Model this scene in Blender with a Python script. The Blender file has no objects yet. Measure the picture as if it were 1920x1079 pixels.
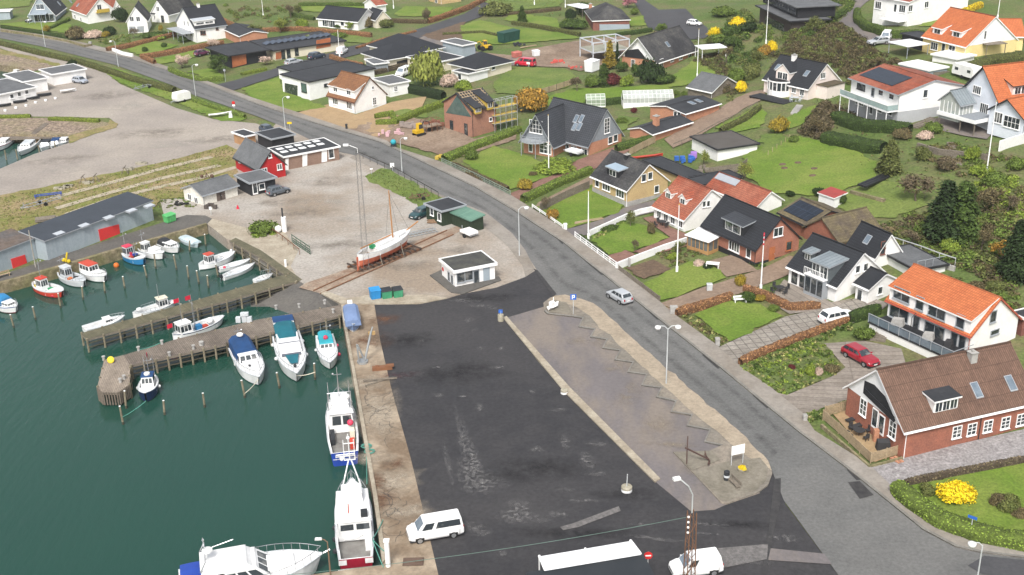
import bpy,bmesh,math,random
import numpy as np
from mathutils import Vector,Matrix
from mathutils.geometry import tessellate_polygon
R=math.radians
rnd=random.Random(7)
S=bpy.context.scene
COL=S.collection
# ---------------------------------------------------------------- camera
FPX,HCAM=2231.0,62.1
_dn=np.array([122.0,-5256.0,-2231.0]);_dn/=np.linalg.norm(_dn)
_Z=-_dn
_Y=np.array([0,0,-1.0]);_Y=_Y-_Z*_Y.dot(_Z);_Y/=np.linalg.norm(_Y)
_X=np.cross(_Y,_Z)
RW=np.array([_X,_Y,_Z])
CAM=np.array([0,0,HCAM])
cd=bpy.data.cameras.new('camera');cam=bpy.data.objects.new('camera',cd);COL.objects.link(cam)
cd.sensor_width=36;cd.lens=36*FPX/1920;cd.clip_end=9000;cd.clip_start=1
cam.matrix_world=Matrix([[*RW[0],0],[*RW[1],0],[*RW[2],HCAM],[0,0,0,1]])
S.camera=cam
# ---------------------------------------------------------------- daylight
SUN_EL,SUN_AZ=R(50),R(190)
w=bpy.data.worlds.new('World');S.world=w;w.use_nodes=True
nt=w.node_tree;bg=nt.nodes['Background']
sky=nt.nodes.new('ShaderNodeTexSky');sky.sky_type='NISHITA';sky.sun_disc=False
sky.sun_elevation=SUN_EL;sky.sun_rotation=SUN_AZ;sky.air_density=1.0;sky.dust_density=4.0;sky.ozone_density=1.0
hs=nt.nodes.new('ShaderNodeHueSaturation');hs.inputs['Saturation'].default_value=.34
nt.links.new(sky.outputs[0],hs.inputs['Color']);nt.links.new(hs.outputs[0],bg.inputs['Color'])
bg.inputs['Strength'].default_value=.135
sd=bpy.data.lights.new('sun','SUN');sd.energy=2.0;sd.angle=R(14);sd.color=(1,.965,.91)
sun=bpy.data.objects.new('sun',sd);COL.objects.link(sun)
_sv=Vector((math.sin(SUN_AZ)*math.cos(SUN_EL),math.cos(SUN_AZ)*math.cos(SUN_EL),math.sin(SUN_EL)))
sun.rotation_euler=_sv.to_track_quat('Z','Y').to_euler()
S.view_settings.view_transform='Standard';S.view_settings.look='None'
S.cycles.transparent_max_bounces=24;S.view_settings.exposure=0.72;S.view_settings.gamma=1
# ---------------------------------------------------------------- picture point -> place on the land
def ray(px,py):
 return RW@np.array([(px-960)/FPX,-(py-539.5)/FPX,-1.0])
def GZ(px,py,z=0.0):
 d=ray(px,py);t=(z-HCAM)/d[2]
 return CAM+d*t
CTRL=[(1500,300,3.2),(1600,300,4),(1420,330,2.2),(1540,400,2.6),(1700,370,4.2),(1800,330,6.5),(1790,440,4.5),(1900,430,5.5),(1880,340,7),(1900,520,3.2),(1850,270,8),(1900,300,8),(1740,300,6),(1680,240,7),(1760,215,8),(1610,215,6),(1500,195,5.5),(1430,185,5),(1560,240,5),(1460,245,4),(1660,80,9.5),(1800,115,10),(1880,110,10.5),(1730,130,9),(1700,50,10.5),(1860,40,11.5),(1900,10,12),(1580,60,8.5),(1540,100,7),(1480,50,6),(1420,30,4.5),(1380,110,3),(1300,60,2.2),(1240,130,2),(1300,150,2.4),(1180,60,1.6),(1110,60,1.4),(1100,120,1.2),(1100,200,1),(1240,220,1.6),(1340,220,2.6),(1290,270,1.8),(1400,260,3),(1340,290,1.6),(1240,320,1),(1110,330,.5),(1000,280,.6),(900,250,.6),(950,180,1),(800,180,.8),(680,195,.6),(560,180,.4),(740,130,1),(860,100,1.2),(930,40,1.5),(760,40,1.5),(650,60,1.2),(500,100,.8),(400,70,1),(250,60,.8),(100,40,.6),(60,0,1),(400,0,1.5),(700,0,2),(1000,0,2),(1200,0,2.5),(1350,0,3),(1500,0,6.5),(1640,0,10.5),(1780,0,12),(1340,430,.6),(1440,430,1),(1540,440,1.8),(1640,480,2.2),(1700,450,3),(1780,520,2.6),(1480,530,.5),(1400,580,.3),(1560,590,.8),(1660,640,.9),(1820,690,.9),(1720,560,1.8),(1880,640,1.6),(1560,720,.3),(1700,780,.3),(1860,760,.6),(1800,900,.3),(1920,960,.4),(1920,800,.5),(1250,400,.5),(1160,380,.4),(1300,470,.3)]
_cp=np.array([[*GZ(a,b,h)[:2],h]for a,b,h in CTRL])
ROAD_R=[(-160,22),(0,58),(140,86),(240,110),(350,145),(480,196),(590,232),(712,268),(792,305),(890,352),(960,394),(1057,457),(1097,490),(1132,517),(1185,560),(1235,600),(1350,691),(1440,765),(1495,810),(1590,882),(1662,940),(1730,995),(1790,1027),(1838,1038),(1920,1048),(2100,1066)]
_rr=np.array([GZ(*p)[:2]for p in ROAD_R])
def _segd(P,poly):
 """signed distance of points P (n,2) to a polyline: positive on its inland side"""
 best=np.full(len(P),1e9);sg=np.ones(len(P))
 for a,b in zip(poly[:-1],poly[1:]):
  ab=b-a;t=np.clip(((P-a)@ab)/(ab@ab),0,1);q=P-(a+t[:,None]*ab)
  d=np.hypot(q[:,0],q[:,1]);s=ab[0]*(P[:,1]-a[1])-ab[1]*(P[:,0]-a[0])
  m=d<best;best[m]=d[m];sg[m]=np.sign(s[m])
 return best*sg
def hts(P):
 P=np.asarray(P,float).reshape(-1,2)
 d2=((P[:,None,:]-_cp[None,:,:2])**2).sum(2)
 wt=1/(d2+40)**1.7
 h=(wt*_cp[None,:,2]).sum(1)/wt.sum(1)
 t=np.clip((_segd(P,_rr)-4)/22,0,1);t=t*t*(3-2*t)
 return h*t
def H(x,y):return float(hts([[x,y]])[0])
def G(px,py,dz=0.0):
 """where the sight line of a picture point meets the land"""
 z=dz
 for _ in range(14):
  p=GZ(px,py,z);z=.5*z+.5*(H(p[0],p[1])+dz)
 p=GZ(px,py,z);return Vector((p[0],p[1],z))
def rise(P,py):
 """height above P at which its vertical passes picture row py"""
 c0=RW.T@(np.array(P)-CAM);k=RW.T@np.array([0,0,1.0]);q=(539.5-py)/FPX
 return(q*(-c0[2])-c0[1])/(k[1]+q*k[2])
 # ---------------------------------------------------------------- objects
def tag(o,label=None,cat=None,group=None,kind=None):
 if label:o['label']=label
 if cat:o['category']=cat
 if group:o['group']=group
 if kind:o['kind']=kind
 return o
def empty(name,loc,rz=0.0,label=None,cat=None,group=None):
 o=bpy.data.objects.new(name,None);COL.objects.link(o);o.empty_display_size=.3
 o.location=loc;o.rotation_euler=(0,0,rz)
 return tag(o,label,cat,group)
def inst(name,me,parent=None,loc=(0,0,0),rot=(0,0,0),sc=(1,1,1)):
 o=bpy.data.objects.new(name,me);COL.objects.link(o);o.parent=parent
 o.location=loc;o.rotation_euler=rot;o.scale=sc if hasattr(sc,'__len__')else(sc,)*3
 return o
class MB:
 """collects faces, then builds ONE mesh"""
 def __init__(s):s.v=[];s.f=[];s.m=[];s.uv={}
 def add(s,vs,fs,mi=0):
  n=len(s.v);s.v+=[tuple(v)for v in vs];s.f+=[tuple(i+n for i in f)for f in fs];s.m+=[mi]*len(fs);return s
 def box(s,x0,y0,z0,x1,y1,z1,mi=0):
  return s.add([(x0,y0,z0),(x1,y0,z0),(x1,y1,z0),(x0,y1,z0),(x0,y0,z1),(x1,y0,z1),(x1,y1,z1),(x0,y1,z1)],[(0,3,2,1),(4,5,6,7),(0,1,5,4),(1,2,6,5),(2,3,7,6),(3,0,4,7)],mi)
 def cbox(s,cx,cy,cz,sx,sy,sz,mi=0):return s.box(cx-sx/2,cy-sy/2,cz-sz/2,cx+sx/2,cy+sy/2,cz+sz/2,mi)
 def hexa(s,lo,hi,mi=0):
  n=len(lo)
  return s.add(list(lo)+list(hi),[tuple(range(n-1,-1,-1)),tuple(range(n,2*n))]+[(i,(i+1)%n,n+(i+1)%n,n+i)for i in range(n)],mi)
 def prism(s,poly,z0,z1,mi=0):return s.hexa([(x,y,z0)for x,y in poly],[(x,y,z1)for x,y in poly],mi)
 def tube(s,pts,r,mi=0,n=6,r2=None):
  pts=[Vector(p)for p in pts];k=len(pts);rings=[]
  for i,p in enumerate(pts):
   t=(pts[min(i+1,k-1)]-pts[max(i-1,0)]).normalized()
   a=t.orthogonal().normalized();b=t.cross(a)
   rr=r if r2 is None else r+(r2-r)*i/max(1,k-1)
   if i and rings:
    a0=(Vector(rings[-1][0])-pts[i-1]);a0-=t*a0.dot(t)
    if a0.length>1e-6:a=a0.normalized();b=t.cross(a)
   rings.append([p+(a*math.cos(2*math.pi*j/n)+b*math.sin(2*math.pi*j/n))*rr for j in range(n)])
  vs=[v for rg in rings for v in rg];fs=[]
  for i in range(k-1):
   for j in range(n):fs.append((i*n+j,i*n+(j+1)%n,(i+1)*n+(j+1)%n,(i+1)*n+j))
  fs+=[tuple(range(n-1,-1,-1)),tuple((k-1)*n+j for j in range(n))]
  return s.add(vs,fs,mi)
 def lathe(s,prof,c=(0,0,0),n=16,mi=0):
  vs=[];fs=[];k=len(prof)
  for r,z in prof:
   vs+=[(c[0]+r*math.cos(2*math.pi*j/n),c[1]+r*math.sin(2*math.pi*j/n),c[2]+z)for j in range(n)]
  for i in range(k-1):
   for j in range(n):fs.append((i*n+j,i*n+(j+1)%n,(i+1)*n+(j+1)%n,(i+1)*n+j))
  if prof[0][0]>1e-4:fs.append(tuple(range(n-1,-1,-1)))
  if prof[-1][0]>1e-4:fs.append(tuple((k-1)*n+j for j in range(n)))
  return s.add(vs,fs,mi)
 def ball(s,c,r,mi=0,n=10,sz=1.0):
  return s.lathe([(r*math.sin(math.pi*i/6),-r*sz*math.cos(math.pi*i/6))for i in range(7)],c,n,mi)
 def loft(s,rings,mi=0,cap=True,closed=True):
  n=len(rings[0]);vs=[p for r_ in rings for p in r_];fs=[]
  for i in range(len(rings)-1):
   for j in range(n if closed else n-1):fs.append((i*n+j,i*n+(j+1)%n,(i+1)*n+(j+1)%n,(i+1)*n+j))
  if cap:fs+=[tuple(range(n-1,-1,-1)),tuple((len(rings)-1)*n+j for j in range(n))]
  return s.add(vs,fs,mi)
 def quad(s,a,b,c,d,mi=0,uv=None):
  s.add([a,b,c,d],[(0,1,2,3)],mi)
  if uv:s.uv[len(s.f)-1]=uv
  return s
 def mesh(s,name,mats,smooth=False):
  me=bpy.data.meshes.new(name);me.from_pydata(s.v,[],s.f)
  if not isinstance(mats,(list,tuple)):mats=[mats]
  for m_ in mats:me.materials.append(m_)
  me.polygons.foreach_set('material_index',s.m)
  if smooth:me.polygons.foreach_set('use_smooth',[True]*len(s.f))
  if s.uv:
   l=me.uv_layers.new(name='UVMap').data
   for fi,uv in s.uv.items():
    for li,q in zip(me.polygons[fi].loop_indices,uv):l[li].uv=q
  me.update();return me
 def build(s,name,mats,parent=None,smooth=False,loc=(0,0,0),rz=0.0):
  return inst(name,s.mesh(name,mats,smooth),parent,loc,(0,0,rz))
  # ---------------------------------------------------------------- materials
MATS={}
def mat(name,c,rough=.8,c2=None,sc=.6,var=.25,fine=12.0,fv=.1,bump=0.0,metal=0.0,spec=.3,tile=None,stretch=None,rand=0.0,coord='Object',c3=None,sc3=.08,emit=None,cut=(.35,.65),coat=0,cut3=(.42,.62),tdep=.75):
 if name in MATS:return MATS[name]
 m=bpy.data.materials.new(name);m.use_nodes=True;N=m.node_tree.nodes;L=m.node_tree.links
 b=N['Principled BSDF'];b.inputs['Roughness'].default_value=rough;b.inputs['Metallic'].default_value=metal
 b.inputs['Specular IOR Level'].default_value=spec
 if coat:b.inputs['Coat Weight'].default_value=coat;b.inputs['Coat Roughness'].default_value=.08
 def mix(f,a,q,t='MIX'):
  n=N.new('ShaderNodeMix');n.data_type='RGBA';n.blend_type=t
  for s_,v in((0,f),(6,a),(7,q)):
   if hasattr(v,'links'):L.new(v,n.inputs[s_])
   else:n.inputs[s_].default_value=v if s_==0 else(*v,1)if len(v)==3 else v
  return n.outputs[2]
 tc=N.new('ShaderNodeTexCoord');vec=tc.outputs[coord]
 if coord=='Object' and tile is None:
  g=N.new('ShaderNodeNewGeometry');vec=g.outputs['Position']
 if stretch:
  mp=N.new('ShaderNodeMapping');L.new(vec,mp.inputs[0]);mp.inputs['Scale'].default_value=stretch[:3]
  if len(stretch)>3:mp.inputs['Rotation'].default_value=(0,0,stretch[3])
  svec=mp.outputs[0]
 else:svec=vec
 def noise(scale,det=6,rg=.6,v=None):
  n=N.new('ShaderNodeTexNoise');n.inputs['Scale'].default_value=scale;n.inputs['Detail'].default_value=det;n.inputs['Roughness'].default_value=rg
  L.new(v or svec,n.inputs['Vector']);return n.outputs['Fac']
 def ramp(f,a,q):
  r_=N.new('ShaderNodeMapRange');L.new(f,r_.inputs[0]);r_.inputs[1].default_value=a;r_.inputs[2].default_value=q;return r_.outputs[0]
 c2=c2 or tuple(x*(1-var)for x in c)
 col=mix(ramp(noise(sc),*cut),c,c2)
 if c3:col=mix(ramp(noise(sc3,5,.65),*cut3),col,c3)
 if fv:
  f=noise(fine,3,.7,vec);fr=ramp(f,.3,.7)
  col=mix(1.0,col,mix(fr,(1-fv,)*3,(1+fv,)*3),'MULTIPLY')
 hgt=None
 if tile:
  uvm=N.new('ShaderNodeUVMap');br=N.new('ShaderNodeTexBrick');L.new(uvm.outputs[0],br.inputs['Vector'])
  br.inputs['Scale'].default_value=1;br.inputs['Brick Width'].default_value=tile[0];br.inputs['Row Height'].default_value=tile[1]
  br.inputs['Mortar Size'].default_value=tile[2];br.inputs['Mortar Smooth'].default_value=.6;br.offset=tile[3]if len(tile)>3 else 0.0
  br.inputs['Color1'].default_value=(1,1,1,1);br.inputs['Color2'].default_value=(.8,.8,.8,1);br.inputs['Mortar'].default_value=(1-tdep,)*3+(1,)
  col=mix(1.0,col,br.outputs['Color'],'MULTIPLY')
 if rand:
  oi=N.new('ShaderNodeNewGeometry');rr=ramp(oi.outputs['Random Per Island'],0,1)
  col=mix(1.0,col,mix(rr,(1-rand,)*3,(1+rand,1+rand,1+rand*.6)),'MULTIPLY')
 L.new(col,b.inputs['Base Color'])
 if bump:
  bp=N.new('ShaderNodeBump');bp.inputs['Strength'].default_value=min(1,bump);bp.inputs['Distance'].default_value=.06
  L.new(noise(fine*.5,5,.7,vec),bp.inputs['Height']);L.new(bp.outputs[0],b.inputs['Normal'])
 if emit:b.inputs['Emission Color'].default_value=(*emit[0],1);b.inputs['Emission Strength'].default_value=emit[1]
 MATS[name]=m;return m
 # ---------------------------------------------------------------- surfaces
A_ROAD=mat('road_asphalt',(.122,.122,.118),.9,(.104,.104,.101),.25,fine=3,fv=.18,c3=(.14,.138,.132),sc3=.07,bump=.3)
A_DARK=mat('dark_asphalt',(.029,.0285,.031),.8,(.036,.035,.037),.4,fine=2.2,fv=.22,c3=(.044,.042,.043),sc3=.05,bump=.25)
A_SIDE=mat('side_asphalt',(.062,.062,.066),.85,(.05,.05,.054),.2,fine=3,fv=.15,bump=.2)
A_PARK=mat('parking_asphalt',(.15,.135,.135),.9,(.115,.105,.105),.12,fine=2.5,fv=.12,c3=(.185,.158,.135),sc3=.2,bump=.2,stretch=(1,.35,1,.55))
A_QUAYD=mat('old_quay_asphalt',(.085,.08,.074),.9,(.11,.103,.092),.3,fine=3,fv=.2,bump=.2)
PAVE=mat('pavement_slabs',(.27,.245,.215),.9,(.22,.2,.175),.35,fine=2.2,fv=.14,c3=(.19,.165,.135),sc3=.1,bump=.2)
KERB=mat('kerb_stone',(.2,.19,.17),.9,fine=4,fv=.2)
SANDV=mat('sandy_verge',(.335,.28,.21),.95,(.26,.215,.16),.5,fine=3,fv=.2,bump=.4);MOSSV=mat('mossy_verge',(.18,.163,.138),.95,(.145,.132,.108),.4,fine=3,fv=.25,c3=(.24,.205,.165),sc3=.12,bump=.4)
PLATF=mat('verge_slab',(.2,.18,.145),.95,(.15,.135,.105),.5,fine=3,fv=.2,bump=.3)
GRAVEL=mat('harbour_gravel',(.35,.325,.29),.95,(.29,.265,.235),.22,fine=2.6,fv=.24,c3=(.235,.19,.145),sc3=.045,bump=.5)
GRAVEL2=mat('grey_gravel',(.27,.24,.212),.95,(.23,.203,.18),.15,fine=2.4,fv=.2,c3=(.31,.275,.235),sc3=.05,bump=.5)
QUAY=mat('quay_concrete',(.38,.315,.235),.9,(.215,.165,.115),.3,fine=2.4,fv=.24,c3=(.165,.12,.08),sc3=.13,bump=.4,cut=(.38,.62))
CONC=mat('pale_concrete',(.36,.32,.25),.9,(.26,.22,.165),.5,fine=3,fv=.2,bump=.3)
STONEW=mat('mossy_stone_wall',(.27,.22,.14),.95,(.12,.105,.06),1.1,fine=2.5,fv=.35,c3=(.16,.15,.07),sc3=.3,bump=.8)
RUST=mat('slipway_rust',(.2,.13,.09),.95,(.29,.235,.18),.5,fine=3,fv=.3,bump=.4)
LAWN=mat('lawn_turf',(.112,.178,.021),.95,(.085,.142,.016),.3,fine=3.5,fv=.3,c3=(.15,.19,.036),sc3=.1,bump=.5)
LAWN2=mat('meadow_turf',(.11,.16,.027),.95,(.075,.115,.026),.3,fine=2.6,fv=.3,c3=(.13,.165,.04),sc3=.09,bump=.5)
ROUGH=mat('rough_grass',(.145,.16,.036),.95,(.19,.155,.065),.25,fine=2.2,fv=.35,c3=(.25,.19,.1),sc3=.1,bump=.6,cut3=(.48,.6))
SCRUB=mat('garden_ground',(.095,.13,.034),.95,(.13,.115,.055),.3,fine=2.2,fv=.4,c3=(.075,.115,.026),sc3=.07,bump=.6)
SOIL=mat('bare_soil',(.125,.085,.055),.95,(.095,.065,.044),.6,fine=2.5,fv=.3,bump=.6)
EARTH=mat('building_site_earth',(.19,.135,.095),.95,(.14,.1,.072),.3,fine=2.2,fv=.3,c3=(.25,.19,.14),sc3=.12,bump=.6)
TAN=mat('tan_gravel',(.33,.235,.13),.95,(.28,.195,.11),.4,fine=2.5,fv=.15,bump=.4)
BRICKP=mat('red_brick_paving',(.21,.118,.09),.9,(.165,.09,.07),.7,fine=3,fv=.25,bump=.3)
SETTS=mat('granite_setts',(.3,.285,.28),.9,(.19,.175,.175),1.6,fine=4,fv=.4,c3=(.24,.225,.22),sc3=.3,bump=.7)
PAVER=mat('driveway_pavers',(.29,.265,.23),.9,(.23,.205,.175),.5,fine=3,fv=.25,tile=(1.1,1.1,.1),tdep=.5)
PAVER2=mat('strip_pavers',(.27,.235,.2),.9,(.21,.18,.15),.5,fine=3,fv=.2,tile=(9,.9,.1),tdep=.35)
LANE=mat('lane_gravel',(.225,.165,.12),.95,(.185,.135,.1),.5,fine=2.5,fv=.2,bump=.3)
ROCKS=mat('rock_bank',(.3,.23,.175),.95,(.13,.1,.075),1.1,fine=2.5,fv=.5,c3=(.2,.17,.1),sc3=.1,bump=1,cut=(.42,.58))
PALE=mat('pale_track',(.37,.32,.24),.95,(.3,.26,.19),.6,fine=3,fv=.25)
WORN=mat('worn_patch',(.155,.145,.14),.9,(.1,.095,.092),1.6,fine=3,fv=.3)
TAR=mat('tar_seam',(.03,.029,.03),.7,(.05,.048,.047),1.5)
wm=bpy.data.materials.new('harbour_water');wm.use_nodes=True
N=wm.node_tree.nodes;L=wm.node_tree.links;b=N['Principled BSDF']
b.inputs['Roughness'].default_value=.035;b.inputs['IOR'].default_value=1.33;b.inputs['Specular IOR Level'].default_value=.5
g=N.new('ShaderNodeNewGeometry')
n3=N.new('ShaderNodeTexNoise');n3.inputs['Scale'].default_value=.02;n3.inputs['Detail'].default_value=4;L.new(g.outputs['Position'],n3.inputs['Vector'])
mx=N.new('ShaderNodeMix');mx.data_type='RGBA';L.new(n3.outputs['Fac'],mx.inputs[0]);mx.inputs[6].default_value=(.009,.041,.033,1);mx.inputs[7].default_value=(.016,.06,.04,1)
L.new(mx.outputs[2],b.inputs['Base Color'])
def _wave(sx,sy,rot,sc):
 mp=N.new('ShaderNodeMapping');mp.inputs['Scale'].default_value=(sx,sy,1);mp.inputs['Rotation'].default_value=(0,0,rot);L.new(g.outputs['Position'],mp.inputs[0])
 n=N.new('ShaderNodeTexNoise');n.inputs['Scale'].default_value=sc;n.inputs['Detail'].default_value=4;n.inputs['Roughness'].default_value=.6;L.new(mp.outputs[0],n.inputs['Vector']);return n.outputs['Fac']
ad=N.new('ShaderNodeMath');ad.operation='ADD';L.new(_wave(1.6,.35,.55,.55),ad.inputs[0])
ml=N.new('ShaderNodeMath');ml.operation='MULTIPLY';ml.inputs[1].default_value=.35;L.new(_wave(1.4,.5,.2,1.7),ml.inputs[0]);L.new(ml.outputs[0],ad.inputs[1])
bp=N.new('ShaderNodeBump');bp.inputs['Strength'].default_value=.24;bp.inputs['Distance'].default_value=.32;L.new(ad.outputs[0],bp.inputs['Height']);L.new(bp.outputs[0],b.inputs['Normal'])
ZW=-1.6
WATER_MAIN=[(-80,552),(0,532),(60,516),(120,499),(225,468),(388,421),(425,449),(440,452),(562,528),(600,550),(640,572),(641,591),(660,697),(679,810),(700,935),(717,1060),(583,1079),(560,1140),(-200,1140)]
WATER_M1=[(-60,250),(0,250),(132,252),(160,248),(125,270),(62,290),(0,317),(-60,330)]
WATER_M2=[(-60,118),(0,121),(40,126),(45,140),(0,152),(-60,160)]
HOLES=[[GZ(*p)[:2]for p in w_]for w_ in(WATER_MAIN,WATER_M1,WATER_M2)]
def inpoly(P,poly):
 x,y=P[:,0],P[:,1];c=np.zeros(len(P),bool);n=len(poly)
 for i in range(n):
  (x0,y0),(x1,y1)=poly[i],poly[i-1]
  k=((y0>y)!=(y1>y))
  with np.errstate(divide='ignore',invalid='ignore'):c^=k&(x<(x1-x0)*(y-y0)/(y1-y0)+x0)
 return c
 # land: one sheet out to the horizon, left open over the harbour basins
def axis(a,b,st,far):
 core=list(np.arange(a,b+.1,st));d=st;lo=[a];hi=[core[-1]]
 while hi[-1]<far:d*=1.5;hi.append(hi[-1]+d);lo.append(lo[-1]-d)
 return np.array(lo[:0:-1]+core+hi[1:])
xs=axis(-170,190,3,2500);ys=axis(60,470,3,2500)
XX,YY=np.meshgrid(xs,ys);PP=np.c_[XX.ravel(),YY.ravel()]
hz=np.concatenate([hts(c)for c in np.array_split(PP,40)])
ins=np.zeros(len(PP),bool)
for h_ in HOLES:ins|=inpoly(PP,h_)
ins|=(PP[:,1]<95)&(PP[:,0]<-19)
hz-=.10;nx=len(xs);fs=[]
for j in range(len(ys)-1):
 for i in range(nx-1):
  q=(j*nx+i,j*nx+i+1,(j+1)*nx+i+1,(j+1)*nx+i)
  if not any(ins[k]for k in q):fs.append(q)
me=bpy.data.meshes.new('ground');me.from_pydata([(*p,z)for p,z in zip(PP.tolist(),hz.tolist())],[],fs);me.materials.append(SCRUB)
me.polygons.foreach_set('use_smooth',[True]*len(fs));me.update()
tag(inst('ground',me),'rough green ground of the village and its hillside','ground',kind='structure')
wb=MB();wb.add([(-2500,-300,ZW),(600,-300,ZW),(600,420,ZW),(-2500,420,ZW)],[(0,1,2,3)])
tag(wb.build('water',wm),'dark green rippled harbour water','water',kind='structure')
_pc=[0]
def patch(name,poly,m,lvl=1,label=None,cat=None,up=0.0,skirt=0.0,kind='structure',uvrot=None,rag=0.0):
 """a flat sheet laid over the land along a picture outline; with a skirt it becomes a slab with an edge"""
 P=[G(*p)for p in poly]
 if rag or name in('lawn','garden_soil','grass_verge','slipway_meadow'):
  rg=random.Random(len(poly)+int(poly[0][0]));Q=[];amp=rag or .22
  for a,b_ in zip(P,P[1:]+P[:1]):
   n_=max(1,int((b_-a).length/1.1));Q.append(a)
   for k in range(1,n_):q=a.lerp(b_,k/n_);q.x+=rg.gauss(0,amp);q.y+=rg.gauss(0,amp);q.z=H(q.x,q.y);Q.append(q)
  P=Q
 fl=[Vector((p.x,p.y,0))for p in P]
 hilly=max(abs(p.z)for p in P)>.03
 _pc[0]+=1;off=(.014 if hilly else .02)*lvl+up+(.02 if hilly else 0)+.00013*_pc[0]
 bm=bmesh.new();vs=[bm.verts.new(p)for p in fl]
 for t in tessellate_polygon([fl]):
  try:bm.faces.new([vs[i]for i in t])
  except ValueError:pass
 if hilly:
  st=3.0
  for ax in(0,1):
   lo=min(p[ax]for p in fl);hi=max(p[ax]for p in fl);k=math.ceil(lo/st)*st
   while k<hi:
    n_=Vector((0,0,0));n_[ax]=1;c_=Vector((0,0,0));c_[ax]=k
    bmesh.ops.bisect_plane(bm,geom=bm.verts[:]+bm.edges[:]+bm.faces[:],plane_co=c_,plane_no=n_);k+=st
  zz=hts([[v.co.x,v.co.y]for v in bm.verts])
  for v,z in zip(bm.verts,zz):v.co.z=z
 for v in bm.verts:v.co.z+=off
 bmesh.ops.recalc_face_normals(bm,faces=bm.faces)
 if sum(f.normal.z*f.calc_area()for f in bm.faces)<0:bmesh.ops.reverse_faces(bm,faces=bm.faces)
 if skirt:
  ed=[e for e in bm.edges if len(e.link_faces)==1]
  r_=bmesh.ops.extrude_edge_only(bm,edges=ed)
  for v in[x for x in r_['geom']if isinstance(x,bmesh.types.BMVert)]:v.co.z-=skirt
 if uvrot is not None:
  a=P[uvrot[0]];d=(P[uvrot[1]]-a);d.z=0;d.normalize();uv=bm.loops.layers.uv.new('UVMap')
  for f in bm.faces:
   for l in f.loops:
    q=l.vert.co-a;l[uv].uv=(q.x*d.x+q.y*d.y,-q.x*d.y+q.y*d.x)
 me=bpy.data.meshes.new(name);bm.to_mesh(me);bm.free();me.materials.append(m)
 return tag(inst(name,me),label or name.replace('_',' '),cat or name.split('_')[-1],kind=kind)
 # --- harbour side
patch('boatyard_gravel',[(386,418),(425,449),(440,452),(562,528),(600,551),(640,572),(702,573),(785,571),(840,560),(866,552),(930,540),(985,520),(1006,506),(990,482),(960,438),(912,400),(825,366),(672,290),(640,266),(600,252),(520,230),(460,290),(430,330),(345,372),(300,375),(310,415),(345,405)],GRAVEL,1,'pale beige gravel of the boatyard around the slipway','gravel',skirt=2.6)
patch('parking_gravel',[(-60,68),(0,80),(120,108),(165,117),(200,138),(225,158),(330,203),(400,224),(480,232),(540,255),(540,300),(470,305),(425,285),(337,300),(225,324),(0,369),(-60,380),(-60,331),(0,317),(62,290),(125,270),(162,248),(222,235),(205,221),(0,217),(-60,215),(-60,160),(0,153),(46,140),(110,130)],GRAVEL2,1,'wide grey-brown gravel car park by the marina','gravel',skirt=2)
patch('rocky_bank',[(-60,220),(100,222),(190,228),(222,236),(162,248),(132,254),(0,252),(-60,252)],ROCKS,2,'bank of brown boulders between the yellow hedge and the moored boats','bank',skirt=2)
patch('rocky_bank',[(-60,92),(0,98),(70,114),(112,124),(60,134),(42,128),(0,122),(-60,119)],ROCKS,2,'bank of boulders above the dark water beside the black roofed sheds','bank',skirt=2)
patch('grass_verge',[(130,256),(162,246),(200,237),(205,226),(222,233),(219,240),(170,255),(130,270)],ROUGH,4,'rough grass strip along the marina edge of the car park','grass')
patch('grass_verge',[(-60,84),(0,93),(60,106),(112,120),(110,126),(60,113),(0,101),(-60,96)],ROUGH,3,'thin strip of rough grass along the top of the rocks','grass')
patch('slipway_meadow',[(-60,378),(0,367),(225,322),(337,297),(425,272),(455,285),(442,330),(345,373),(300,373),(282,400),(262,374),(50,440),(0,456),(-60,475)],ROUGH,2,'rough yellow-green grass crossed by pale slip tracks behind the grey warehouse','grass')
for i,l_ in enumerate(([(397,295),(300,318),(210,343),(95,373)],[(412,311),(300,336),(200,364),(105,392)],[(444,314),(375,335),(292,353),(200,377),(125,403)])):
 a=[G(*p)for p in l_];o=MB()
 n=[Vector((-(a[-1]-a[0]).normalized().y,(a[-1]-a[0]).normalized().x,0))*.75]*len(a)
 for k in range(len(a)-1):o.add([a[k]-n[k],a[k+1]-n[k],a[k+1]+n[k],a[k]+n[k]],[(0,1,2,3)])
 for v in range(len(o.v)):o.v[v]=(o.v[v][0],o.v[v][1],.08+.003*i)
 tag(o.build('slip_track',PALE),['uppermost pale slip track across the rough grass','middle pale slip track across the rough grass','lowest pale slip track across the rough grass, ending near the white shed'][i],'track',kind='structure')
patch('warehouse_quay',[(-80,534),(0,517),(311,416),(350,404),(385,405),(398,411),(388,421),(225,468),(120,499),(60,516),(0,532),(-80,552)],A_QUAYD,3,'dark asphalt quay along the front of the grey warehouse','quay')
_=patch('quay_wall',[(-80,552),(0,532),(60,516),(120,499),(225,468),(388,421),(386,419),(223,465),(118,496),(58,513),(0,529),(-80,548)],STONEW,4,'mossy stone quay wall below the grey warehouse','quay wall',skirt=2.6)
patch('quay_concrete',[(640,572),(702,572),(713,640),(735,735),(770,860),(822,1079),(840,1150),(560,1150),(583,1079),(717,1060),(700,935),(679,810),(660,697),(641,591)],QUAY,3,'cracked rust stained concrete quay beside the fishing ships','quay',skirt=2.6)
patch('quay_edge',[(640,575),(645,575),(648,600),(666,697),(686,810),(708,935),(724,1052),(717,1060),(700,935),(679,810),(660,697),(641,591)],CONC,5,'pale concrete coping along the edge of the quay','quay edge',up=.14,skirt=.4)
patch('concrete_apron',[(386,419),(398,411),(470,430),(520,420),(560,470),(545,500),(562,528),(440,452),(425,449)],CONC,2,'pale concrete apron at the inner corner of the harbour basin','apron')
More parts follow.
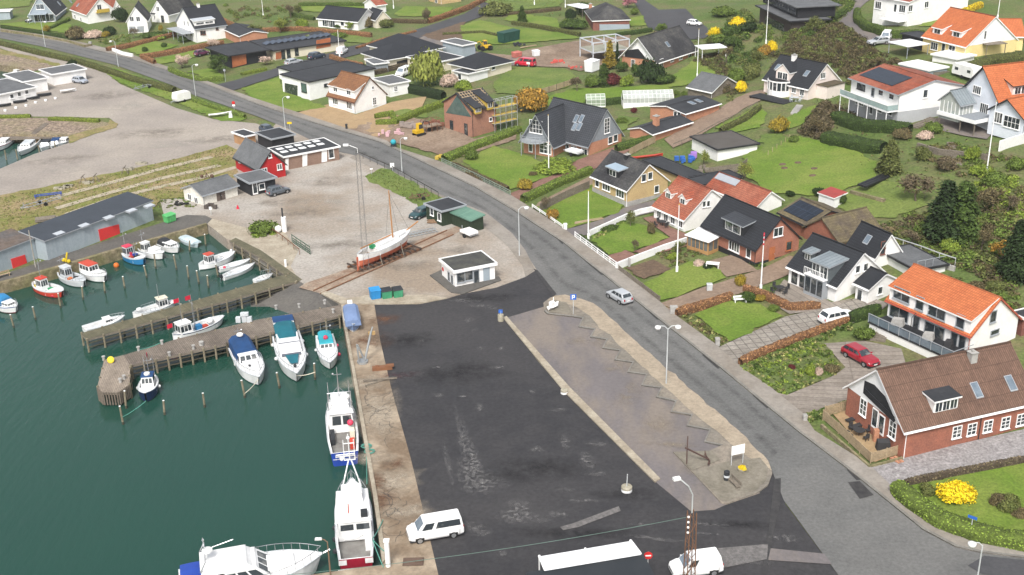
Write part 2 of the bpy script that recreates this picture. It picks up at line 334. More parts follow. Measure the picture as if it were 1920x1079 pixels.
patch('apron_edge',[(600,551),(640,572),(786,571),(838,561),(800,555),(690,556),(650,562),(606,546)],CONC,4,'pale concrete edge in front of the blue and green bins','concrete',up=.1,skirt=.3)
sb=MB();sb.add([tuple(GZ(*p,z))for p,z in(((535,526),.03),((560,528),.035),((602,552),.035),((634,570),.03),((640,592),-1.4),((560,600),-1.75),((470,600),-1.75),((470,560),-1.5))],[(0,1,2,3,4,5,6,7)])
tag(sb.build('slip_ramp',A_QUAYD),'grey slip ramp running under water beside the plank jetty','ramp',kind='structure')
patch('office_slab',[(806,518),(828,508),(852,536),(935,520),(940,527),(868,553),(846,550)],A_QUAYD,4,'dark paved slab around the harbour office','paving',up=.08,skirt=.2)
patch('slipway',[(560,540),(598,550),(700,508),(800,466),(868,432),(858,424),(770,456),(690,492),(572,532)],RUST,2,'rust brown slipway under the white sloop','slipway')
patch('dark_asphalt_lot',[(702,572),(786,571),(838,561),(866,552),(930,540),(985,520),(1006,507),(1045,555),(1015,585),(955,606),(1010,680),(1065,740),(1235,905),(1297,958),(1350,935),(1400,915),(1430,895),(1436,868),(1475,890),(1472,945),(1580,1090),(1640,1160),(845,1160),(822,1079),(770,860),(735,735),(713,640)],A_DARK,1,'wide lot of worn dark asphalt beside the quay','asphalt')
patch('parking_strip',[(945,598),(1020,576),(1040,574),(1125,600),(1320,780),(1400,880),(1425,926),(1360,948),(1340,957),(1296,960),(1232,907),(1066,740),(1012,676),(957,607)],A_PARK,2,'pinkish grey parking strip between the dark lot and the sandy verge','parking')
ZIG=[(1020,585),(1027,591),(1075,596),(1092,599),(1084,615),(1114,620),(1106,634),(1137,639),(1129,655),(1162,660),(1152,677),(1186,682),(1176,700),(1211,705),(1202,725),(1239,730),(1230,747),(1266,755),(1257,775),(1296,781),(1287,801),(1330,809),(1320,831),(1352,838),(1330,848),(1262,850),(1310,900),(1352,945),(1363,947)]
ZIGE=ZIG[:-5]
patch('sandy_verge',ZIG+[(1420,926),(1440,912),(1448,890),(1440,868),(1380,807),(1300,738),(1210,660),(1150,604),(1112,572),(1090,564),(1055,556),(1032,560),(1019,570)],MOSSV,3,'mossy zigzag verge between the parking strip and the road','verge',up=.1,skirt=.3)
patch('sand_band',[(1026,566),(1040,557),(1060,555),(1090,563),(1112,571),(1150,603),(1210,659),(1300,737),(1380,806),(1440,867),(1447,886),(1430,872),(1405,862),(1370,836),(1285,765),(1195,682),(1135,625),(1098,590),(1070,574),(1045,566)],SANDV,4,'band of pale sand along the road side of the verge','sand',up=.1,rag=.1)
patch('verge_kerb',ZIGE+[(a+3.2,b-1.2)for a,b in ZIGE[::-1]],KERB,4,'thin concrete kerb along the zigzag edge of the verge','kerb',up=.13,skirt=.3)
patch('memorial_slab',[(1262,851),(1335,849),(1350,866),(1298,886)],PLATF,4,'flat slab carrying the rusty anchor','slab',up=.14)
patch('verge_paving',[(1300,887),(1366,868),(1425,862),(1440,880),(1436,905),(1418,922),(1362,944),(1352,942)],PLATF,4,'mossy paved end of the verge with litter bin and bench','paving',up=.12)
patch('verge_paving',[(1022,576),(1040,566),(1062,570),(1076,592),(1028,588)],PLATF,4,'mossy paved end of the verge with the white boat sculpture','paving',up=.12)
patch('kerb_line',[(943,597),(950,595),(1068,728),(1238,900),(1228,906),(1056,734)],CONC,4,'sandy kerb line between dark lot and parking strip','kerb',up=.08,skirt=.25)
# --- the road and its pavements
ROAD_L=[(-160,38),(0,72),(75,87),(215,122),(322,160),(362,178),(480,218),(540,242),(620,282),(665,292),(820,367),(905,400),(955,440),(988,480),(1006,506),(1042,556),(1090,564),(1112,572),(1150,604),(1210,660),(1300,738),(1380,807),(1440,868),(1450,890),(1470,940),(1580,1090),(1650,1180)]
patch('road',ROAD_R+[(2100,1180)]+ROAD_L[::-1],A_ROAD,2,'grey asphalt road curving along the harbour','road')
PAV=[(-160,14),(0,51),(160,82),(245,103),(325,130),(475,185),(650,242),(725,265),(740,277),(827,305),(957,367),(997,392),(1057,430),(1077,445),(1160,507),(1210,543),(1260,588),(1345,650),(1385,688),(1447,730),(1505,777),(1527,810),(1627,872),(1640,884),(1675,917),(1740,972),(1815,1007),(1920,1028),(2100,1048)]
patch('pavement',ROAD_R+PAV[::-1],PAVE,2,'sandy slabbed pavement along the garden side of the road','pavement',up=.11,skirt=.3)
patch('road_kerb',ROAD_R+[(a+1.8*(1+b/900),b-1.1*(1+b/900))for a,b in ROAD_R[::-1]],KERB,3,'kerb stones along the garden side of the road','kerb',up=.115,skirt=.3)
patch('pavement',[(672,290),(825,366),(912,400),(960,438),(985,470),(1003,506),(985,520),(980,500),(950,460),(890,412),(800,372),(690,312),(655,296)],PAVE,3,'sandy footway beside the boatyard and the green hut','pavement')
patch('grass_verge',[(685,332),(715,316),(730,318),(822,368),(845,380),(795,392),(732,357),(700,345)],LAWN2,3,'green grass bank by the handrail beside the road','grass')
patch('grass_verge',[(190,128),(215,128),(310,162),(360,184),(440,212),(463,221),(450,228),(415,228),(325,190),(225,156)],LAWN,3,'bright grass verge with a trailer between road hedge and gravel','grass')
patch('side_road',[(398,161),(480,140),(520,128),(600,106),(655,88),(700,79),(760,62),(800,50),(870,27),(915,0),(930,-40),(1000,-40),(945,5),(900,33),(850,51),(800,68),(770,76),(715,91),(680,100),(600,121),(520,143),(480,156),(432,172)],A_SIDE,3,'dark side road climbing past the new bungalows','road')
patch('side_road',[(775,78),(800,66),(830,78),(880,95),(960,108),(985,118),(960,123),(880,108),(810,86)],A_PARK,4,'pale dusty branch road leading to the building site','road')
patch('side_road',[(1180,-30),(1186,0),(1215,52),(1280,75),(1336,72),(1326,52),(1302,35),(1285,17),(1235,19),(1208,0),(1200,-30)],A_SIDE,3,'dark asphalt turning circle with a white car','road')
patch('side_road',[(1640,-20),(1637,0),(1612,17),(1605,32),(1632,62),(1660,68),(1690,70),(1685,84),(1640,84),(1600,64),(1585,55),(1568,45),(1595,17),(1612,-20)],A_PARK,3,'curved gravel drive up to the white hilltop house','drive')
patch('garden_lane',[(1440,168),(1425,190),(1390,207),(1300,262),(1262,278),(1245,262),(1330,213),(1412,172)],LANE,3,'brown gravel lane between garden fences','lane')
patch('garden_lane',[(957,378),(985,374),(1060,337),(1150,302),(1182,282),(1165,272),(1110,291),(1085,300),(1060,313),(985,352),(945,368)],BRICKP,3,'red brick drive up to the grey tiled house','drive')
patch('garden_lane',[(1000,392),(1010,380),(1105,332),(1120,340),(1110,352)],LANE,3,'narrow brown path behind the cut hedge','path')
patch('garden_lane',[(1057,432),(1075,446),(1108,440),(1175,410),(1228,398),(1250,388),(1225,376),(1172,390),(1130,412)],A_PARK,3,'grey drive beside the yellow brick house','drive')
patch('garden_lane',[(1237,570),(1260,587),(1300,580),(1440,532),(1500,505),(1510,490),(1480,480),(1425,506),(1365,526),(1318,540)],LANE,3,'gravel drive beside the red brick house with the big dormer','drive')
patch('paved_drive',[(1348,652),(1388,690),(1440,662),(1545,625),(1640,592),(1668,570),(1620,556),(1545,578),(1472,595),(1440,610),(1367,643)],PAVER,3,'chequered paver drive with the white car','drive',uvrot=(0,3))
patch('paved_drive',[(1447,735),(1505,779),(1560,764),(1605,742),(1660,705),(1700,690),(1690,655),(1620,640),(1545,645),(1585,690),(1562,706),(1475,742)],PAVER2,3,'striped paver drive with the red car','drive',uvrot=(0,3))
patch('sett_drive',[(1632,878),(1690,858),(1780,838),(1920,806),(1990,790),(1990,850),(1920,866),(1800,890),(1702,908),(1678,918)],SETTS,3,'grey granite sett drive beside the long red brick house','drive')
patch('gravel_terrace',[(1470,525),(1560,568),(1600,560),(1560,580),(1480,590),(1440,565)],PAVER2,4,'paved terrace in front of the white house with the zinc dormer','terrace',uvrot=(0,3))
for poly,m,lab in[([(1640,232),(700,262),(790,205),(800,182),(735,192),(667,216),(617,196),(553,213),(645,244)][1:],TAN,'tan gravel yard around the white house with the brown roof'),([(648,243),(740,214),(838,238),(890,262),(975,238),(968,262),(855,298),(740,268),(715,263)],EARTH,'churned earth around the half finished brick house'),([(870,96),(960,104),(985,95),(1075,78),(1180,66),(1180,100),(1100,132),(1085,134),(1060,127),(960,124),(905,108)],EARTH,'muddy building site around the steel frame'),([(788,68),(875,40),(863,55),(873,86),(830,79)],SOIL,'ploughed brown plot beside the side road'),([(893,312),(938,297),(978,308),(932,326)],SOIL,'dug vegetable bed in the front lawn of the grey tiled house'),([(1172,503),(1225,488),(1260,506),(1208,524)],SOIL,'dug brown bed in the garden with the tall white flagpole'),([(1500,86),(1512,80),(1556,88),(1545,102)],SOIL,'vegetable bed with wooden edging on the hillside'),([(1190,470),(1225,478),(1290,462),(1290,440),(1258,428),(1228,405),(1205,410),(1257,446),(1185,474)],BRICKP,'red brick terrace of the white cottage'),([(1135,482),(1160,498),(1200,484),(1185,475),(1172,470)],BRICKP,'red brick path beside the white garden wall'),([(1330,490),(1362,520),(1420,508),(1375,478)],LANE,'brown terrace in front of the white roofed conservatory'),([(1590,214),(1680,240),(1684,230),(1600,204)],BRICKP,'red tiled terrace under the glass balcony'),([(1735,238),(1850,262),(1868,240),(1800,205)],A_PARK,'grey terrace under the deck of the orange roofed house'),([(1555,770),(1605,740),(1690,850),(1640,868)],TAN,'sandy terrace inside the timber fence'),]:patch('garden_soil' if m in(SOIL,EARTH)else 'terrace',poly,m,4,lab,'soil' if m in(SOIL,EARTH)else 'terrace')
LAWNS=[([(1003,392),(1110,347),(1170,386),(1160,400),(1057,432)],LAWN,'bright front lawn of the yellow brick house'),([(1108,443),(1172,415),(1210,424),(1255,447),(1186,474),(1172,470),(1136,480)],LAWN,'bright lawn of the white cottage beside the white wall'),([(1203,536),(1260,506),(1290,492),(1330,492),(1362,522),(1318,538),(1238,565),(1212,542)],LAWN,'lawn around the tall white flagpole with a white table'),([(1302,592),(1367,565),(1425,571),(1468,594),(1440,607),(1367,642),(1340,624)],LAWN,'square lawn inside the russet hedge with a bench'),([(1385,690),(1400,676),(1530,618),(1545,648),(1585,690),(1561,705),(1475,741),(1447,730)],SCRUB,'flowering garden beds beside the red car'),([(1508,778),(1560,764),(1606,742),(1604,760),(1550,782),(1518,790)],SCRUB,'narrow planted strip below the paver drive'),([(1702,908),(1800,892),(1920,868),(2000,852),(2000,1020),(1920,1008),(1815,980),(1760,955)],LAWN,'corner lawn inside the clipped hedge with the yellow bush'),([(1395,292),(1440,268),(1500,256),(1610,286),(1648,306),(1640,335),(1560,368),(1440,362),(1398,332)],LAWN,'humped lawn with dark holes behind the houses'),([(1580,362),(1645,340),(1720,345),(1740,385),(1680,410),(1610,412),(1570,390)],LAWN2,'sloping lawn around the small red roofed shed'),([(1440,238),(1475,222),(1540,196),(1552,204),(1500,236),(1450,250)],LAWN,'steep little lawn below the pink house'),([(1340,240),(1420,198),(1438,215),(1425,240),(1370,250)],LAWN,'lawn beside the garden lane'),([(925,156),(960,126),(1060,130),(1082,145),(1062,165),(1000,178),(930,176)],LAWN2,'mown field below the muddy building site'),([(1022,184),(1075,166),(1130,166),(1250,160),(1262,172),(1180,182),(1100,192),(1030,208)],LAWN,'long lawn behind the greenhouse'),([(1245,152),(1300,112),(1350,140),(1338,148),(1280,162),(1240,166)],LAWN,'lawn with a white flagpole beside the brick gabled house'),([(868,76),(862,50),(900,38),(960,52),(1052,62),(1090,72),(1000,80),(930,84)],LAWN,'green field with a dark container'),([(960,24),(1045,35),(1052,54),(990,46),(945,38)],LAWN,'lawn strip between two low hedges'),([(900,0),(940,-15),(1060,-15),(1050,12),(960,22),(930,12)],LAWN2,'lawn with a young fir above the long hedges'),([(740,26),(760,12),(850,14),(845,22),(815,32),(745,31)],LAWN,'round edged lawn with a ball tree by the side road'),([(548,20),(560,12),(680,10),(690,18),(610,24)],LAWN,'far lawn behind the dark roofed bungalow'),([(452,166),(525,146),(532,172),(582,190),(613,202),(552,211),(480,190)],LAWN,'lawn in front of the white flat roofed house'),([(236,93),(290,77),(336,86),(268,106)],LAWN,'lawn with two clipped ball bushes'),([(286,112),(370,94),(366,108),(294,122)],LAWN,'lawn between two russet hedges'),([(0,45),(60,41),(135,46),(128,64),(80,57),(0,47)],LAWN,'lawn in front of the blue gabled house'),([(0,0),(62,-6),(55,12),(0,18),(-40,10)],LAWN2,'green slope in the far corner beside the blue gabled house'),([(350,135),(400,128),(425,146),(395,148)],LAWN,'small lawn behind the rounded hedge'),([(868,302),(925,274),(975,289),(1030,310),(1036,330),(985,348),(955,357),(902,328)],LAWN,'front lawn of the grey tiled house'),([(630,78),(690,82),(700,74),(655,64)],LAWN2,'little round garden beside the white van'),([(720,215),(760,205),(800,210),(800,222)],LAWN2,'weedy strip beside the building site'),([(1148,250),(1170,245),(1200,222),(1160,218)],LAWN2,'small lawn below the greenhouse'),([(1430,290),(1425,255),(1465,250),(1480,262)],LAWN2,'grassy strip with fence posts'),([(1180,35),(1205,30),(1212,48),(1182,50)],LAWN,'small lawn beside the hip roofed bungalow'),([(1440,0),(1500,-10),(1600,0),(1590,16),(1560,40)],SCRUB,'green slope below the hilltop drive'),([(1720,50),(1755,28),(1780,22),(1760,50)],LAWN,'steep lawn beside the white hilltop house'),]
for poly,m,lab in LAWNS:patch('lawn',poly,m,5,lab,'lawn')
# --- marks and wear of the asphalt, each with its own outline
for poly,m,lab in[([(1590,906),(1612,904),(1638,930),(1612,937)],TAR,'dark square repair in the road'),([(1204,575),(1212,573),(1238,597),(1232,601)],TAR,'dark kerb repair by the silver car'),([(1316,667),(1322,665),(1353,690),(1346,693)],TAR,'dark kerb repair below the double lamp'),([(1411,743),(1416,741),(1444,765),(1438,767)],TAR,'dark kerb repair by the flower garden'),([(1587,882),(1596,882),(1614,901),(1606,902)],TAR,'dark kerb repair by the timber fence'),([(1030,434),(1034,432),(1058,456),(1054,459)],TAR,'dark kerb repair by the yellow brick house'),([(1096,490),(1100,489),(1133,516),(1128,517)],TAR,'dark kerb repair by the white picket fence'),([(1452,900),(1464,898),(1463,945),(1450,1000),(1438,1078),(1428,1078),(1442,990)],TAR,'ragged tar seam across the lot entrance'),([(1000,505),(1008,508),(1044,553),(1037,556)],TAR,'tar seam where the dark lot meets the road'),([(1050,990),(1072,984),(1160,951),(1164,960),(1085,990),(1056,996)],WORN,'pale patched strip in the dark lot'),([(1815,1062),(1845,1044),(1920,1052),(1990,1060),(1990,1100),(1840,1078)],A_SIDE,'darker asphalt at the mouth of the bottom side street'),([(1445,1030),(1545,1040),(1560,1060),(1440,1052)],A_PARK,'greyish patch in the lot entrance'),([(1345,1030),(1440,1022),(1438,1050),(1350,1068)],WORN,'worn grey patch behind the white van'),]:patch('asphalt_patch',poly,m,4,lab,'asphalt patch')
ST=random.Random(3)
STAINS=[(868,830,5,80,.22),(884,850,4,75,.24),(895,880,6,60,.24),(876,890,9,40,.25),(840,870,3,55,.22),(905,905,22,24,.2),(975,950,14,18,0),(990,975,25,12,0),(965,965,18,16,.2),(1050,965,12,10,0),(1060,830,6,20,.2),(1100,865,7,26,.3),(1120,890,12,6,0),(880,990,18,10,0),(905,1000,10,8,0),(1080,735,4,14,.2),(1000,735,5,4,0),(900,655,5,5,0),(870,565,25,5,-.4),(900,575,20,4,-.4),(925,580,10,4,-.4),(880,603,8,5,0),(890,618,4,8,.3),(940,655,7,4,0),(935,690,8,4,0),(820,745,8,8,0),(870,745,10,3,0),(900,765,5,10,.4),(1050,770,10,4,.3),(1230,1012,26,5,-.2),(1330,985,16,4,0),(1325,1003,14,3,0),(1390,1050,20,14,-.1),(940,1040,5,10,0),(1120,835,12,6,0),(1005,845,9,9,0),(1090,940,14,5,0),(1200,985,10,3,0),(1470,1010,16,8,0),(1060,920,8,6,0),(820,690,6,3,0),(790,640,4,4,0)]
def scuffs(name,items,c,label,lo=.44,hi=.78,sc=1.6):
 """worn or stained spots: ragged sheets whose cover thins out to the rim"""
 m=MB();sm=mat(name,c,.95,tuple(x*.75 for x in c),2,fine=6,fv=.25);n_=sm.node_tree.nodes;l_=sm.node_tree.links
 t_=n_.new('ShaderNodeTexNoise');t_.inputs['Scale'].default_value=sc;t_.inputs['Detail'].default_value=8;t_.inputs['Roughness'].default_value=.72;g_=n_.new('ShaderNodeNewGeometry');l_.new(g_.outputs['Position'],t_.inputs['Vector'])
 r_=n_.new('ShaderNodeMapRange');l_.new(t_.outputs['Fac'],r_.inputs[0]);r_.inputs[1].default_value=lo;r_.inputs[2].default_value=hi;u_=n_.new('ShaderNodeUVMap');x_=n_.new('ShaderNodeSeparateXYZ');l_.new(u_.outputs[0],x_.inputs[0]);k_=n_.new('ShaderNodeMath');k_.operation='MULTIPLY';l_.new(r_.outputs[0],k_.inputs[0]);l_.new(x_.outputs[0],k_.inputs[1]);l_.new(k_.outputs[0],n_['Principled BSDF'].inputs['Alpha'])
 for i,(px,py,rx,ry,rot)in enumerate(items):
  c0=GZ(px,py);sx=rx/8.0;e=GZ(px+rot*-ry,py-ry)-GZ(px+rot*ry,py+ry);sy=np.hypot(e[0],e[1])/2;d=e[:2]/np.hypot(e[0],e[1]);zz=.072+.0009*i;k=14
  ring=[(c0[0]+d[1]*sx*math.cos(6.283*j/k)*q+d[0]*sy*math.sin(6.283*j/k)*q,c0[1]-d[0]*sx*math.cos(6.283*j/k)*q+d[1]*sy*math.sin(6.283*j/k)*q,zz)for j in range(k)for q in[ST.uniform(.75,1.2)]]
  for j in range(k):m.add([(c0[0],c0[1],zz),ring[j],ring[(j+1)%k]],[(0,1,2)]);m.uv[len(m.f)-1]=[(1,0),(0,0),(0,0)]
 return tag(m.build(name,sm),label,'stains',kind='stuff')
scuffs('asphalt_scuffs',STAINS,(.29,.28,.27),'pale scuffs and scrape marks on the dark asphalt lot',.45,.75,2.6)
scuffs('damp_spots',[(760,640,40,22,0),(860,700,60,30,.2),(1000,880,60,30,.2),(1180,930,30,16,0),(900,560,50,10,0),(1080,1000,60,14,0),(1390,985,40,10,0)],(.026,.0257,.027),'darker damp patches on the asphalt lot',.35,.7,.5)
scuffs('rust_spill',[(745,705,26,8,0)],(.12,.03,.04),'reddish paint spill on the edge of the dark lot')
scuffs('quay_pale',[(705,780,30,60,.05),(690,720,30,18,0),(740,900,26,30,.05),(760,960,26,22,0),(700,860,20,20,0)],(.42,.36,.28),'pale worn concrete of the lower quay',.3,.62,.7)
scuffs('quay_rust',[(690,640,26,22,0),(716,600,24,14,0),(720,930,12,40,.1),(705,905,10,24,0),(742,870,14,14,0)],(.16,.08,.045),'rust and oil stains on the quay concrete',.36,.66,.9)
scuffs('gravel_damp',[(560,400,60,16,0),(640,460,60,12,0),(760,500,50,10,0),(620,340,50,10,0),(520,380,40,8,0),(200,180,60,10,0),(300,250,80,12,0),(420,260,70,8,0),(120,300,60,10,0),(860,470,30,10,0)],(.235,.205,.17),'darker tracks and damp hollows in the gravel yards',.4,.7,.35)
scuffs('gravel_pale',[(600,380,60,14,0),(700,440,50,10,0),(500,420,40,8,0),(120,320,40,8,-.6),(330,270,70,9,0),(240,200,50,9,0),(580,300,60,8,0),(820,530,40,8,0),(660,410,40,10,0)],(.44,.41,.36),'paler dusty stretches of the gravel yards',.42,.72,.3)
scuffs('strip_sand',[(1180,740,14,30,-.5),(1230,800,20,26,-.5),(1260,835,30,8,0),(1120,640,16,14,0),(1080,640,12,10,0),(1300,880,14,14,0),(1160,690,20,14,0)],(.3,.25,.19),'drifts of sand on the parking strip',.4,.72,.8)
# wheel tracks worn into the road
RL=[GZ(*p)for p in ROAD_L];RR_=[GZ(*p)for p in ROAD_R]
def along(P,n):
 P=[np.array(p)for p in P];d=np.r_[0,np.cumsum([np.hypot(*(b-a)[:2])for a,b in zip(P,P[1:])])];t=np.linspace(0,d[-1],n);return np.c_[[np.interp(t,d,[p[i]for p in P])for i in(0,1)]].T
ra,rb_=along(RR_[:19],70),along(RL[:23],70);tm=MB()
for k,(f,hw)in enumerate(((.27,.11),(.72,.11))):
 c_=ra*(1-f)+rb_*f;e=(rb_-ra)*hw
 for i in range(69):tm.add([(*(c_[i]-e[i]),.055+.0007*k),(*c_[i],.055+.0007*k),(*(c_[i]+e[i]),.055+.0007*k),(*(c_[i+1]-e[i+1]),.055+.0007*k),(*c_[i+1],.055+.0007*k),(*(c_[i+1]+e[i+1]),.055+.0007*k)],[(0,1,4,3),(1,2,5,4)]);tm.uv[len(tm.f)-2]=[(0,0),(.6,0),(.6,0),(0,0)];tm.uv[len(tm.f)-1]=[(.6,0),(0,0),(0,0),(.6,0)]
scuffs('road_wear',[],(.1,.1,.097),'x',.38,.75,.5);bpy.data.objects.remove(bpy.data.objects['road_wear'])
tag(tm.build('wheel_tracks',MATS['road_wear']),'darker wheel tracks worn into the road','wheel tracks',kind='stuff')
# cracks of the old quay
cm=MB();CR=MATS['tar_seam']
for _ in range(46):
 x,y=ST.choice([(ST.uniform(672,738),ST.uniform(735,800)),(ST.uniform(690,765),ST.uniform(820,1000)),(ST.uniform(680,740),ST.uniform(750,790))]);p=Vector(GZ(x,y));p.z=.075;a=ST.uniform(0,6.28)
 for q in range(ST.randint(3,8)):
  a+=ST.gauss(0,.6);n=p+Vector((math.cos(a),math.sin(a),0))*ST.uniform(.25,.7);w_=Vector((-math.sin(a),math.cos(a),0))*.022
  if n.x>GZ(700+.155*(y-572),y)[0]+4:break
  cm.add([p-w_,p+w_,n+w_,n-w_],[(0,1,2,3)]);p=n
for i,v in enumerate(cm.v):cm.v[i]=(v[0],v[1],.081+.0001*(i//4%9))
tag(cm.build('quay_cracks',CR),'dark cracks in the old quay concrete','cracks',kind='stuff')
# ---------------------------------------------------------------- foliage
def leaves(nm,C,Nn,size,m,seed,jit=.5,asp=1.0):
 g=np.random.default_rng(seed);n=len(C)
 nn=Nn+g.normal(0,jit,(n,3));nn/=np.linalg.norm(nn,axis=1)[:,None]+1e-9
 t=np.cross(nn,g.normal(0,1,(n,3)));t/=np.linalg.norm(t,axis=1)[:,None]+1e-9
 b_=np.cross(nn,t);s=size*g.uniform(.6,1.35,(n,1))
 V=np.stack([C-t*s*asp,C-b_*s*.62+nn*s*.18,C+t*s*asp,C+b_*s*.62+nn*s*.18],1).reshape(-1,3)
 return V
def mesh_np(name,parts,mats,smooth=None):
 """parts: list of (verts, faces or None for quads of 4, material)"""
 me=bpy.data.meshes.new(name);vs=[];loops=[];tot=[];mi=[];n0=0
 for V,F,m_ in parts:
  V=np.asarray(V,float);vs.append(V)
  if F is None:
   k=len(V)//4;loops.append(np.arange(4*k)+n0);tot+=[4]*k;mi+=[m_]*k
  else:
   for f in F:loops.append(np.array(f)+n0);tot.append(len(f));mi.append(m_)
  n0+=len(V)
 V=np.concatenate(vs);Lp=np.concatenate(loops).astype(np.int32)
 me.vertices.add(len(V));me.vertices.foreach_set('co',V.ravel());me.loops.add(len(Lp));me.loops.foreach_set('vertex_index',Lp)
 me.polygons.add(len(tot));st=np.concatenate([[0],np.cumsum(tot)[:-1]]).astype(np.int32);me.polygons.foreach_set('loop_start',st)
 me.polygons.foreach_set('material_index',np.array(mi,np.int32))
 for m_ in mats:me.materials.append(m_)
 me.update(calc_edges=True);me.validate();return me
def fol(name,c,c2=None,rand=.45):return mat(name,c,.75,c2 or tuple(x*.6 for x in c),1.3,fine=6,fv=.2,rand=rand,spec=.2)
FOL={'green':fol('leaf_green',(.065,.105,.024)),'dark':fol('leaf_dark',(.028,.05,.016)),'mid':fol('leaf_mid',(.125,.18,.038)),'lime':fol('leaf_lime',(.2,.25,.04),(.13,.19,.03)),'bramble':fol('leaf_bramble',(.1,.078,.042),(.065,.058,.03)),'yellow':fol('leaf_forsythia',(.8,.62,.02),(.62,.44,.02),.3),'fresh':fol('leaf_fresh',(.18,.25,.045),(.13,.19,.035)),'gold':fol('leaf_gold',(.33,.24,.03),(.19,.15,.035)),'amber':fol('leaf_amber',(.36,.19,.03),(.22,.15,.04)),'russet':fol('leaf_russet',(.34,.17,.085),(.24,.135,.065)),'brown':fol('leaf_brown',(.145,.11,.06),(.1,.088,.045)),'twig':fol('leaf_twig',(.15,.115,.08),(.1,.085,.05)),'olive':fol('leaf_olive',(.135,.145,.048),(.09,.11,.034)),'blossom':fol('leaf_blossom',(.6,.46,.4),(.42,.32,.26),.25),'pink':fol('leaf_pink',(.45,.2,.24),(.3,.13,.16)),'willow':fol('leaf_willow',(.23,.25,.06),(.16,.19,.045)),'red':fol('leaf_red',(.12,.028,.03),(.08,.02,.02)),'flowers':fol('leaf_flowers',(.1,.155,.03),(.3,.26,.13),.6)}
BARK=mat('tree_bark',(.12,.095,.07),.95,(.08,.065,.05),2,fine=8,fv=.3)
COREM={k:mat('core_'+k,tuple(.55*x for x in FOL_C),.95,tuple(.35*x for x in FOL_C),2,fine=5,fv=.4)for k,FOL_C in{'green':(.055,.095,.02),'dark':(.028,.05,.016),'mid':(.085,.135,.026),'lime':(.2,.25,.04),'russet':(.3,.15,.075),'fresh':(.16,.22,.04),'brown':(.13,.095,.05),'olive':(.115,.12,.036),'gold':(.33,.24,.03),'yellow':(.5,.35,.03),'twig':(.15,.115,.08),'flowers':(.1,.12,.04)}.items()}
_bc={}
def bush_mesh(kind,var):
 if(kind,var)in _bc:return _bc[kind,var]
 g=np.random.default_rng(100*var+len(kind)*7+ord(kind[0]))
 lob=[(g.uniform(-.42,.42),g.uniform(-.42,.42),g.uniform(.2,.62),g.uniform(.36,.62))for _ in range(7)]+[(0,0,.4,.62)]
 C=[];Nn=[]
 for lx,ly,lz,lr in lob:
  n=int(420*lr/.5);d=g.normal(0,1,(n,3));d[:,2]=np.abs(d[:,2])*1.0-.25;d/=np.linalg.norm(d,axis=1)[:,None]
  r_=lr*g.uniform(.7,1.08,(n,1));r_*=np.where(g.uniform(0,1,(n,1))<.1,g.uniform(1.1,1.4,(n,1)),1);c=np.array([lx,ly,lz])+d*r_*[1,1,.85];k=c[:,2]>0;C.append(c[k]);Nn.append(d[k])
 C=np.concatenate(C);Nn=np.concatenate(Nn);C[:,2]*=1/max(C[:,2].max(),.1);C[:,:2]*=1/np.percentile(np.hypot(C[:,0],C[:,1]),96)
 me=mesh_np('foliage',[(leaves('l',C,Nn,.078,None,var+5,.6),None,0)],[FOL[kind]]);_bc[kind,var]=me;return me
def scale_at(P):
 c=RW.T@(np.array(P)-CAM);return FPX/-c[2]
DEP=lambda P:math.atan2(HCAM-P[2],math.hypot(P[0],P[1]))
def size_px(P,wpx,hpx):
 s=scale_at(P);d=DEP(P);r=wpx/2/s;h=max(.35,(hpx/s-.9*r*math.sin(d))/math.cos(d));return r,h
def bush(px,py,wpx,hpx,kind,label,name='bush',group='garden shrubs',cat='bush'):
 """foot of the shrub at its lower middle in the picture"""
 P=G(px,py);r,h=size_px(P,wpx,hpx);P=G(px,py-.55*r*math.sin(DEP(P))*scale_at(P));v=rnd.randint(0,2)
 o=inst(name,bush_mesh(kind,v),None,(P.x,P.y,P.z-.06),(0,0,rnd.uniform(0,6.28)),(r*rnd.uniform(.92,1.08),r*rnd.uniform(.9,1.1),h))
 return tag(o,label,cat,group)
def limbs(mb,p,d,L_,r,lev,g,tips,up=.2):
 q=p+d*L_;mid=p+d*L_*.5+Vector(g.normal(0,.05*L_,3));mb.tube([p,mid,q],r,0,5 if lev<2 else 4,r*.55)
 tips.append((q,d))
 if lev==0:return
 for k in range(3 if lev>1 else 3):
  a=Vector(g.normal(0,1,3));a=(a-d*a.dot(d)).normalized();nd=(d*.75+a*.75+Vector((0,0,up))).normalized()
  limbs(mb,p+d*L_*g.uniform(.55,1),nd,L_*g.uniform(.58,.78),r*.55,lev-1,g,tips,up)
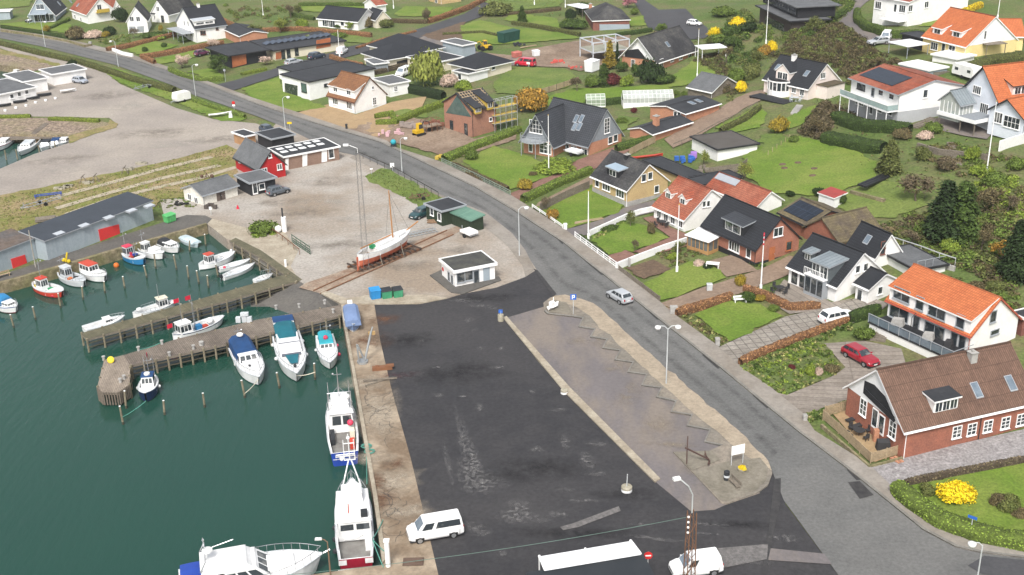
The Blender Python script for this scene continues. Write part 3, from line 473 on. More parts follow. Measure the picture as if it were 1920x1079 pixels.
def tree_meshes(kind,fk,var):
 key=('t',kind,fk,var)
 if key in _bc:return _bc[key]
 g=np.random.default_rng(var*31+len(kind)*5+len(fk));mb=MB();tips=[]
 if kind in('bare','airy'):
  limbs(mb,Vector((0,0,0)),Vector((0,0,1)),.3,.028,4 if kind=='bare' else 3,g,tips,.28 if kind=='bare' else .2)
  T=np.array([list(t)for t,_ in tips if t.z>.25]);rep=12 if kind=='bare' else 30
  C=np.repeat(T,rep,0)+g.normal(0,.045 if kind=='bare' else .06,(len(T)*rep,3));Nn=np.tile([0,0,.6],(len(C),1))
  V=leaves('l',C,Nn,.017 if kind=='bare' else .026,None,var,1.2,1.3)
 elif kind=='round':
  limbs(mb,Vector((0,0,0)),Vector((0,0,1)),.32,.028,2,g,tips)
  C=[];Nn=[]
  for k in range(16):
   c=np.array([*g.normal(0,.17,2),g.uniform(.38,.84)]);lr=g.uniform(.1,.2);n=230
   d=g.normal(0,1,(n,3));d/=np.linalg.norm(d,axis=1)[:,None];C.append(c+d*lr*g.uniform(.75,1.1,(n,1)));Nn.append(d)
  V=leaves('l',np.concatenate(C),np.concatenate(Nn),.026,None,var,.6)
 else:
  mb.tube([(0,0,0),(0,0,.5),(0,0,.97)],.022,0,6,.004);C=[];Nn=[]
  wide=.3 if kind=='conifer' else .17;ph=g.uniform(0,6,3)
  for k in range(30 if kind=='conifer' else 24):
   z=.05+.92*(k/(30 if kind=='conifer' else 24));R_=wide*(1-z)**(.68 if kind=='conifer' else .7)*min(1,.6+z*3)*(1+.16*math.sin(z*19+ph[0]))+.012
   for a in np.linspace(0,6.283,int(7+26*R_/wide))+g.uniform(0,6):
    rr=R_*g.uniform(.62,1.12)*(1+.2*math.sin(2*a+ph[1]+z*5));n=int(5+16*rr/wide);t=np.linspace(.15,1,n)
    x=rr*t;C.append(np.c_[x*math.cos(a)+g.normal(0,.01,n),x*math.sin(a)+g.normal(0,.01,n),z-(x*.34 if kind=='conifer' else-x*.5)+g.normal(0,.008,n)])
    Nn.append(np.tile([math.cos(a)*.35,math.sin(a)*.35,.9],(n,1)))
  V=leaves('l',np.concatenate(C),np.concatenate(Nn),.021 if kind=='conifer' else .018,None,var,.45,1.5)
 _bc[key]=(mesh_np('crown',[(V,None,0)],[FOL[fk]]),mb.mesh('trunk',BARK));return _bc[key]
def tree(px,py,wpx,hpx,kind,fk,label,group='garden trees',cat='tree',name=None):
 P=G(px,py);s=scale_at(P);d=DEP(P);h=hpx/s/math.cos(d);r=wpx/2/s
 unit={'bare':.42,'airy':.42,'round':.36,'conifer':.3,'cypress':.19}[kind]
 c,t=tree_meshes(kind,fk,rnd.randint(0,2));rt=empty(name or{'bare':'bare_tree','airy':'budding_tree','round':'leafy_tree','conifer':'fir_tree','cypress':'cypress_tree'}[kind],(P.x,P.y,P.z-.05),rnd.uniform(0,6.28),label,cat,group)
 sc=(r/unit,r/unit,h);inst('crown',c,rt,sc=sc);inst('trunk',t,rt,sc=sc);return rt
_hn=[0]
def hedge(pts,wd,ht,kind,label,name='hedge',group='garden hedges',dens=30,leaf=.105,cat='hedge',rough=.07,world=False):
 """clipped hedge along a line of picture points on the ground"""
 _hn[0]+=1;g=np.random.default_rng(_hn[0]);P=[G(*p)for p in pts]
 Q=[P[0]]
 for a,b_ in zip(P[:-1],P[1:]):
  n=max(1,int((b_-a).xy.length/.8))
  for k in range(1,n+1):Q.append(a.lerp(b_,k/n))
 zs=hts([[q.x,q.y]for q in Q])
 Q=[Vector((q.x,q.y,z))for q,z in zip(Q,zs)];n=len(Q);rings=[]
 sec=[(-.5,0),(-.52,.35),(-.5,.75),(-.36,.97),(0,1.03),(.36,.97),(.5,.75),(.52,.35),(.5,0)]
 O=Q[0].copy()
 for i,q in enumerate(Q):
  t=(Q[min(i+1,n-1)]-Q[max(i-1,0)]);t.z=0;t.normalize();nr=Vector((-t.y,t.x,0))
  e=.72 if i in(0,n-1)else 1;hh=ht*(1+g.normal(0,.035))
  rings.append([tuple(q-O+nr*(u*wd*e*(1+g.normal(0,rough)))+Vector((0,0,(v*hh*(1 if e==1 else .93)if v else-.25)*(1+g.normal(0,.02)))))for u,v in sec])
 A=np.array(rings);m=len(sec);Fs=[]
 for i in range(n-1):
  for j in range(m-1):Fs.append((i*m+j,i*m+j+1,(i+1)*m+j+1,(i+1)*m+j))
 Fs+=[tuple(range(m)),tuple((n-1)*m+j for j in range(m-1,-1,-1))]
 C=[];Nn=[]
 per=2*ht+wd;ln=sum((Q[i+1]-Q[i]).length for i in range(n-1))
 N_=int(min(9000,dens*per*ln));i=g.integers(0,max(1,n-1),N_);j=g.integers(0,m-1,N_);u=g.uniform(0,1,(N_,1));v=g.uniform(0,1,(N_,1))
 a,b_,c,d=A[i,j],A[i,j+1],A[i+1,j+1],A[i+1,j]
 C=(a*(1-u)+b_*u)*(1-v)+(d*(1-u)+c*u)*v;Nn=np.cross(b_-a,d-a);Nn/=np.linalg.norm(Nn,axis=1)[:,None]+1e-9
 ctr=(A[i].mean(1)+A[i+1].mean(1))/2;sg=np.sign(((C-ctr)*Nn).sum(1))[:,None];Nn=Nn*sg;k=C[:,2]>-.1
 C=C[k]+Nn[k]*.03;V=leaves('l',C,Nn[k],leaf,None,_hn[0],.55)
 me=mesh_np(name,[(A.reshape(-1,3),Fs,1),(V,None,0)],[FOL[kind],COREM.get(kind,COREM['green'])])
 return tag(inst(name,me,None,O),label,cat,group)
 # ---------------------------------------------------------------- house building
def paint(name,c,rough=.7,**k):return mat(name,c,rough,tuple(x*.9 for x in c),.8,fine=5,fv=.05,**k)
WHITE=paint('white_render',(.8,.79,.77));WHITE2=paint('white_brick_wall',(.76,.76,.75));CREAM=paint('cream_wall',(.66,.6,.48));PINKW=paint('pale_pink_wall',(.74,.65,.6))
YELW=mat('yellow_brick',(.46,.34,.17),.9,(.4,.29,.15),.6,fine=5,fv=.15);YELP=paint('yellow_paint',(.72,.58,.27));GREYW=paint('grey_wall',(.4,.41,.42))
BRICK=mat('red_brick',(.3,.115,.075),.9,(.23,.095,.065),.8,fine=6,fv=.22);BRICKO=mat('orange_brick',(.44,.215,.13),.9,(.37,.18,.11),.7,fine=6,fv=.18);BRICKD=mat('dark_brick',(.21,.085,.065),.9,(.15,.07,.055),.7,fine=6,fv=.2)
BRICKN=mat('new_brick',(.33,.17,.115),.9,(.27,.14,.1),.7,fine=6,fv=.2);BLACKW=mat('black_boards',(.022,.023,.026),.7,fine=4,fv=.2);WOODO=mat('orange_boards',(.38,.13,.055),.7,(.3,.1,.045),1,fine=5,fv=.15)
REDW=mat('red_boards',(.42,.02,.022),.7,(.33,.018,.02),.5,fine=4,fv=.12,stretch=(6,6,.4));GREENW=mat('dark_green_boards',(.03,.045,.025),.8,(.02,.033,.018),.8,fine=4,fv=.2,stretch=(6,6,.4))
BLUEG=paint('blue_grey_wall',(.3,.35,.39));SHEDG=mat('grey_corrugated_wall',(.34,.39,.42),.6,(.29,.34,.37),.5,fine=3,fv=.08,stretch=(3,3,.25));GREYB=mat('grey_boards',(.24,.26,.28),.7,(.2,.22,.24),.6,fine=4,fv=.1,stretch=(5,5,.4))
WOODG=mat('grey_timber',(.2,.17,.135),.9,(.14,.12,.095),.8,fine=5,fv=.3,stretch=(1,1,3));WOODT=mat('pale_timber',(.36,.28,.18),.85,(.28,.21,.13),.8,fine=5,fv=.2)
TRIMW=paint('white_trim',(.82,.82,.81),.5);TRIMG=paint('grey_trim',(.3,.32,.34),.5);TRIMD=paint('dark_trim',(.03,.03,.034),.5);PLINTH=mat('concrete_plinth',(.36,.35,.33),.9,fine=4,fv=.15)
GLASS=mat('window_glass',(.028,.036,.042),.06,(.17,.17,.16),.9,fv=0,spec=.9,cut=(.52,.66));GLASSB=mat('sky_glass',(.1,.13,.16),.05,(.16,.2,.24),1.0,fv=0,spec=1)
T_RED=mat('red_roof_tiles',(.33,.085,.045),.8,(.22,.07,.045),.7,fine=4,fv=.2,tile=(.3,.36,.05),c3=(.36,.13,.08),sc3=.25,tdep=.5);T_ORG=mat('orange_roof_tiles',(.52,.16,.06),.75,(.45,.13,.05),.6,fine=4,fv=.14,tile=(.3,.36,.05),tdep=.45)
T_DRK=mat('dark_roof_tiles',(.029,.032,.038),.6,(.022,.024,.029),.4,fine=4,fv=.2,tile=(.3,.38,.06),tdep=.7,spec=.4);T_GRY=mat('grey_roof_tiles',(.055,.06,.07),.6,(.042,.046,.053),.5,fine=4,fv=.15,tile=(.45,.4,.06),tdep=.65,spec=.4)
T_BRN=mat('brown_corrugated_roof',(.165,.098,.07),.85,(.125,.074,.054),.5,fine=3.5,fv=.22,tile=(.24,1.6,.05),tdep=.5);T_MOSS=mat('mossy_brown_roof',(.1,.08,.06),.95,(.16,.13,.07),.7,fine=3,fv=.3,tile=(.3,.4,.04),tdep=.4)
T_ETER=mat('weathered_slate_roof',(.06,.06,.062),.9,(.095,.092,.085),.7,fine=3,fv=.3,tile=(.4,.4,.04,.5),tdep=.35,c3=(.035,.035,.038),sc3=.2);T_FELT=mat('black_felt_roof',(.023,.025,.029),.75,(.034,.036,.04),.35,fine=3,fv=.18,tile=(9,1.0,.02),tdep=.3,spec=.4)
T_BRICKR=mat('brown_tile_roof',(.26,.12,.055),.85,(.19,.09,.045),.7,fine=4,fv=.25,tile=(.3,.36,.05),tdep=.45);T_ZINC=mat('zinc_sheet',(.3,.34,.36),.4,(.24,.28,.3),.6,fine=3,fv=.1,tile=(.6,30,.05),tdep=.5,metal=.35);T_WHITE=mat('white_roof_sheet',(.72,.73,.74),.5,(.66,.67,.68),.5,fine=3,fv=.05)
T_GREEN=mat('green_sheet_roof',(.13,.24,.18),.6,(.1,.2,.15),.7,fine=3,fv=.1,tile=(.5,30,.04),tdep=.3);T_GREYF=mat('grey_felt_roof',(.12,.125,.13),.8,(.09,.094,.098),.5,fine=3,fv=.18)
SOLAR=mat('solar_glass',(.01,.015,.024),.2,(.016,.022,.034),.8,fv=0,spec=.45,tile=(1.0,1.65,.03),tdep=-1.5)
_wc={}
def window_meshes(w_,h_,nx,ny,fr,gl,bar):
 k=(round(w_,2),round(h_,2),nx,ny,fr.name,gl.name,bar)
 if k not in _wc:
  f=MB();e=.09;b_=bar
  f.box(-w_/2-e,-.07,-h_/2-e,w_/2+e,0,-h_/2,0).box(-w_/2-e,-.07,h_/2,w_/2+e,0,h_/2+e,0).box(-w_/2-e,-.07,-h_/2,-w_/2,0,h_/2,0).box(w_/2,-.07,-h_/2,w_/2+e,0,h_/2,0)
  for i in range(1,nx):x=-w_/2+w_*i/nx;f.box(x-b_,-.06,-h_/2,x+b_,0,h_/2)
  for i in range(1,ny):z=-h_/2+h_*i/ny;f.box(-w_/2,-.055,z-b_*.8,w_/2,0,z+b_*.8)
  f.box(-w_/2-e-.05,-.16,-h_/2-e-.07,w_/2+e+.05,0,-h_/2-e)
  g_=MB();g_.box(-w_/2,-.03,-h_/2,w_/2,-.004,h_/2)
  _wc[k]=(f.mesh('window',fr),g_.mesh('pane',gl))
 return _wc[k]
class House:
 def __init__(s,name,label,A,B,C,axis='b',eave=None,apex=None,wall=WHITE,roof=T_RED,trim=TRIMW,cat='house',W=None,D=None,he=None,hr=None,kind='gable',over=.35,og=.3,gmat=None,plinth=None,dz=0.0,th=.2,group=None,rise_=0,cm=False):
  a=G(*A,dz);bq=GZ(*B,a.z);cq=GZ(*C,a.z);u=Vector((bq[0]-a.x,bq[1]-a.y));v=Vector((cq[0]-a.x,cq[1]-a.y))
  if cm:yl=u.length;v0=v.normalized();u0=Vector((-v0.y,v0.x));u=u0*abs(u.dot(u0))
  s.Y=W or u.length;u.normalize();vv=Vector((u.y,-u.x))
  if vv.dot(v)<0:vv=-vv;raise ValueError('mirrored '+name+str(A))
  s.X=D or abs(vv.dot(v));s.o=a;s.rz=math.atan2(vv.y,vv.x);s.axis=axis;s.kind=kind
  s.root=empty(name,a,s.rz,label,cat,group);s.wall=wall;s.roofm=roof;s.trim=trim
  s.La,s.Ld=(s.X,s.Y)if axis=='c' else(s.Y,s.X)
  s.he=he or rise(a,eave)
  mid=s.W3(0,s.Y/2,0)if axis=='c' else s.W3(s.X/2,0,0)
  if kind=='flat':s.hr=s.he
  elif kind=='mono':s.hr=hr or s.he+rise_
  else:s.hr=hr or rise(mid,apex)
  if HLOG:print('%-22s X%5.1f Y%5.1f eave%5.1f ridge%5.1f z%5.1f'%(label[:22],s.X,s.Y,s.he,s.hr,a.z))
  w_=MB();La,Ld,he,hr_=s.La,s.Ld,s.he,s.hr
  if kind=='gable':prof=[(0,-1.2),(Ld,-1.2),(Ld,he),(Ld/2,hr_),(0,he)]
  elif kind=='mono':prof=[(0,-1.2),(Ld,-1.2),(Ld,hr_),(0,he)]
  else:prof=[(0,-1.2),(Ld,-1.2),(Ld,he),(0,he)]
  w_.hexa([s.l(0,d,z)for d,z in prof],[s.l(La,d,z)for d,z in prof])
  w_.build('wall',wall,s.root)
  if gmat and kind=='gable':
   for a0,a1 in((-.03,0),(La,La+.03)):
    g_=MB();p_=[(0.02,he),(Ld-.02,he),(Ld/2,hr_-.03)];g_.hexa([s.l(a0,d,z)for d,z in p_],[s.l(a1,d,z)for d,z in p_]);g_.build('gable',gmat,s.root)
  if plinth:
   p=MB();p.box(-.05,-.05,-1.2,s.X+.05,s.Y+.05,plinth[1]);p.build('plinth',plinth[0],s.root)
  r_=MB()
  if kind=='gable':
   sl=(hr_-he)/(Ld/2);s.sl=sl;L2=math.hypot(1,sl)
   for sg in(0,1):
    dd=lambda d:d if sg==0 else Ld-d
    e0,e1=-over,Ld/2;z0=he-over*sl+.03;z1=hr_+.03;q=[(-og,e0,z0),(La+og,e0,z0),(La+og,e1,z1),(-og,e1,z1)]
    top=[s.l(a_,dd(d),z+th*.6)for a_,d,z in q];bot=[s.l(a_,dd(d),z-th*.4)for a_,d,z in q];lu=(e1-e0)*L2
    r_.quad(*top,0,uv=[(-og,0),(La+og,0),(La+og,lu),(-og,lu)])
    r_.quad(*bot[::-1],1)
    for i in(0,1,3):r_.quad(top[i],bot[i],bot[(i+1)%4],top[(i+1)%4],1)
   gm=MB();zg=he-over*sl-.04;[gm.tube([s.l(-og,-over-.06,zg),s.l(La+og,-over-.06,zg)],.06,0,5),gm.tube([s.l(.08,-over-.02,zg),s.l(.08,-.07,zg-.35),s.l(.08,-.07,0)],.04,0,5)];gm.build('gutter',trim,s.root)
   rc=MB();rc.tube([s.l(-og,Ld/2,hr_+.13),s.l(La+og,Ld/2,hr_+.13)],.13,0,6)
  elif kind=='hip':
   s.sl=(hr_-he)/(Ld/2);o_=over;zz=he-o_*s.sl+.1;k=min(Ld,La)/2;z1=hr_+.1
   c=[(-o_,-o_),(La+o_,-o_),(La+o_,Ld+o_),(-o_,Ld+o_)];rg=[(k,Ld/2),(La-k,Ld/2)]if La>Ld+.2 else[(La/2,Ld/2)]*2
   P_=[s.l(a_,d,zz)for a_,d in c];R_=[s.l(*rg[0],z1),s.l(*rg[1],z1)];lu=math.hypot(Ld/2,hr_-he);W_=La+2*o_
   r_.quad(P_[0],P_[1],R_[1],R_[0],0,uv=[(0,0),(W_,0),(W_-k,lu),(k,lu)]);r_.quad(P_[2],P_[3],R_[0],R_[1],0,uv=[(0,0),(W_,0),(W_-k,lu),(k,lu)])
   r_.add([P_[1],P_[2],R_[1]],[(0,1,2)],0);r_.uv[len(r_.f)-1]=[(0,0),(Ld,0),(Ld/2,lu)]
   r_.add([P_[3],P_[0],R_[0]],[(0,1,2)],0);r_.uv[len(r_.f)-1]=[(0,0),(Ld,0),(Ld/2,lu)]
   for i in range(4):
    a_,b_=Vector(P_[i]),Vector(P_[(i+1)%4]);dn=Vector((0,0,-.22));r_.quad(a_,b_,b_+dn,a_+dn,1)
   r_.quad(*[Vector(p)+Vector((0,0,-.22))for p in P_[::-1]],1);rc=None
  else:
   o_=over;s.sl=(s.hr-he)/Ld;f=lambda a_,d,z:s.l(a_,d,z+he+s.sl*d);q=[(-o_,-o_),(La+o_,-o_),(La+o_,Ld+o_),(-o_,Ld+o_)];rc=None
   r_.quad(*[f(a_,d,th)for a_,d in q],0,uv=q);r_.quad(*[f(a_,d,.012)for a_,d in q[::-1]],1)
   for i in range(4):a_,b_=q[i],q[(i+1)%4];r_.quad(f(*a_,.012),f(*b_,.012),f(*b_,th),f(*a_,th),1)
   if kind=='flat' and trim is not None and th>.1:
    for i in range(4):
     a_,b_=q[i],q[(i+1)%4];t_=.16;hz_=th+.09;x0,x1=min(a_[0],b_[0]),max(a_[0],b_[0]);y0,y1=min(a_[1],b_[1]),max(a_[1],b_[1])
     if i in(0,2):y0,y1=(y0-.004,y0+t_)if i==0 else(y0-t_,y0+.004);x0-=.004;x1+=.004
     else:x0,x1=(x0-t_,x0+.004)if i==1 else(x0-.004,x0+t_);y0+=t_;y1-=t_
     lo=[f(x0,y0,0),f(x1,y0,0),f(x1,y1,0),f(x0,y1,0)];hi=[f(x0,y0,hz_),f(x1,y0,hz_),f(x1,y1,hz_),f(x0,y1,hz_)];r_.hexa(lo,hi,1)
  s.roof=r_.build('roof',[roof,trim or roof],s.root)
  if rc:rc.build('ridge_cap',roof,s.roof)
 def l(s,a,d,z):return(a,d,z)if s.axis=='c' else(d,a,z)
 def W3(s,x,y,z):c,n=math.cos(s.rz),math.sin(s.rz);return Vector((s.o.x+x*c-y*n,s.o.y+x*n+y*c,s.o.z+z))
 def lray(s,px,py):
  d=ray(px,py);c,n=math.cos(-s.rz),math.sin(-s.rz);o=CAM-np.array(s.o)
  return np.array([o[0]*c-o[1]*n,o[0]*n+o[1]*c,o[2]]),np.array([d[0]*c-d[1]*n,d[0]*n+d[1]*c,d[2]])
 def onface(s,f,px,py,off=0.0):
  o,d=s.lray(px,py);k=1 if f=='c' else 0;t=(off-o[k])/d[k];return o+d*t
 def onroof(s,px,py):
  """(along ridge, in from eave, z) on the visible slope"""
  o,d=s.lray(px,py)
  if s.axis!='c':o=o[[1,0,2]];d=d[[1,0,2]]
  t=(s.he+s.sl*o[1]-o[2])/(d[2]-s.sl*d[1]);return o+d*t
 def win(s,f,pts,w_=1.0,h_=1.2,nx=2,ny=1,fr=TRIMW,gl=GLASS,bar=.035,off=0.0,name='window'):
  m1,m2=window_meshes(w_,h_,nx,ny,fr,gl,bar)
  for px,py in pts:
   p=s.onface(f,px,py,off);rz=0 if f=='c' else-math.pi/2
   wn=inst(name,m1,s.root,tuple(p),(0,0,rz));inst('pane',m2,wn)
  return s
 def door(s,f,pts,w_=.95,h_=2.05,m=TRIMW,glass=True,name='door',off=0.0):
  for px,py in pts:
   p=s.onface(f,px,py,off);rz=0 if f=='c' else-math.pi/2
   d=MB();d.box(-w_/2,-.06,-h_/2,w_/2,0,h_/2)
   o=d.build(name,m,s.root,loc=tuple(p),rz=rz)
   if glass:g_=MB();g_.box(-w_/2+.12,-.075,-h_/2+.25,w_/2-.12,-.061,h_/2-.14);g_.build('pane',GLASS,o)
   h_b=MB();h_b.box(w_/2-.1,-.12,-.06,w_/2-.04,-.062,.02);h_b.build('handle',TRIMG,o)
  return s
 def panel(s,f,corners,m,name='panel',th=.04,off=0.0):
  ps=[s.onface(f,*c,off)for c in corners];k=1 if f=='c' else 0;o=MB();lo=[];hi=[]
  for p in ps:a=list(p);b_=list(p);a[k]=off;b_[k]=off-th;lo.append(a);hi.append(b_)
  o.hexa(lo,hi);o.build(name,m,s.root);return s
 def slopebox(s,a,d,la,ld,h0,h1):
  """box lying on the slope; la along, ld up the slope (horizontal measure)"""
  q=[(a-la/2,d-ld/2),(a+la/2,d-ld/2),(a+la/2,d+ld/2),(a-la/2,d+ld/2)];f=lambda t,h:s.l(*t,s.he+s.sl*t[1]+h)
  return[f(t,h0)for t in q],[f(t,h1)for t in q]
 def skylight(s,pts,w_=.8,h_=1.2,fr=TRIMG,gl=GLASSB):
  for px,py in pts:
   a,d,z=s.onroof(px,py);ld=h_/math.hypot(1,s.sl)
   m1=MB();m1.hexa(*s.slopebox(a,d,w_+.16,ld+.14,.0,.24));o=m1.build('skylight',fr,s.roof)
   m2=MB();m2.hexa(*s.slopebox(a,d,w_,ld,.2,.265));m1=m2.build('skylight_glass',gl,s.roof)
  return s
 def solar(s,quad,h0=.2,m=None):
  ps=[s.onroof(*q)for q in quad];a0,a1=min(p[0]for p in ps),max(p[0]for p in ps);d0,d1=min(p[1]for p in ps),max(p[1]for p in ps)
  d0=max(.1,d0);d1=min(s.Ld/2-.15,d1);lo,hi=s.slopebox((a0+a1)/2,(d0+d1)/2,a1-a0,d1-d0,h0,h0+.08);o=MB();o.hexa(lo,hi);L2=math.hypot(1,s.sl)
  o.quad(*[tuple(Vector(p)+Vector((0,0,.004)))for p in hi],0,uv=[(0,0),(a1-a0,0),(a1-a0,(d1-d0)*L2),(0,(d1-d0)*L2)]);o.build('solar_panel',m or SOLAR,s.root);return s
 def chimney(s,px,py,w_=.7,d_=.6,h_=1.0,m=BRICK,top=None):
  a,d,z=s.onroof(px,py);c=MB();p=s.l(a,d,0);c.cbox(p[0],p[1],z+h_/2-.35,w_,d_,h_+.7);o=c.build('chimney',m,s.roof)
  k=MB();k.cbox(p[0],p[1],z+h_+.04,w_+.14,d_+.14,.08);k.cbox(p[0],p[1],z+h_+.18,w_*.4,d_*.4,.2);k.build('chimney_cap',top or PLINTH,s.roof);return s
 def dormer(s,px,py,w_,h_,kind='shed',wall=None,roof=None,trim=None,nwin=2,pitch=.12,rs=.7,wf=.8,wh=.7,fr=TRIMW,ov=.2,gl=GLASS,full=False):
  wall=wall or s.wall;roof=roof or s.roofm;trim=trim or s.trim;a,d,z=s.onroof(px,py)
  if full:a=s.La/2;w_=s.La-.25
  m1=MB();m2=MB();sl=s.sl
  if kind=='shed':
   t=min(h_/max(.05,sl-pitch),s.Ld/2-d);t=max(t,.3);zt=z+h_+pitch*t
   if d+t>=s.Ld/2-.02:zt=s.he+sl*(d+t)
   pr=[(d,z-.3),(d,z+h_),(d+t,zt-.02),(d+t,z-.3+sl*t)]
   m1.hexa([s.l(a-w_/2,x,y)for x,y in pr],[s.l(a+w_/2,x,y)for x,y in pr])
   pit=(zt-z-h_)/t;q=[(a-w_/2-ov,d-ov*1.3,z+h_-ov*1.3*pit),(a+w_/2+ov,d-ov*1.3,z+h_-ov*1.3*pit),(a+w_/2+ov,d+t+.1,zt+.1*pit),(a-w_/2-ov,d+t+.1,zt+.1*pit)]
   top=[s.l(x,y,zz+.2)for x,y,zz in q];bot=[s.l(x,y,zz+.02)for x,y,zz in q];m2.quad(*top,0,uv=[(0,0),(w_+2*ov,0),(w_+2*ov,t+ov),(0,t+ov)]);m2.quad(*bot[::-1],1)
   for i in range(4):m2.quad(top[i],bot[i],bot[(i+1)%4],top[(i+1)%4],1)
  else:
   t1=min(h_/sl,s.Ld/2-d);t2=min((h_+rs)/sl,s.Ld/2-d+.3);F_=[s.l(a-w_/2,d,z-.2),s.l(a+w_/2,d,z-.2),s.l(a+w_/2,d,z+h_),s.l(a,d,z+h_+rs),s.l(a-w_/2,d,z+h_)]
   m1.add(F_+[s.l(a-w_/2,d+t1,z+h_),s.l(a+w_/2,d+t1,z+h_)],[(0,1,2,3,4),(0,4,5),(1,6,2),(4,3,2,6,5)])
   for sg in(-1,1):
    q=[(a+sg*(w_/2+ov),d-ov,z+h_-ov*rs/(w_/2)),(a,d-ov,z+h_+rs),(a,d+t2,z+h_+rs),(a+sg*(w_/2+ov),d+t1,z+h_-ov*rs/(w_/2))]
    top=[s.l(x,y,zz+.17)for x,y,zz in q];bot=[s.l(x,y,zz+.01)for x,y,zz in q];lw=math.hypot(w_/2,rs)
    m2.quad(*top,0,uv=[(0,0),(0,lw),(t2,lw),(t2,0)]);m2.quad(*bot[::-1],1)
    for i in range(4):m2.quad(top[i],bot[i],bot[(i+1)%4],top[(i+1)%4],1)
  o=m1.build('dormer',wall,s.root);m2.build('dormer_roof',[roof,trim],o)
  ww=w_*wf/nwin*.8;hh=h_*wh;m3=MB()
  for i in range(nwin):
   x=a+(i-(nwin-1)/2)*w_*wf/nwin;zc=z+h_*.52
   for(x0,x1,z0,z1,dp,mi)in((x-ww/2-.08,x+ww/2+.08,zc-hh/2-.08,zc+hh/2+.08,.05,0),(x-ww/2,x+ww/2,zc-hh/2,zc+hh/2,.075,1),(x-.025,x+.025,zc-hh/2,zc+hh/2,.09,0)):
    p0=s.l(x0,d-dp,z0);p1=s.l(x1,d+.0,z1);m3.box(min(p0[0],p1[0]),min(p0[1],p1[1]),z0,max(p0[0],p1[0]),max(p0[1],p1[1]),z1,mi)
  m3.build('dormer_window',[fr,gl],o);return s
 def part(s,name,mb,m,parent=None,smooth=False):return mb.build(name,m,parent or s.root,smooth)
HLOG=True
# ---------------------------------------------------------------- the houses
HG=None
# corner on the street, brown-roofed long house
h=House('brick_house','long red brick house with brown corrugated roof and white gable, nearest the bottom corner',(1692,861),(1604,774),(1930,805),'c',806,694,BRICK,T_BRN,gmat=WHITE2,over=.3,og=.45,cm=True)
h.panel('b',[(1619,737),(1622,714),(1640,722),(1660,744),(1679,789),(1676,792)],BLACKW,'recess_shade_panel',.06,-.03);h.panel('b',[(1623,738),(1677,792),(1677,782),(1623,728)],BLACKW,'balcony_rail',.1,-.1)  # flat black panel paints the shade of the balcony recess onto the gable
h.win('b',[(1619,764),(1674,806)],.95,1.7,2,3).door('b',[(1641,785),(1653,797)],.95,2.2,TRIMW,name='terrace_door').win('c',[(1794,810),(1822,805),(1852,799),(1885,793),(1914,787)],.95,1.2,2,3)
h.dormer(1772,772,2.9,1.35,'shed',WHITE,T_FELT,TRIMW,3,.1,wf=.92);h.skylight([(1831,735),(1895,722)],.75,1.5);h.chimney(1822,676,.75,.75,.9,PLINTH)
g_=MB();g_.tube([(9,-.1,h.he-.1),(9,-.1,0)],.05);g_.build('downpipe',TRIMD,h.root)
# white house with orange roof
h=House('white_house','white two storey house with bright orange tile roof and glass railed deck',(1815,672),(1662,603),(1903,640),'b',627,560,WHITE,T_ORG,paint('red_trim',(.42,.1,.06)))
h.dormer(1745,597,0,1.75,'shed',WHITE,T_ORG,TRIMW,1,.42,wf=.0001,wh=.001,full=True);d0=h.onroof(1745,597)[1]
h.win('b',[(1691,553),(1757,585)],2.3,1.4,2,1,TRIMG,off=d0).win('b',[(1725,569),(1801,603)],1.0,1.5,1,1,TRIMG,off=d0)
h.win('b',[(1686,588),(1752,621)],2.7,1.5,2,1,TRIMG).win('b',[(1789,637),(1804,643)],.8,1.6,1,1,TRIMG).door('b',[(1718,608)],1,2.2,TRIMG).win('c',[(1862,594)],.9,1.3,1,1,TRIMG).win('c',[(1865,623)],1.3,.5,1,1,TRIMG)
fz=rise(h.o,660);dk=MB();dk.box(-3.2,-.4,-.6,-.02,h.Y*.98,fz-.12);dk.build('deck_base',WHITE,h.root);dk=MB();dk.box(-3.3,-.5,fz-.12,-.01,h.Y,fz);dk.build('deck',BLACKW,h.root)
rl=MB();gl_=MB()
for k in range(9):rl.box(-3.28,-.45+k*(h.Y+.4)/8-.04,fz,-3.2,-.45+k*(h.Y+.4)/8+.04,fz+1.05)
rl.box(-3.29,-.48,fz+1.05,-3.19,h.Y,fz+1.11);rl.box(-3.2,-.5,fz+1.05,0,-.42,fz+1.11);gl_.box(-3.25,-.4,fz+.1,-3.23,h.Y-.1,fz+.95);rl.build('deck_rail',TRIMG,h.root);gl_.build('rail_glass',GLASSB,h.root)
# white house with zinc dormers
h=House('white_house','white house with dark tile roof and zinc clad balcony dormer',(1567,566),(1478,527),(1657,540),'b',536,475,WHITE,T_DRK)
h.dormer(1536,528,3.0,2.3,'shed',T_ZINC,T_ZINC,TRIMG,2,.12,wf=.9,wh=.85);h.dormer(1514,489,1.2,1.05,'shed',T_ZINC,T_ZINC,TRIMG,1,.1)
h.door('b',[(1490,518),(1505,525)],1,2.1,BLACKW).win('c',[(1608,505),(1623,501)],.7,.9,1,1)
q=h.onface('b',1534,551);m=MB();m.box(-1.0,q[1]-1.6,-.2,-.02,q[1]+1.6,2.5);o=m.build('bay',TRIMG,h.root);m=MB();[m.box(-1.04,q[1]-1.5+k*1.02,.3,-1.0,q[1]-.65+k*1.02,2.3)for k in range(3)];m.build('bay_window',GLASS,o)
m=MB();m.box(-1.1,q[1]-1.7,2.5,-.01,q[1]+1.7,2.62);[m.box(-1.1,q[1]-1.68+i*.28,2.62,-1.05,q[1]-1.64+i*.28,3.5)for i in range(13)];m.box(-1.11,q[1]-1.7,3.5,-1.04,q[1]+1.7,3.56);m.build('balcony',TRIMW,h.root)
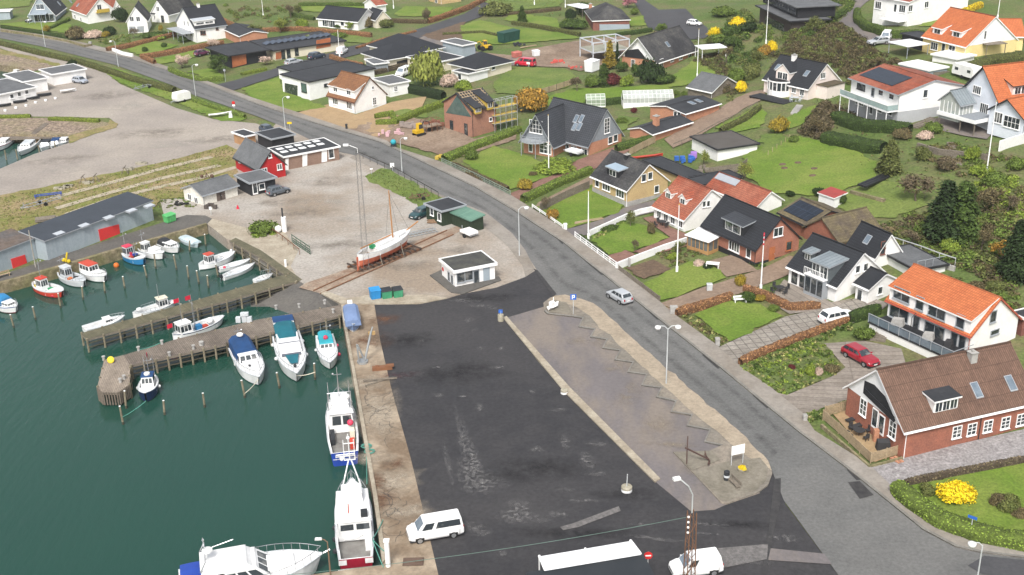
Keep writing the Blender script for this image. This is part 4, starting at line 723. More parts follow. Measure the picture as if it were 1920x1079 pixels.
h=House('side_wing','small white wing with dark tiles standing behind the zinc dormer house',(1640,503),(1590,479),(1678,489),'b',480,440,WHITE,T_DRK,cat='house');h.skylight([(1626,452)],.8,1.1);h.win('c',[(1656,459),(1655,471)],.6,.8,1,1,BRICKD)
h=House('porch_wing','low white porch wing with black tile roof beside the zinc dormer house',(1627,570),(1603,559),(1680,553),'b',541,514,WHITE,T_DRK);h.door('b',[(1612,556)],.9,2,TRIMW);h.win('c',[(1650,545)],.7,.9,1,1)
h=House('roof_terrace','white flat topped annex carrying a roof terrace behind the zinc dormer house',(1716,524),(1650,488),(1760,508),'b',508,wall=WHITE2,roof=T_GREYF,kind='flat',trim=TRIMD);m=MB();[m.box(.2+i*1.2,.1,h.he+.2,.25+i*1.2,.15,h.he+1.2)for i in range(max(2,int(h.X/1.2)))];m.box(.1,.1,h.he+1.2,h.X-.1,.16,h.he+1.26);m.build('terrace_rail',TRIMG,h.root)
# red brick house with the big dormer
h=House('brick_house','red brick house with black tile roof and one wide dormer beside the white conservatory',(1416,499),(1318,452),(1500,480),'b',466,410,mat('red_brick2',(.34,.15,.1),.9,(.28,.12,.085),.7,fine=6,fv=.2),T_DRK,TRIMD,plinth=(BLACKW,.45))
h.dormer(1374,437,4.3,1.5,'shed',BLACKW,T_GRY,TRIMG,1,.2,wf=.9,wh=.75);h.win('b',[(1377,461)],2.1,1.5,4,1).win('b',[(1404,473)],.8,1.5,1,1).win('c',[(1459,435)],1.5,1.15,2,1).win('c',[(1479,461)],.9,1.2,1,1,WOODO).door('c',[(1447,477)],1,2.1,WOODO,False).skylight([],1,1)
h=House('conservatory','glazed timber conservatory with flat white roof on the red brick house',(1327,479),(1288,466),(1361,470),'b',454,wall=mat('conservatory_glass',(.09,.1,.1),.1,(.16,.16,.15),.8,fv=0,spec=.7),roof=T_WHITE,kind='mono',rise_=.35,over=.3,th=.1,cat='conservatory')
m=MB();[m.box(-.05,y-.06,0,.0,y+.06,h.he)for y in np.linspace(.06,h.Y-.06,6)];[m.box(x-.06,-.05,0,x+.06,0,h.he)for x in np.linspace(.06,h.X-.06,4)];m.box(-.04,-.04,0,h.X,-.001,.5);m.box(-.04,0,0,-.001,h.Y,.5);m.build('timber_frame',mat('oak_frame',(.42,.24,.1),.6),h.root)
# white cottage with red tiles
h=House('white_cottage','white cottage with mottled red tile roof and two small white gabled dormers',(1283,434),(1226,408),(1349,400),'b',411,356,WHITE,T_RED);h.dormer(1253,373,1.5,1.0,'gable',WHITE,T_RED,TRIMW,1,rs=.6,wf=.75);h.dormer(1280,384,1.5,1.0,'gable',WHITE,T_RED,TRIMW,1,rs=.6,wf=.75)
h.win('b',[(1236,401),(1249,407),(1262,412.5),(1276,419)],.9,1.15,2,1).win('c',[(1320,383),(1328,382)],.5,.8,1,1)
h=House('white_barn','white building with faded red tile roof and grey solar sheets behind the cottage',(1418,405),(1326,368),(1462,392),'b',386,360,WHITE,T_RED);h.solar([(1344,332),(1351,328),(1385,345),(1376,351)],.2,paint('solar_sheet',(.33,.35,.38),.3))
h=House('brick_house','low brick house whose roof is nearly covered by black solar panels',(1512,446),(1461,421),(1592,428),'b',423,396,BRICK,T_MOSS,TRIMD);h.solar([(1470,398),(1497,380),(1541,397),(1513,418)])
h=House('old_barn','red brick barn with mossy brown roof behind the white dormer house',(1572,470),(1507,442),(1642,446),'c',453,410,BRICK,T_MOSS,T_MOSS)
h=House('yellow_house','yellow brick house with worn slate roof and blue topped dormer above a green lawn',(1176,388),(1111,360),(1250,369),'b',356,309,YELW,T_ETER,TRIMW,plinth=(PLINTH,.8))
h.dormer(1149,332,3.1,1.25,'shed',BLACKW,paint('blue_sheet',(.3,.38,.45),.4),TRIMG,1,.1,wf=.62,wh=.7);h.win('b',[(1120,342)],.9,1.4,1,1).win('b',[(1137,349),(1163,362)],1.9,1.4,3,1).win('c',[(1207,334),(1219,330),(1231,355)],.8,1.1,1,1);h.chimney(1176,297,.8,.7,.6,BLACKW)
House('flat_garage','long flat black roofed annex behind the yellow brick house',(1287,352),(1208,318),(1314,344),'b',336,wall=YELW,roof=T_FELT,kind='flat',trim=TRIMD,cat='garage')
House('flat_garage','lower flat black roof with white edge between the red roofs',(1316,364),(1290,351),(1384,347),'b',348,wall=WHITE,roof=T_FELT,kind='flat',trim=TRIMD,cat='garage')
# grey tiled house with balcony
h=House('brick_house','orange brick house with large grey tile roof and grey boarded gable',(1105,291),(1010,266),(1169,273),'b',269,206,BRICKO,T_GRY,TRIMG,gmat=GREYB,over=.6);h.win('c',[(1138,236)],1.3,2.6,2,4).win('c',[(1144,263),(1154,259)],1.0,1.2,1,1).win('b',[(1062,277),(1076,281),(1096,286)],1.3,1.2,2,1);h.skylight([(1080,225),(1090,225),(1077,240),(1086,240)],.75,1.3)
h=House('gabled_wing','grey tiled wing with round balcony on the grey roofed brick house',(1037,294),(982,284),(1090,277),'c',268,215,BRICKO,T_GRY,TRIMG,gmat=GREYB,over=.6,og=.8);h.win('b',[(1005,238)],2.6,2.2,4,3).win('b',[(1020,277)],1.7,2.0,2,3).door('b',[(1030,281),(995,276)],.9,2,TRIMW)
zb=2.55;m=MB();c_=h.Y/2+.8;pts=[(-.02+-2.4*math.sin(math.pi*i/10),c_+2.6*math.cos(math.pi*i/10))for i in range(11)];m.prism(pts,zb-.2,zb);o=m.build('balcony',TRIMG,h.root)
m=MB();[m.tube([(x,y,zb),(x,y,zb+1)],.03,0,4)for x,y in pts];m.tube([(x,y,zb+1)for x,y in pts],.04);m.tube([(x,y,zb+.5)for x,y in pts],.025);[m.tube([(pts[i][0],pts[i][1],-.3),(pts[i][0],pts[i][1],zb)],.07)for i in(3,7)];m.build('balcony_rail',TRIMG,o)
# brick bungalow by the lane
h=House('brick_bungalow','low orange brick bungalow with black roof and two skylights beside the lane',(1284,232),(1219,217),(1332,209),'c',214,200,BRICKO,T_FELT,TRIMW,over=.3);h.win('b',[(1267,214),(1273,215)],.8,.8,1,1);h.skylight([(1297,195),(1310,191)],.9,1.4)
h=House('brick_garage','brick garage with black roof and pale edge at the end of the lane',(1222,266),(1181,256),(1287,241),'c',252,240,BRICKO,T_FELT,TRIMW,cat='garage');h.chimney(1230,236,.9,.9,1.8,BRICKO)
# dark-roofed gabled brick house
h=House('brick_house','brick house with dark mossy roof and white gable balcony above the lawn',(1232,132),(1166,122),(1308,110),'c',115,71,BRICKO,T_ETER,TRIMW,gmat=WHITE2,og=.9,over=.5);h.panel('b',[(1172,107),(1172,95),(1197,92),(1213,112)],BLACKW,'recess_shade_panel',.05,-.04);h.win('b',[(1187,121)],.9,2,1,1).win('c',[(1240,119)],1.2,1.9,2,1).win('c',[(1260,111),(1276,107),(1293,104)],1.2,1.1,2,1);h.skylight([(1252,85)],.9,1.2)  # recess under this gable is only a black sheet, its shade painted in
h=House('hip_bungalow','brick bungalow with dark hipped roof and grey carport by the turning circle',(1112,57),(1090,27),(1184,59),'b',he=2.6,hr=5.4,kind='hip',wall=BRICKD,roof=T_ETER,W=15);h.chimney(1107,16,.8,.8,1.2,BRICKO);h.panel('c',[(1124,62),(1180,62),(1180,46),(1124,46)],BLUEG,'carport_front',.3)
# half finished house
h=House('unfinished_house','half finished brick house with battened black roof and glazed gable',(886,257),(834,240),(927,245),'c',207,176,BRICKN,T_FELT,TRIMD,over=.3);h.panel('b',[(836,212),(857,179),(884,220)],mat('green_glass',(.05,.09,.085),.1,(.08,.13,.12),1,fv=0,spec=.8),'gable_window');h.win('b',[(847,237),(874,243)],.85,2.1,1,1,TRIMD);h.win('c',[(920,224)],.6,.6,1,1)
m=MB();m2=MB()
for i in range(9):lo,hi=h.slopebox(h.La*(i+.5)/9,h.Ld/4,.13,h.Ld/2-.3,.17,.24);m.hexa(lo,hi)
for i in range(7):lo,hi=h.slopebox(h.La/2,.4+i*(h.Ld/2-.6)/6,h.La,.1,.245,.3);m.hexa(lo,hi)
m.build('roof_battens',WOODT,h.roof);h.dormer(897,211,1.5,.9,'shed',mat('yellow_sheathing',(.52,.36,.07),.8),T_FELT,TRIMD,2,.3);h.dormer(919,203,1.5,1.2,'shed',MATS['yellow_sheathing'],T_FELT,TRIMD,1,.3)
# white house with brown roof
h=House('white_house','white house with rusty brown tile roof on a tan gravel yard',(667,213),(617,200),(727,199),'b',190,146,WHITE,T_BRICKR,mat('brown_trim',(.13,.06,.04),.7));h.dormer(640,181,0,1.75,'shed',WHITE,T_BRICKR,TRIMW,1,.4,wf=.0001,wh=.001,full=True);d0=h.onroof(640,181)[1]
h.win('b',[(629,167),(654,173)],1.2,1.1,2,1,off=d0).win('b',[(629,190),(655,198)],1.6,1.3,3,1).win('c',[(702,190)],.8,1.4,2,3).win('c',[(699,165)],.4,.5,1,1)
House('white_garage','white garage with grey felt roof behind the brown roofed house',(732,182),(702,171),(758,172),'b',160,wall=WHITE,roof=T_GREYF,kind='flat',cat='garage').win('c',[(742,167)],.7,1.0,2,3)
h=House('modern_house','white cube house with flat black roof and corner glazing on a green lawn',(582,188),(531,173),(690,158),'b',155,wall=WHITE,roof=T_FELT,kind='flat',trim=TRIMD,over=.3);h.panel('b',[(534,173),(534,156),(558,161),(558,180)],GLASS,'glazing',.05);h.win('b',[(570,165)],1.9,1.8,1,1,TRIMD,mat('green_glass',(.05,.09,.085)));h.win('c',[(611,160)],.8,.5,1,1,TRIMD)
House('modern_house','rear white cube of the flat roofed house, beside the parked silver car',(577,164),(524,149),(650,143),'b',142,wall=WHITE,roof=T_FELT,kind='flat',trim=TRIMD,over=.3)
# long black and timber house
h=House('modern_house','black flat roofed house with orange boarded wall beside the side road',(434,128),(396,113),(487,112),'b',105,wall=BLACKW,roof=T_FELT,kind='flat',trim=TRIMD,over=.9);h.panel('c',[(436,127),(434,104),(461,99),(462,120)],WOODO,'timber_panel',.12)
h=House('modern_house','long flat roofed house with a row of tilted solar panels',(517,113),(474,95),(624,86),'b',96,wall=CREAM,roof=T_FELT,kind='flat',trim=TRIMD,over=.5);h.panel('c',[(593,92),(593,76),(619,71),(620,87)],WOODO,'garage_door',.12);h.panel('c',[(517,112),(517,99),(527,97),(527,110)],WOODO,'timber_panel',.12);h.win('c',[(531,103),(541,100),(556,96)],.8,2,1,1,TRIMD)
for i in range(11):
 m=MB();x=h.X*(.03+i*.087);y=h.Y*.55;m.add([(x,y-1.4,h.he+.35),(x+1.5,y-1.4,h.he+.85),(x+1.5,y+1.4,h.he+.85),(x,y+1.4,h.he+.35),(x,y-1.4,h.he+.29),(x+1.5,y-1.4,h.he+.79),(x+1.5,y+1.4,h.he+.79),(x,y+1.4,h.he+.29)],[(0,1,2,3),(7,6,5,4),(0,4,5,1),(1,5,6,2),(2,6,7,3),(3,7,4,0)]);m.build('solar_panel',SOLAR,h.root)
House('red_shed','small red brick shed with black roof behind the black house',(452,85),(420,70),(492,74),'b',he=2.3,hr=3.2,wall=BRICKO,roof=T_FELT,cat='shed')
# hipped bungalows
h=House('hip_bungalow','large bungalow with black hipped roof beside the side road, the rear one',(768,121),(694,104),(808,103),'b',he=2.7,hr=5.2,kind='hip',wall=CREAM,roof=T_DRK,over=.6)
h=House('hip_bungalow','black hipped roof bungalow wing with an open carport',(724,132),(684,119),(780,114),'b',he=2.6,hr=4.8,kind='hip',wall=CREAM,roof=T_DRK,over=.6);h.panel('c',[(744,126),(744,116),(768,110),(768,119)],BLACKW,'carport_shade_panel',.05)  # carport is not cut open: black panel paints the shade inside it
House('grey_shed','small grey flat roofed shed beside the black roofed carport',(703,138),(687,129),(721,131),'b',he=2.0,wall=GREYB,roof=T_GREYF,kind='flat',cat='shed')
h=House('hip_bungalow','cream bungalow with black hipped roof behind the budding willow',(893,150),(846,139),(937,130),'b',he=2.6,hr=4.8,kind='hip',wall=CREAM,roof=T_DRK,over=.6);h.win('c',[(909,130),(925,126)],.9,1.2,1,1)
House('white_porch','small white flat roofed porch of the cream bungalow',(879,155),(852,149),(908,145),'b',140,wall=WHITE2,roof=T_FELT,kind='flat',cat='annex').win('b',[(862,144)],1,1.2,1,1)
House('blue_annex','pale blue grey flat roofed annex at the back of the cream bungalow',(868,112),(831,103),(886,106),'b',he=3.2,wall=BLUEG,roof=T_GREYF,kind='flat',cat='annex')
House('carport_wing','low black roofed wing half hidden by the willow',(810,138),(765,126),(858,124),'b',he=2.2,wall=CREAM,roof=T_FELT,kind='flat',cat='annex')
h=House('white_bungalow','white bungalow with long dark roof beyond the round hedges',(672,57),(597,50),(716,47),'b',41,18,WHITE,T_DRK);h.win('b',[(611,43),(622,45)],2.2,1.9,3,1).win('b',[(642,45)],1,1,1,1)
House('white_annex','small dark roofed annex at the right of the white bungalow',(706,53),(688,47),(720,46),'b',he=2.3,hr=4.4,wall=CREAM,roof=T_DRK,cat='annex')
House('garden_house','tiny white garden house with dark red roof behind the white bungalow',(706,25),(684,20),(719,21),'c',he=2.2,hr=3.7,wall=WHITE,roof=T_RED,cat='garden house').win('b',[(694,19)],1,1,1,1)
House('far_house','yellow brick house peeping in at the far top edge',(828,8),(804,2),(860,2),'b',he=2.6,hr=5,wall=YELW,roof=T_ETER).win('b',[(818,2)],1.2,1.2,2,1)
# upper left row
h=House('white_house','white house with black roof and wide pale dormer at the end of the russet hedge',(369,80),(334,66),(416,68),'c',54,16,WHITE,T_DRK,TRIMG);h.dormer(384,48,5.6,1.3,'shed',WHITE,paint('pale_sheet',(.42,.45,.48),.5),TRIMW,2,.1,wf=.9,wh=.3);h.win('b',[(341,59),(358,63)],1.2,1.3,2,1).door('b',[(350,63)],1.2,2.1,TRIMW).win('b',[(346,44),(353,45)],.7,1.2,1,1).win('c',[(378,62),(383,62),(407,53)],.6,.9,1,1,BRICKD);h.chimney(372,14,.7,.7,.9,WHITE)
m=MB();m.box(-3.2,h.Y*.1,2.2,-.02,h.Y*.95,2.35);[m.box(-3.1,h.Y*.12+i*h.Y*.26,-.8,-2.98,h.Y*.12+i*h.Y*.26+.12,2.2)for i in range(4)];m.build('canopy',TRIMG,h.root)
h=House('white_house','white house with two garage doors and slate roof, set into the slope',(278,60),(241,62),(318,46),'c',38,14,WHITE,T_ETER);h.panel('b',[(242,62),(242,50),(254,50),(254,61)],TRIMG,'garage_door');h.panel('b',[(257,61),(257,50),(270,49),(270,60)],TRIMG,'garage_door');h.win('b',[(247,36),(259,36)],.9,1.2,2,1).win('c',[(286,52),(300,46)],.8,1.1,1,1);h.dormer(290,35,2.6,1.1,'shed',WHITE,T_ETER,TRIMW,2)
h=House('white_house','upper white house with slate roof behind the double garage',(317,43),(285,41),(354,28),'c',27,2,WHITE,T_ETER);h.win('b',[(296,17)],.9,1.2,2,1).door('b',[(305,36)],1,2,TRIMD);
h=House('white_house','white house with rust red roof and small wooden balcony in the upper left',(166,45),(136,34),(214,36),'b',27,-3,WHITE,T_RED);h.win('c',[(186,14)],1.1,1.4,2,1).win('b',[(141,32),(152,37)],1,1.1,2,1);m=MB();m.box(h.X*.3,-1.2,2.8,h.X*.75,-.02,2.95);m.box(h.X*.3,-1.2,2.95,h.X*.75,-1.12,3.8);m.build('balcony',mat('yellow_rail',(.5,.36,.06),.7),h.root);h.skylight([(146,11)],.7,1)
House('garage_wing','red roofed wing behind the house with the wooden balcony',(214,32),(196,22),(222,27),'b',he=2.5,hr=4.6,wall=WHITE,roof=T_RED,cat='annex')
h=House('blue_house','blue grey gabled house with black roof in the upper left corner',(104,40),(56,42),(150,27),'c',27,-6,BLUEG,T_DRK,over=.4,gmat=BLUEG,D=14);h.win('b',[(75,13)],2.2,1.4,2,1).win('b',[(82,34)],5.5,2.0,5,1).door('b',[(98,33)],1,2.1,TRIMD);h.skylight([(111,8),(132,3)],.9,1.2);m=MB();m.box(-2.4,h.Y*.25,2.35,-.02,h.Y*.95,2.5);[m.box(-2.3,h.Y*(.27+.22*i),-.5,-2.2,h.Y*(.27+.22*i)+.1,2.35)for i in range(4)];m.build('canopy',BLUEG,h.root)
House('white_shed','pale corrugated shed beside the blue gabled house',(20,36),(-30,38),(31,30),'c',he=2.2,wall=SHEDG,roof=T_WHITE,kind='flat',cat='shed',D=3)
# hillside, right
h=House('white_house','white hillside house with low red roof, large solar panel and glass balcony',(1681,237),(1592,203),(1762,206),'b',177,151,WHITE,T_RED,TRIMG,over=.6,plinth=(GREYW,2.5));h.solar([(1616,145),(1645,130),(1708,148),(1677,162)])
h.win('b',[(1615,161)],2.2,1.4,3,1,TRIMD).win('b',[(1652,173),(1672,180)],1.2,1.1,1,1).door('b',[(1637,172)],.9,2,TRIMG).win('b',[(1612,192)],2.2,.9,4,1,off=-.05).win('b',[(1650,206),(1669,211)],1.1,.9,1,1,off=-.05).door('b',[(1634,205)],.95,2.0,TRIMW,off=-.05).win('c',[(1735,176)],.8,1.3,1,1)
m=MB();m.box(-2.3,0,2.55,-.06,h.Y,2.75);o=m.build('balcony',TRIMW,h.root);m=MB();m.box(-2.28,0,2.9,-2.25,h.Y,3.75);m.box(-2.25,.02,2.9,-.1,.05,3.75);m.build('balcony_glass',mat('frosted_glass',(.35,.45,.44),.2,spec=.6),o);m=MB();[m.tube([(-2.2,y,-2.5),(-2.2,y,2.55)],.07)for y in np.linspace(.2,h.Y-.2,6)];m.box(-2.3,0,3.75,-2.22,h.Y,3.8);m.build('balcony_post',TRIMW,o)
h=House('pink_house','pale pink house with dark tile roof, gablet and round glazed bay',(1514,187),(1432,168),(1573,172),'b',166,121,PINKW,T_DRK,TRIMW);h.dormer(1467,151,3.4,1.7,'gable',PINKW,T_DRK,TRIMW,2,rs=1.4,wf=.75);h.skylight([(1458,128),(1512,140)],.8,1.2);h.chimney(1489,113,.8,.8,1,WHITE);h.win('b',[(1489,168),(1504,173)],.9,1.2,2,1).win('c',[(1543,142)],1.3,1.0,3,1)
q=h.onface('b',1461,170);m=MB();pts=[(-.0-2.0*math.sin(math.pi*i/8),q[1]+2.4*math.cos(math.pi*i/8))for i in range(9)];m.prism(pts,-1,.8);m.prism([(x*1.06,q[1]+(y-q[1])*1.06)for x,y in pts],2.4,2.65);[m.tube([(x,y,.8),(x,y,2.4)],.1,0,4)for x,y in pts];o=m.build('bay',WHITE,h.root);m=MB();m.prism([(x*.96,q[1]+(y-q[1])*.96)for x,y in pts],.8,2.4);m.build('bay_window',GLASS,o);m=MB();m.prism(pts,2.65,2.75);m.build('bay_roof',T_DRK,o)
m=MB();m.box(h.X*.25,-2.6,-1.2,h.X*.8,-.03,2.5);m.build('annex',PINKW,h.root);m=MB();m.box(h.X*.25-.15,-2.75,2.5,h.X*.8+.15,-.03,2.62);m.build('annex_roof',T_MOSS,h.root);m=MB();m.box(-5.5,h.Y*.1,-.3,-2.2,h.Y*.9,-.15);[m.box(-5.4,h.Y*(.12+.25*i),-3,-5.3,h.Y*(.12+.25*i)+.12,-.3)for i in range(4)];m.build('deck',BLACKW,h.root)
h=House('yellow_house','yellow house with orange red roof and two shed dormers high on the hill',(1809,110),(1729,90),(1874,90),'b',87,32,YELP,T_RED,TRIMW,gmat=WHITE2);h.roof.data.materials[0]=T_ORG;h.dormer(1757,65,2.6,1.2,'shed',WHITE,T_ORG,TRIMW,1,.25,wf=.75);h.dormer(1793,71,2.6,1.2,'shed',WHITE,T_ORG,TRIMW,1,.25,wf=.75);h.win('b',[(1752,87)],1.8,1.4,3,1).win('b',[(1785,93)],1.6,1.4,2,1).door('b',[(1769,91)],1,2.1,TRIMW).win('c',[(1847,66)],.5,1.6,1,1)
House('yellow_annex','yellow annex with orange tile roof at the right of the hilltop house',(1874,94),(1855,78),(1903,84),'c',he=2.8,hr=5.4,wall=YELP,roof=T_ORG,cat='annex')
h=House('white_house','white hilltop house with red roof cut by the top edge of the view',(1701,49),(1636,36),(1764,23),'b',4,-26,WHITE,T_RED);h.win('b',[(1647,10),(1692,17)],1.7,1.5,3,1).door('b',[(1679,16)],.9,2,TRIMW).win('c',[(1707,16),(1737,9)],1.1,1.3,2,1);m=MB();m.box(-2.5,.5,.9,-.03,h.Y*.6,1.05);[m.box(-2.5,.5+i*.9,1.05,-2.42,.58+i*.9,1.9)for i in range(int(h.Y*.6/.9)+1)];m.box(-2.5,.5,1.85,-2.42,h.Y*.6,1.95);m.build('veranda',TRIMW,h.root)
PALEB=paint('pale_blue_render',(.68,.72,.78));h=House('white_house','pale house with large orange roof at the right edge, above a dark deck',(1868,238),(1800,214),(1990,207),'c',190,126,PALEB,T_ORG,TRIMD,og=.5,dz=1.2);h.win('b',[(1832,169)],1.8,1.2,4,1).win('b',[(1845,206)],1.8,1.9,4,1);h.dormer(1913,178,3.4,1.5,'shed',PINKW,T_ORG,TRIMD,2,.35)
h=House('house_wing','orange roofed front wing with a long window band at the right edge',(1916,255),(1852,237),(1990,233),'c',222,187,PALEB,T_ORG,TRIMD,og=.5,dz=1.2);h.win('b',[(1872,221)],1.5,1.6,3,1).win('b',[(1897,230)],3.0,1.7,4,2)
h=House('sun_room','glazed sun room with grey zinc roof standing on a white deck',(1798,217),(1761,207),(1828,213),'c',196,171,mat('sunroom_glass',(.3,.34,.33),.12,(.45,.46,.42),.8,fv=0,spec=.7),T_ZINC,TRIMG,dz=2.8,cat='sun room');m=MB();[m.box(-.05,y-.05,0,-.001,y+.05,h.he)for y in np.linspace(.05,h.Y-.05,6)];[m.box(x-.05,-.05,0,x+.05,-.001,h.he)for x in np.linspace(.05,h.X-.05,5)];m.build('glazing_bars',TRIMW,h.root)
m=MB();m.box(-.3,-3.6,-.65,7.5,h.Y+.2,-.05);m.build('deck',TRIMW,h.root);m=MB();m.box(-.2,-3.5,-.05,7.4,-.02,.0);m.build('deck_boards',GREYB,h.root);m=MB();[m.box(x,y,-4,x+.15,y+.15,-.65)for x in(0,3.4,7)for y in(-3.4,-.5,h.Y-.3)];m.build('deck_post',WOODG,h.root)
h=House('dark_villa','dark flat roofed villa in two tiers at the top edge',(1483,63),(1424,34),(1527,50),'b',he=2.8,wall=mat('dark_cladding',(.07,.055,.05),.8),roof=T_GREYF,kind='flat',trim=TRIMD,over=1.0);h.panel('b',[(1435,45),(1435,30),(1470,46),(1470,60)],GLASS,'glazing',.06);m=MB();m.box(2.2,2,3.1,h.X+3,h.Y+4,5.6);m.build('upper_storey',BLACKW,h.root);m=MB();m.box(1.2,1,5.6,h.X+4,h.Y+5,5.85);m.build('upper_roof',T_GREYF,h.root);m=MB();m.box(2.12,3,3.6,2.19,h.Y+2,5.2);m.build('upper_glazing',GLASS,h.root)
# sheds and garages of the gardens
House('flat_shed','brown flat roofed shed with a white wall at the corner of the lawn',(1345,302),(1297,278),(1404,284),'b',282,wall=WHITE,roof=mat('brown_felt',(.085,.078,.07),.9,(.07,.062,.055),.4),kind='flat',trim=TRIMD,cat='shed')
h=House('garden_shed','small white boarded shed with red roof on the sloping lawn',(1562,391),(1534,381),(1579,383),'b',373,wall=WHITE2,roof=mat('red_sheet_roof',(.3,.05,.045),.7,(.24,.045,.04),.8),kind='mono',rise_=.3,cat='shed',over=.2)
h=House('tilted_shed','grey roofed shed sunk behind a low hedge near the flagpole',(1335,184),(1290,174),(1375,168),'b',he=1.2,hr=3.4,wall=WOODG,roof=T_GREYF,cat='shed')
h=House('open_garage','wide white roofed open garage above the solar panel house',(1741,147),(1686,134),(1786,143),'b',134,wall=BLUEG,roof=T_WHITE,kind='flat',trim=TRIMW,over=.25,cat='garage');h.panel('c',[(1750,147),(1750,136),(1780,133),(1780,144)],WOODG,'garage_opening')
House('flat_garage','second white flat roof beside the yellow hilltop house',(1794,121),(1748,112),(1817,112),'b',he=.9,wall=WHITE,roof=T_WHITE,kind='flat',trim=TRIMW,cat='garage')
House('flat_garage','dark flat roof between the white pergola and the yellow hilltop house',(1727,95),(1690,85),(1748,89),'b',he=2.3,wall=BLACKW,roof=T_FELT,kind='flat',trim=TRIMD,cat='garage')
House('red_shed','dark red shed with black roof at the right edge beside the orange roofed house',(1914,630),(1896,621),(1970,612),'b',he=2.2,wall=BRICKD,roof=T_FELT,kind='flat',trim=TRIMW,cat='shed')
def carport(label,A,B,C,he,roof,name='carport',post=TRIMW,W=None,D=None,th=.14):
 a=G(*A);b_=GZ(*B,a.z);c_=GZ(*C,a.z);u=Vector((b_[0]-a.x,b_[1]-a.y));Y=W or u.length;u.normalize();vv=Vector((u.y,-u.x));X=D or abs(vv.dot(Vector((c_[0]-a.x,c_[1]-a.y))))
 rt=empty(name,a,math.atan2(vv.y,vv.x),label,name.replace('_',' '));m=MB();m.box(-.2,-.2,he,X+.2,Y+.2,he+th);m.build('roof',roof,rt)
 for x in(.05,X-.05):
  for y in(.05,Y-.05):m=MB();m.box(x-.06,y-.06,-.8,x+.06,y+.06,he);m.build('post',post,rt)
 return rt,X,Y
carport('white roofed carport at the end of the brick gabled house',(1316,113),(1303,106),(1356,107),2.4,T_WHITE)
carport('white roofed pergola on the terrace below the yellow hilltop house',(1700,110),(1665,101),(1718,99),2.3,T_WHITE,'pergola',TRIMG)
carport('white canopy at the left of the hip roofed bungalow',(1092,34),(1064,27),(1108,29),2.5,T_WHITE,'canopy',WOODG)
carport('brown slatted pergola on the yellow house gable',(1848,106),(1830,100),(1868,98),2.2,WOODG,'pergola',WOODG)
# --- harbour buildings
h=House('harbour_office','small white harbour office with flat dark roof beside the road',(854,540),(829,518),(932,528),'b',512,wall=WHITE,roof=mat('mossy_felt',(.04,.04,.042),.85,(.075,.075,.062),.6,fine=3,fv=.25),kind='flat',trim=TRIMW,over=.3,th=.32,cat='harbour office')
h.win('c',[(864,521),(879,517)],1.05,1.25,1,1,TRIMG).door('c',[(893,520)],.9,2.1,TRIMG).door('c',[(912,515)],.95,2.1,BLUEG,False).win('b',[(842,519),(848,525)],.55,1.2,1,1,TRIMG);q=h.onface('b',831,505);m=MB();m.lathe([(0,0),(.3,0),(.3,.03),(0,.03)],n=16);o=m.build('lifebuoy_sign',mat('sign_red',(.6,.03,.03),.5),h.root,loc=(-.04,q[1],q[2]));o.rotation_euler=(0,-math.pi/2,0)
h=House('green_hut','dark green boarded hut with flat black roof by the handrail',(830,425),(800,411),(870,413),'b',398,wall=GREENW,roof=T_FELT,kind='flat',trim=TRIMG,over=.3,cat='hut');h.win('b',[(810,397),(824,407)],.8,1.1,1,1)
h=House('green_hut','dark green boarded shed with pale green roof next to the black roofed hut',(884,437),(847,421),(906,430),'b',415,wall=GREENW,roof=T_GREEN,kind='mono',rise_=.3,trim=T_GREEN,over=.25,cat='hut')
h=House('red_barn','bright red boarded barn with grey roof on the boatyard',(488,341),(443,316),(533,329),'b',317,284,REDW,T_GREYF,TRIMD,cat='barn');h.win('c',[(496,321),(524,313)],.8,.9,2,1).win('c',[(506,293)],.5,.5,1,1).win('b',[(449,301)],.5,.7,1,1)
h=House('service_building','low brick row with white doors and ten roof lights next to the red barn',(535,320),(508,304),(633,298),'b',296,wall=mat('brown_brick',(.24,.16,.12),.9,(.2,.13,.1),.6,fine=6,fv=.15),roof=T_FELT,kind='flat',trim=TRIMW,over=.3,cat='harbour building');h.panel('c',[(535,320),(535,298),(541,297),(541,319)],WHITE,'white_panel');h.panel('c',[(567,313),(567,291),(576,289),(576,311)],WHITE,'white_panel');h.panel('c',[(603,305),(603,283),(613,281),(613,303)],WHITE,'white_panel');h.win('c',[(621,288)],.9,1.6,1,1);h.skylight([(x,y)for i in range(5)for x,y in((533+i*17,287-i*3.6),(525+i*17,281.5-i*3.6))],1.0,1.1,TRIMW,T_WHITE)
h=House('storage_shed','long weathered white shed with grey roof and brown doors',(382,386),(346,373),(447,367),'c',366,he=None,hr=2.9,wall=mat('dirty_white_wall',(.72,.7,.64),.9,(.58,.55,.48),.7,fine=4,fv=.15),roof=T_GREYF,trim=TRIMG,cat='shed');h.door('c',[(411,368),(417,366)],1.0,2.0,mat('brown_door',(.13,.1,.085),.8),False);h.win('b',[(356,370),(368,376)],.9,.9,2,1)
h=House('black_hut','black hut with white framed window beside the red barn',(472,368),(446,354),(511,354),'b',345,wall=BLACKW,roof=T_GREYF,kind='flat',trim=TRIMG,cat='hut');h.win('c',[(491,350)],.9,.9,1,1).door('c',[(478,354)],.9,2,TRIMW)
House('orange_shed','small orange boarded shed behind the red barn',(462,276),(440,268),(476,270),'b',he=1.9,wall=mat('orange_board',(.42,.24,.12),.8),roof=T_FELT,kind='flat',cat='shed')
House('black_shed','dark flat roofed shed behind the brick harbour row',(512,284),(485,272),(545,272),'b',he=2.2,wall=BLACKW,roof=T_FELT,kind='flat',trim=TRIMG,cat='shed')
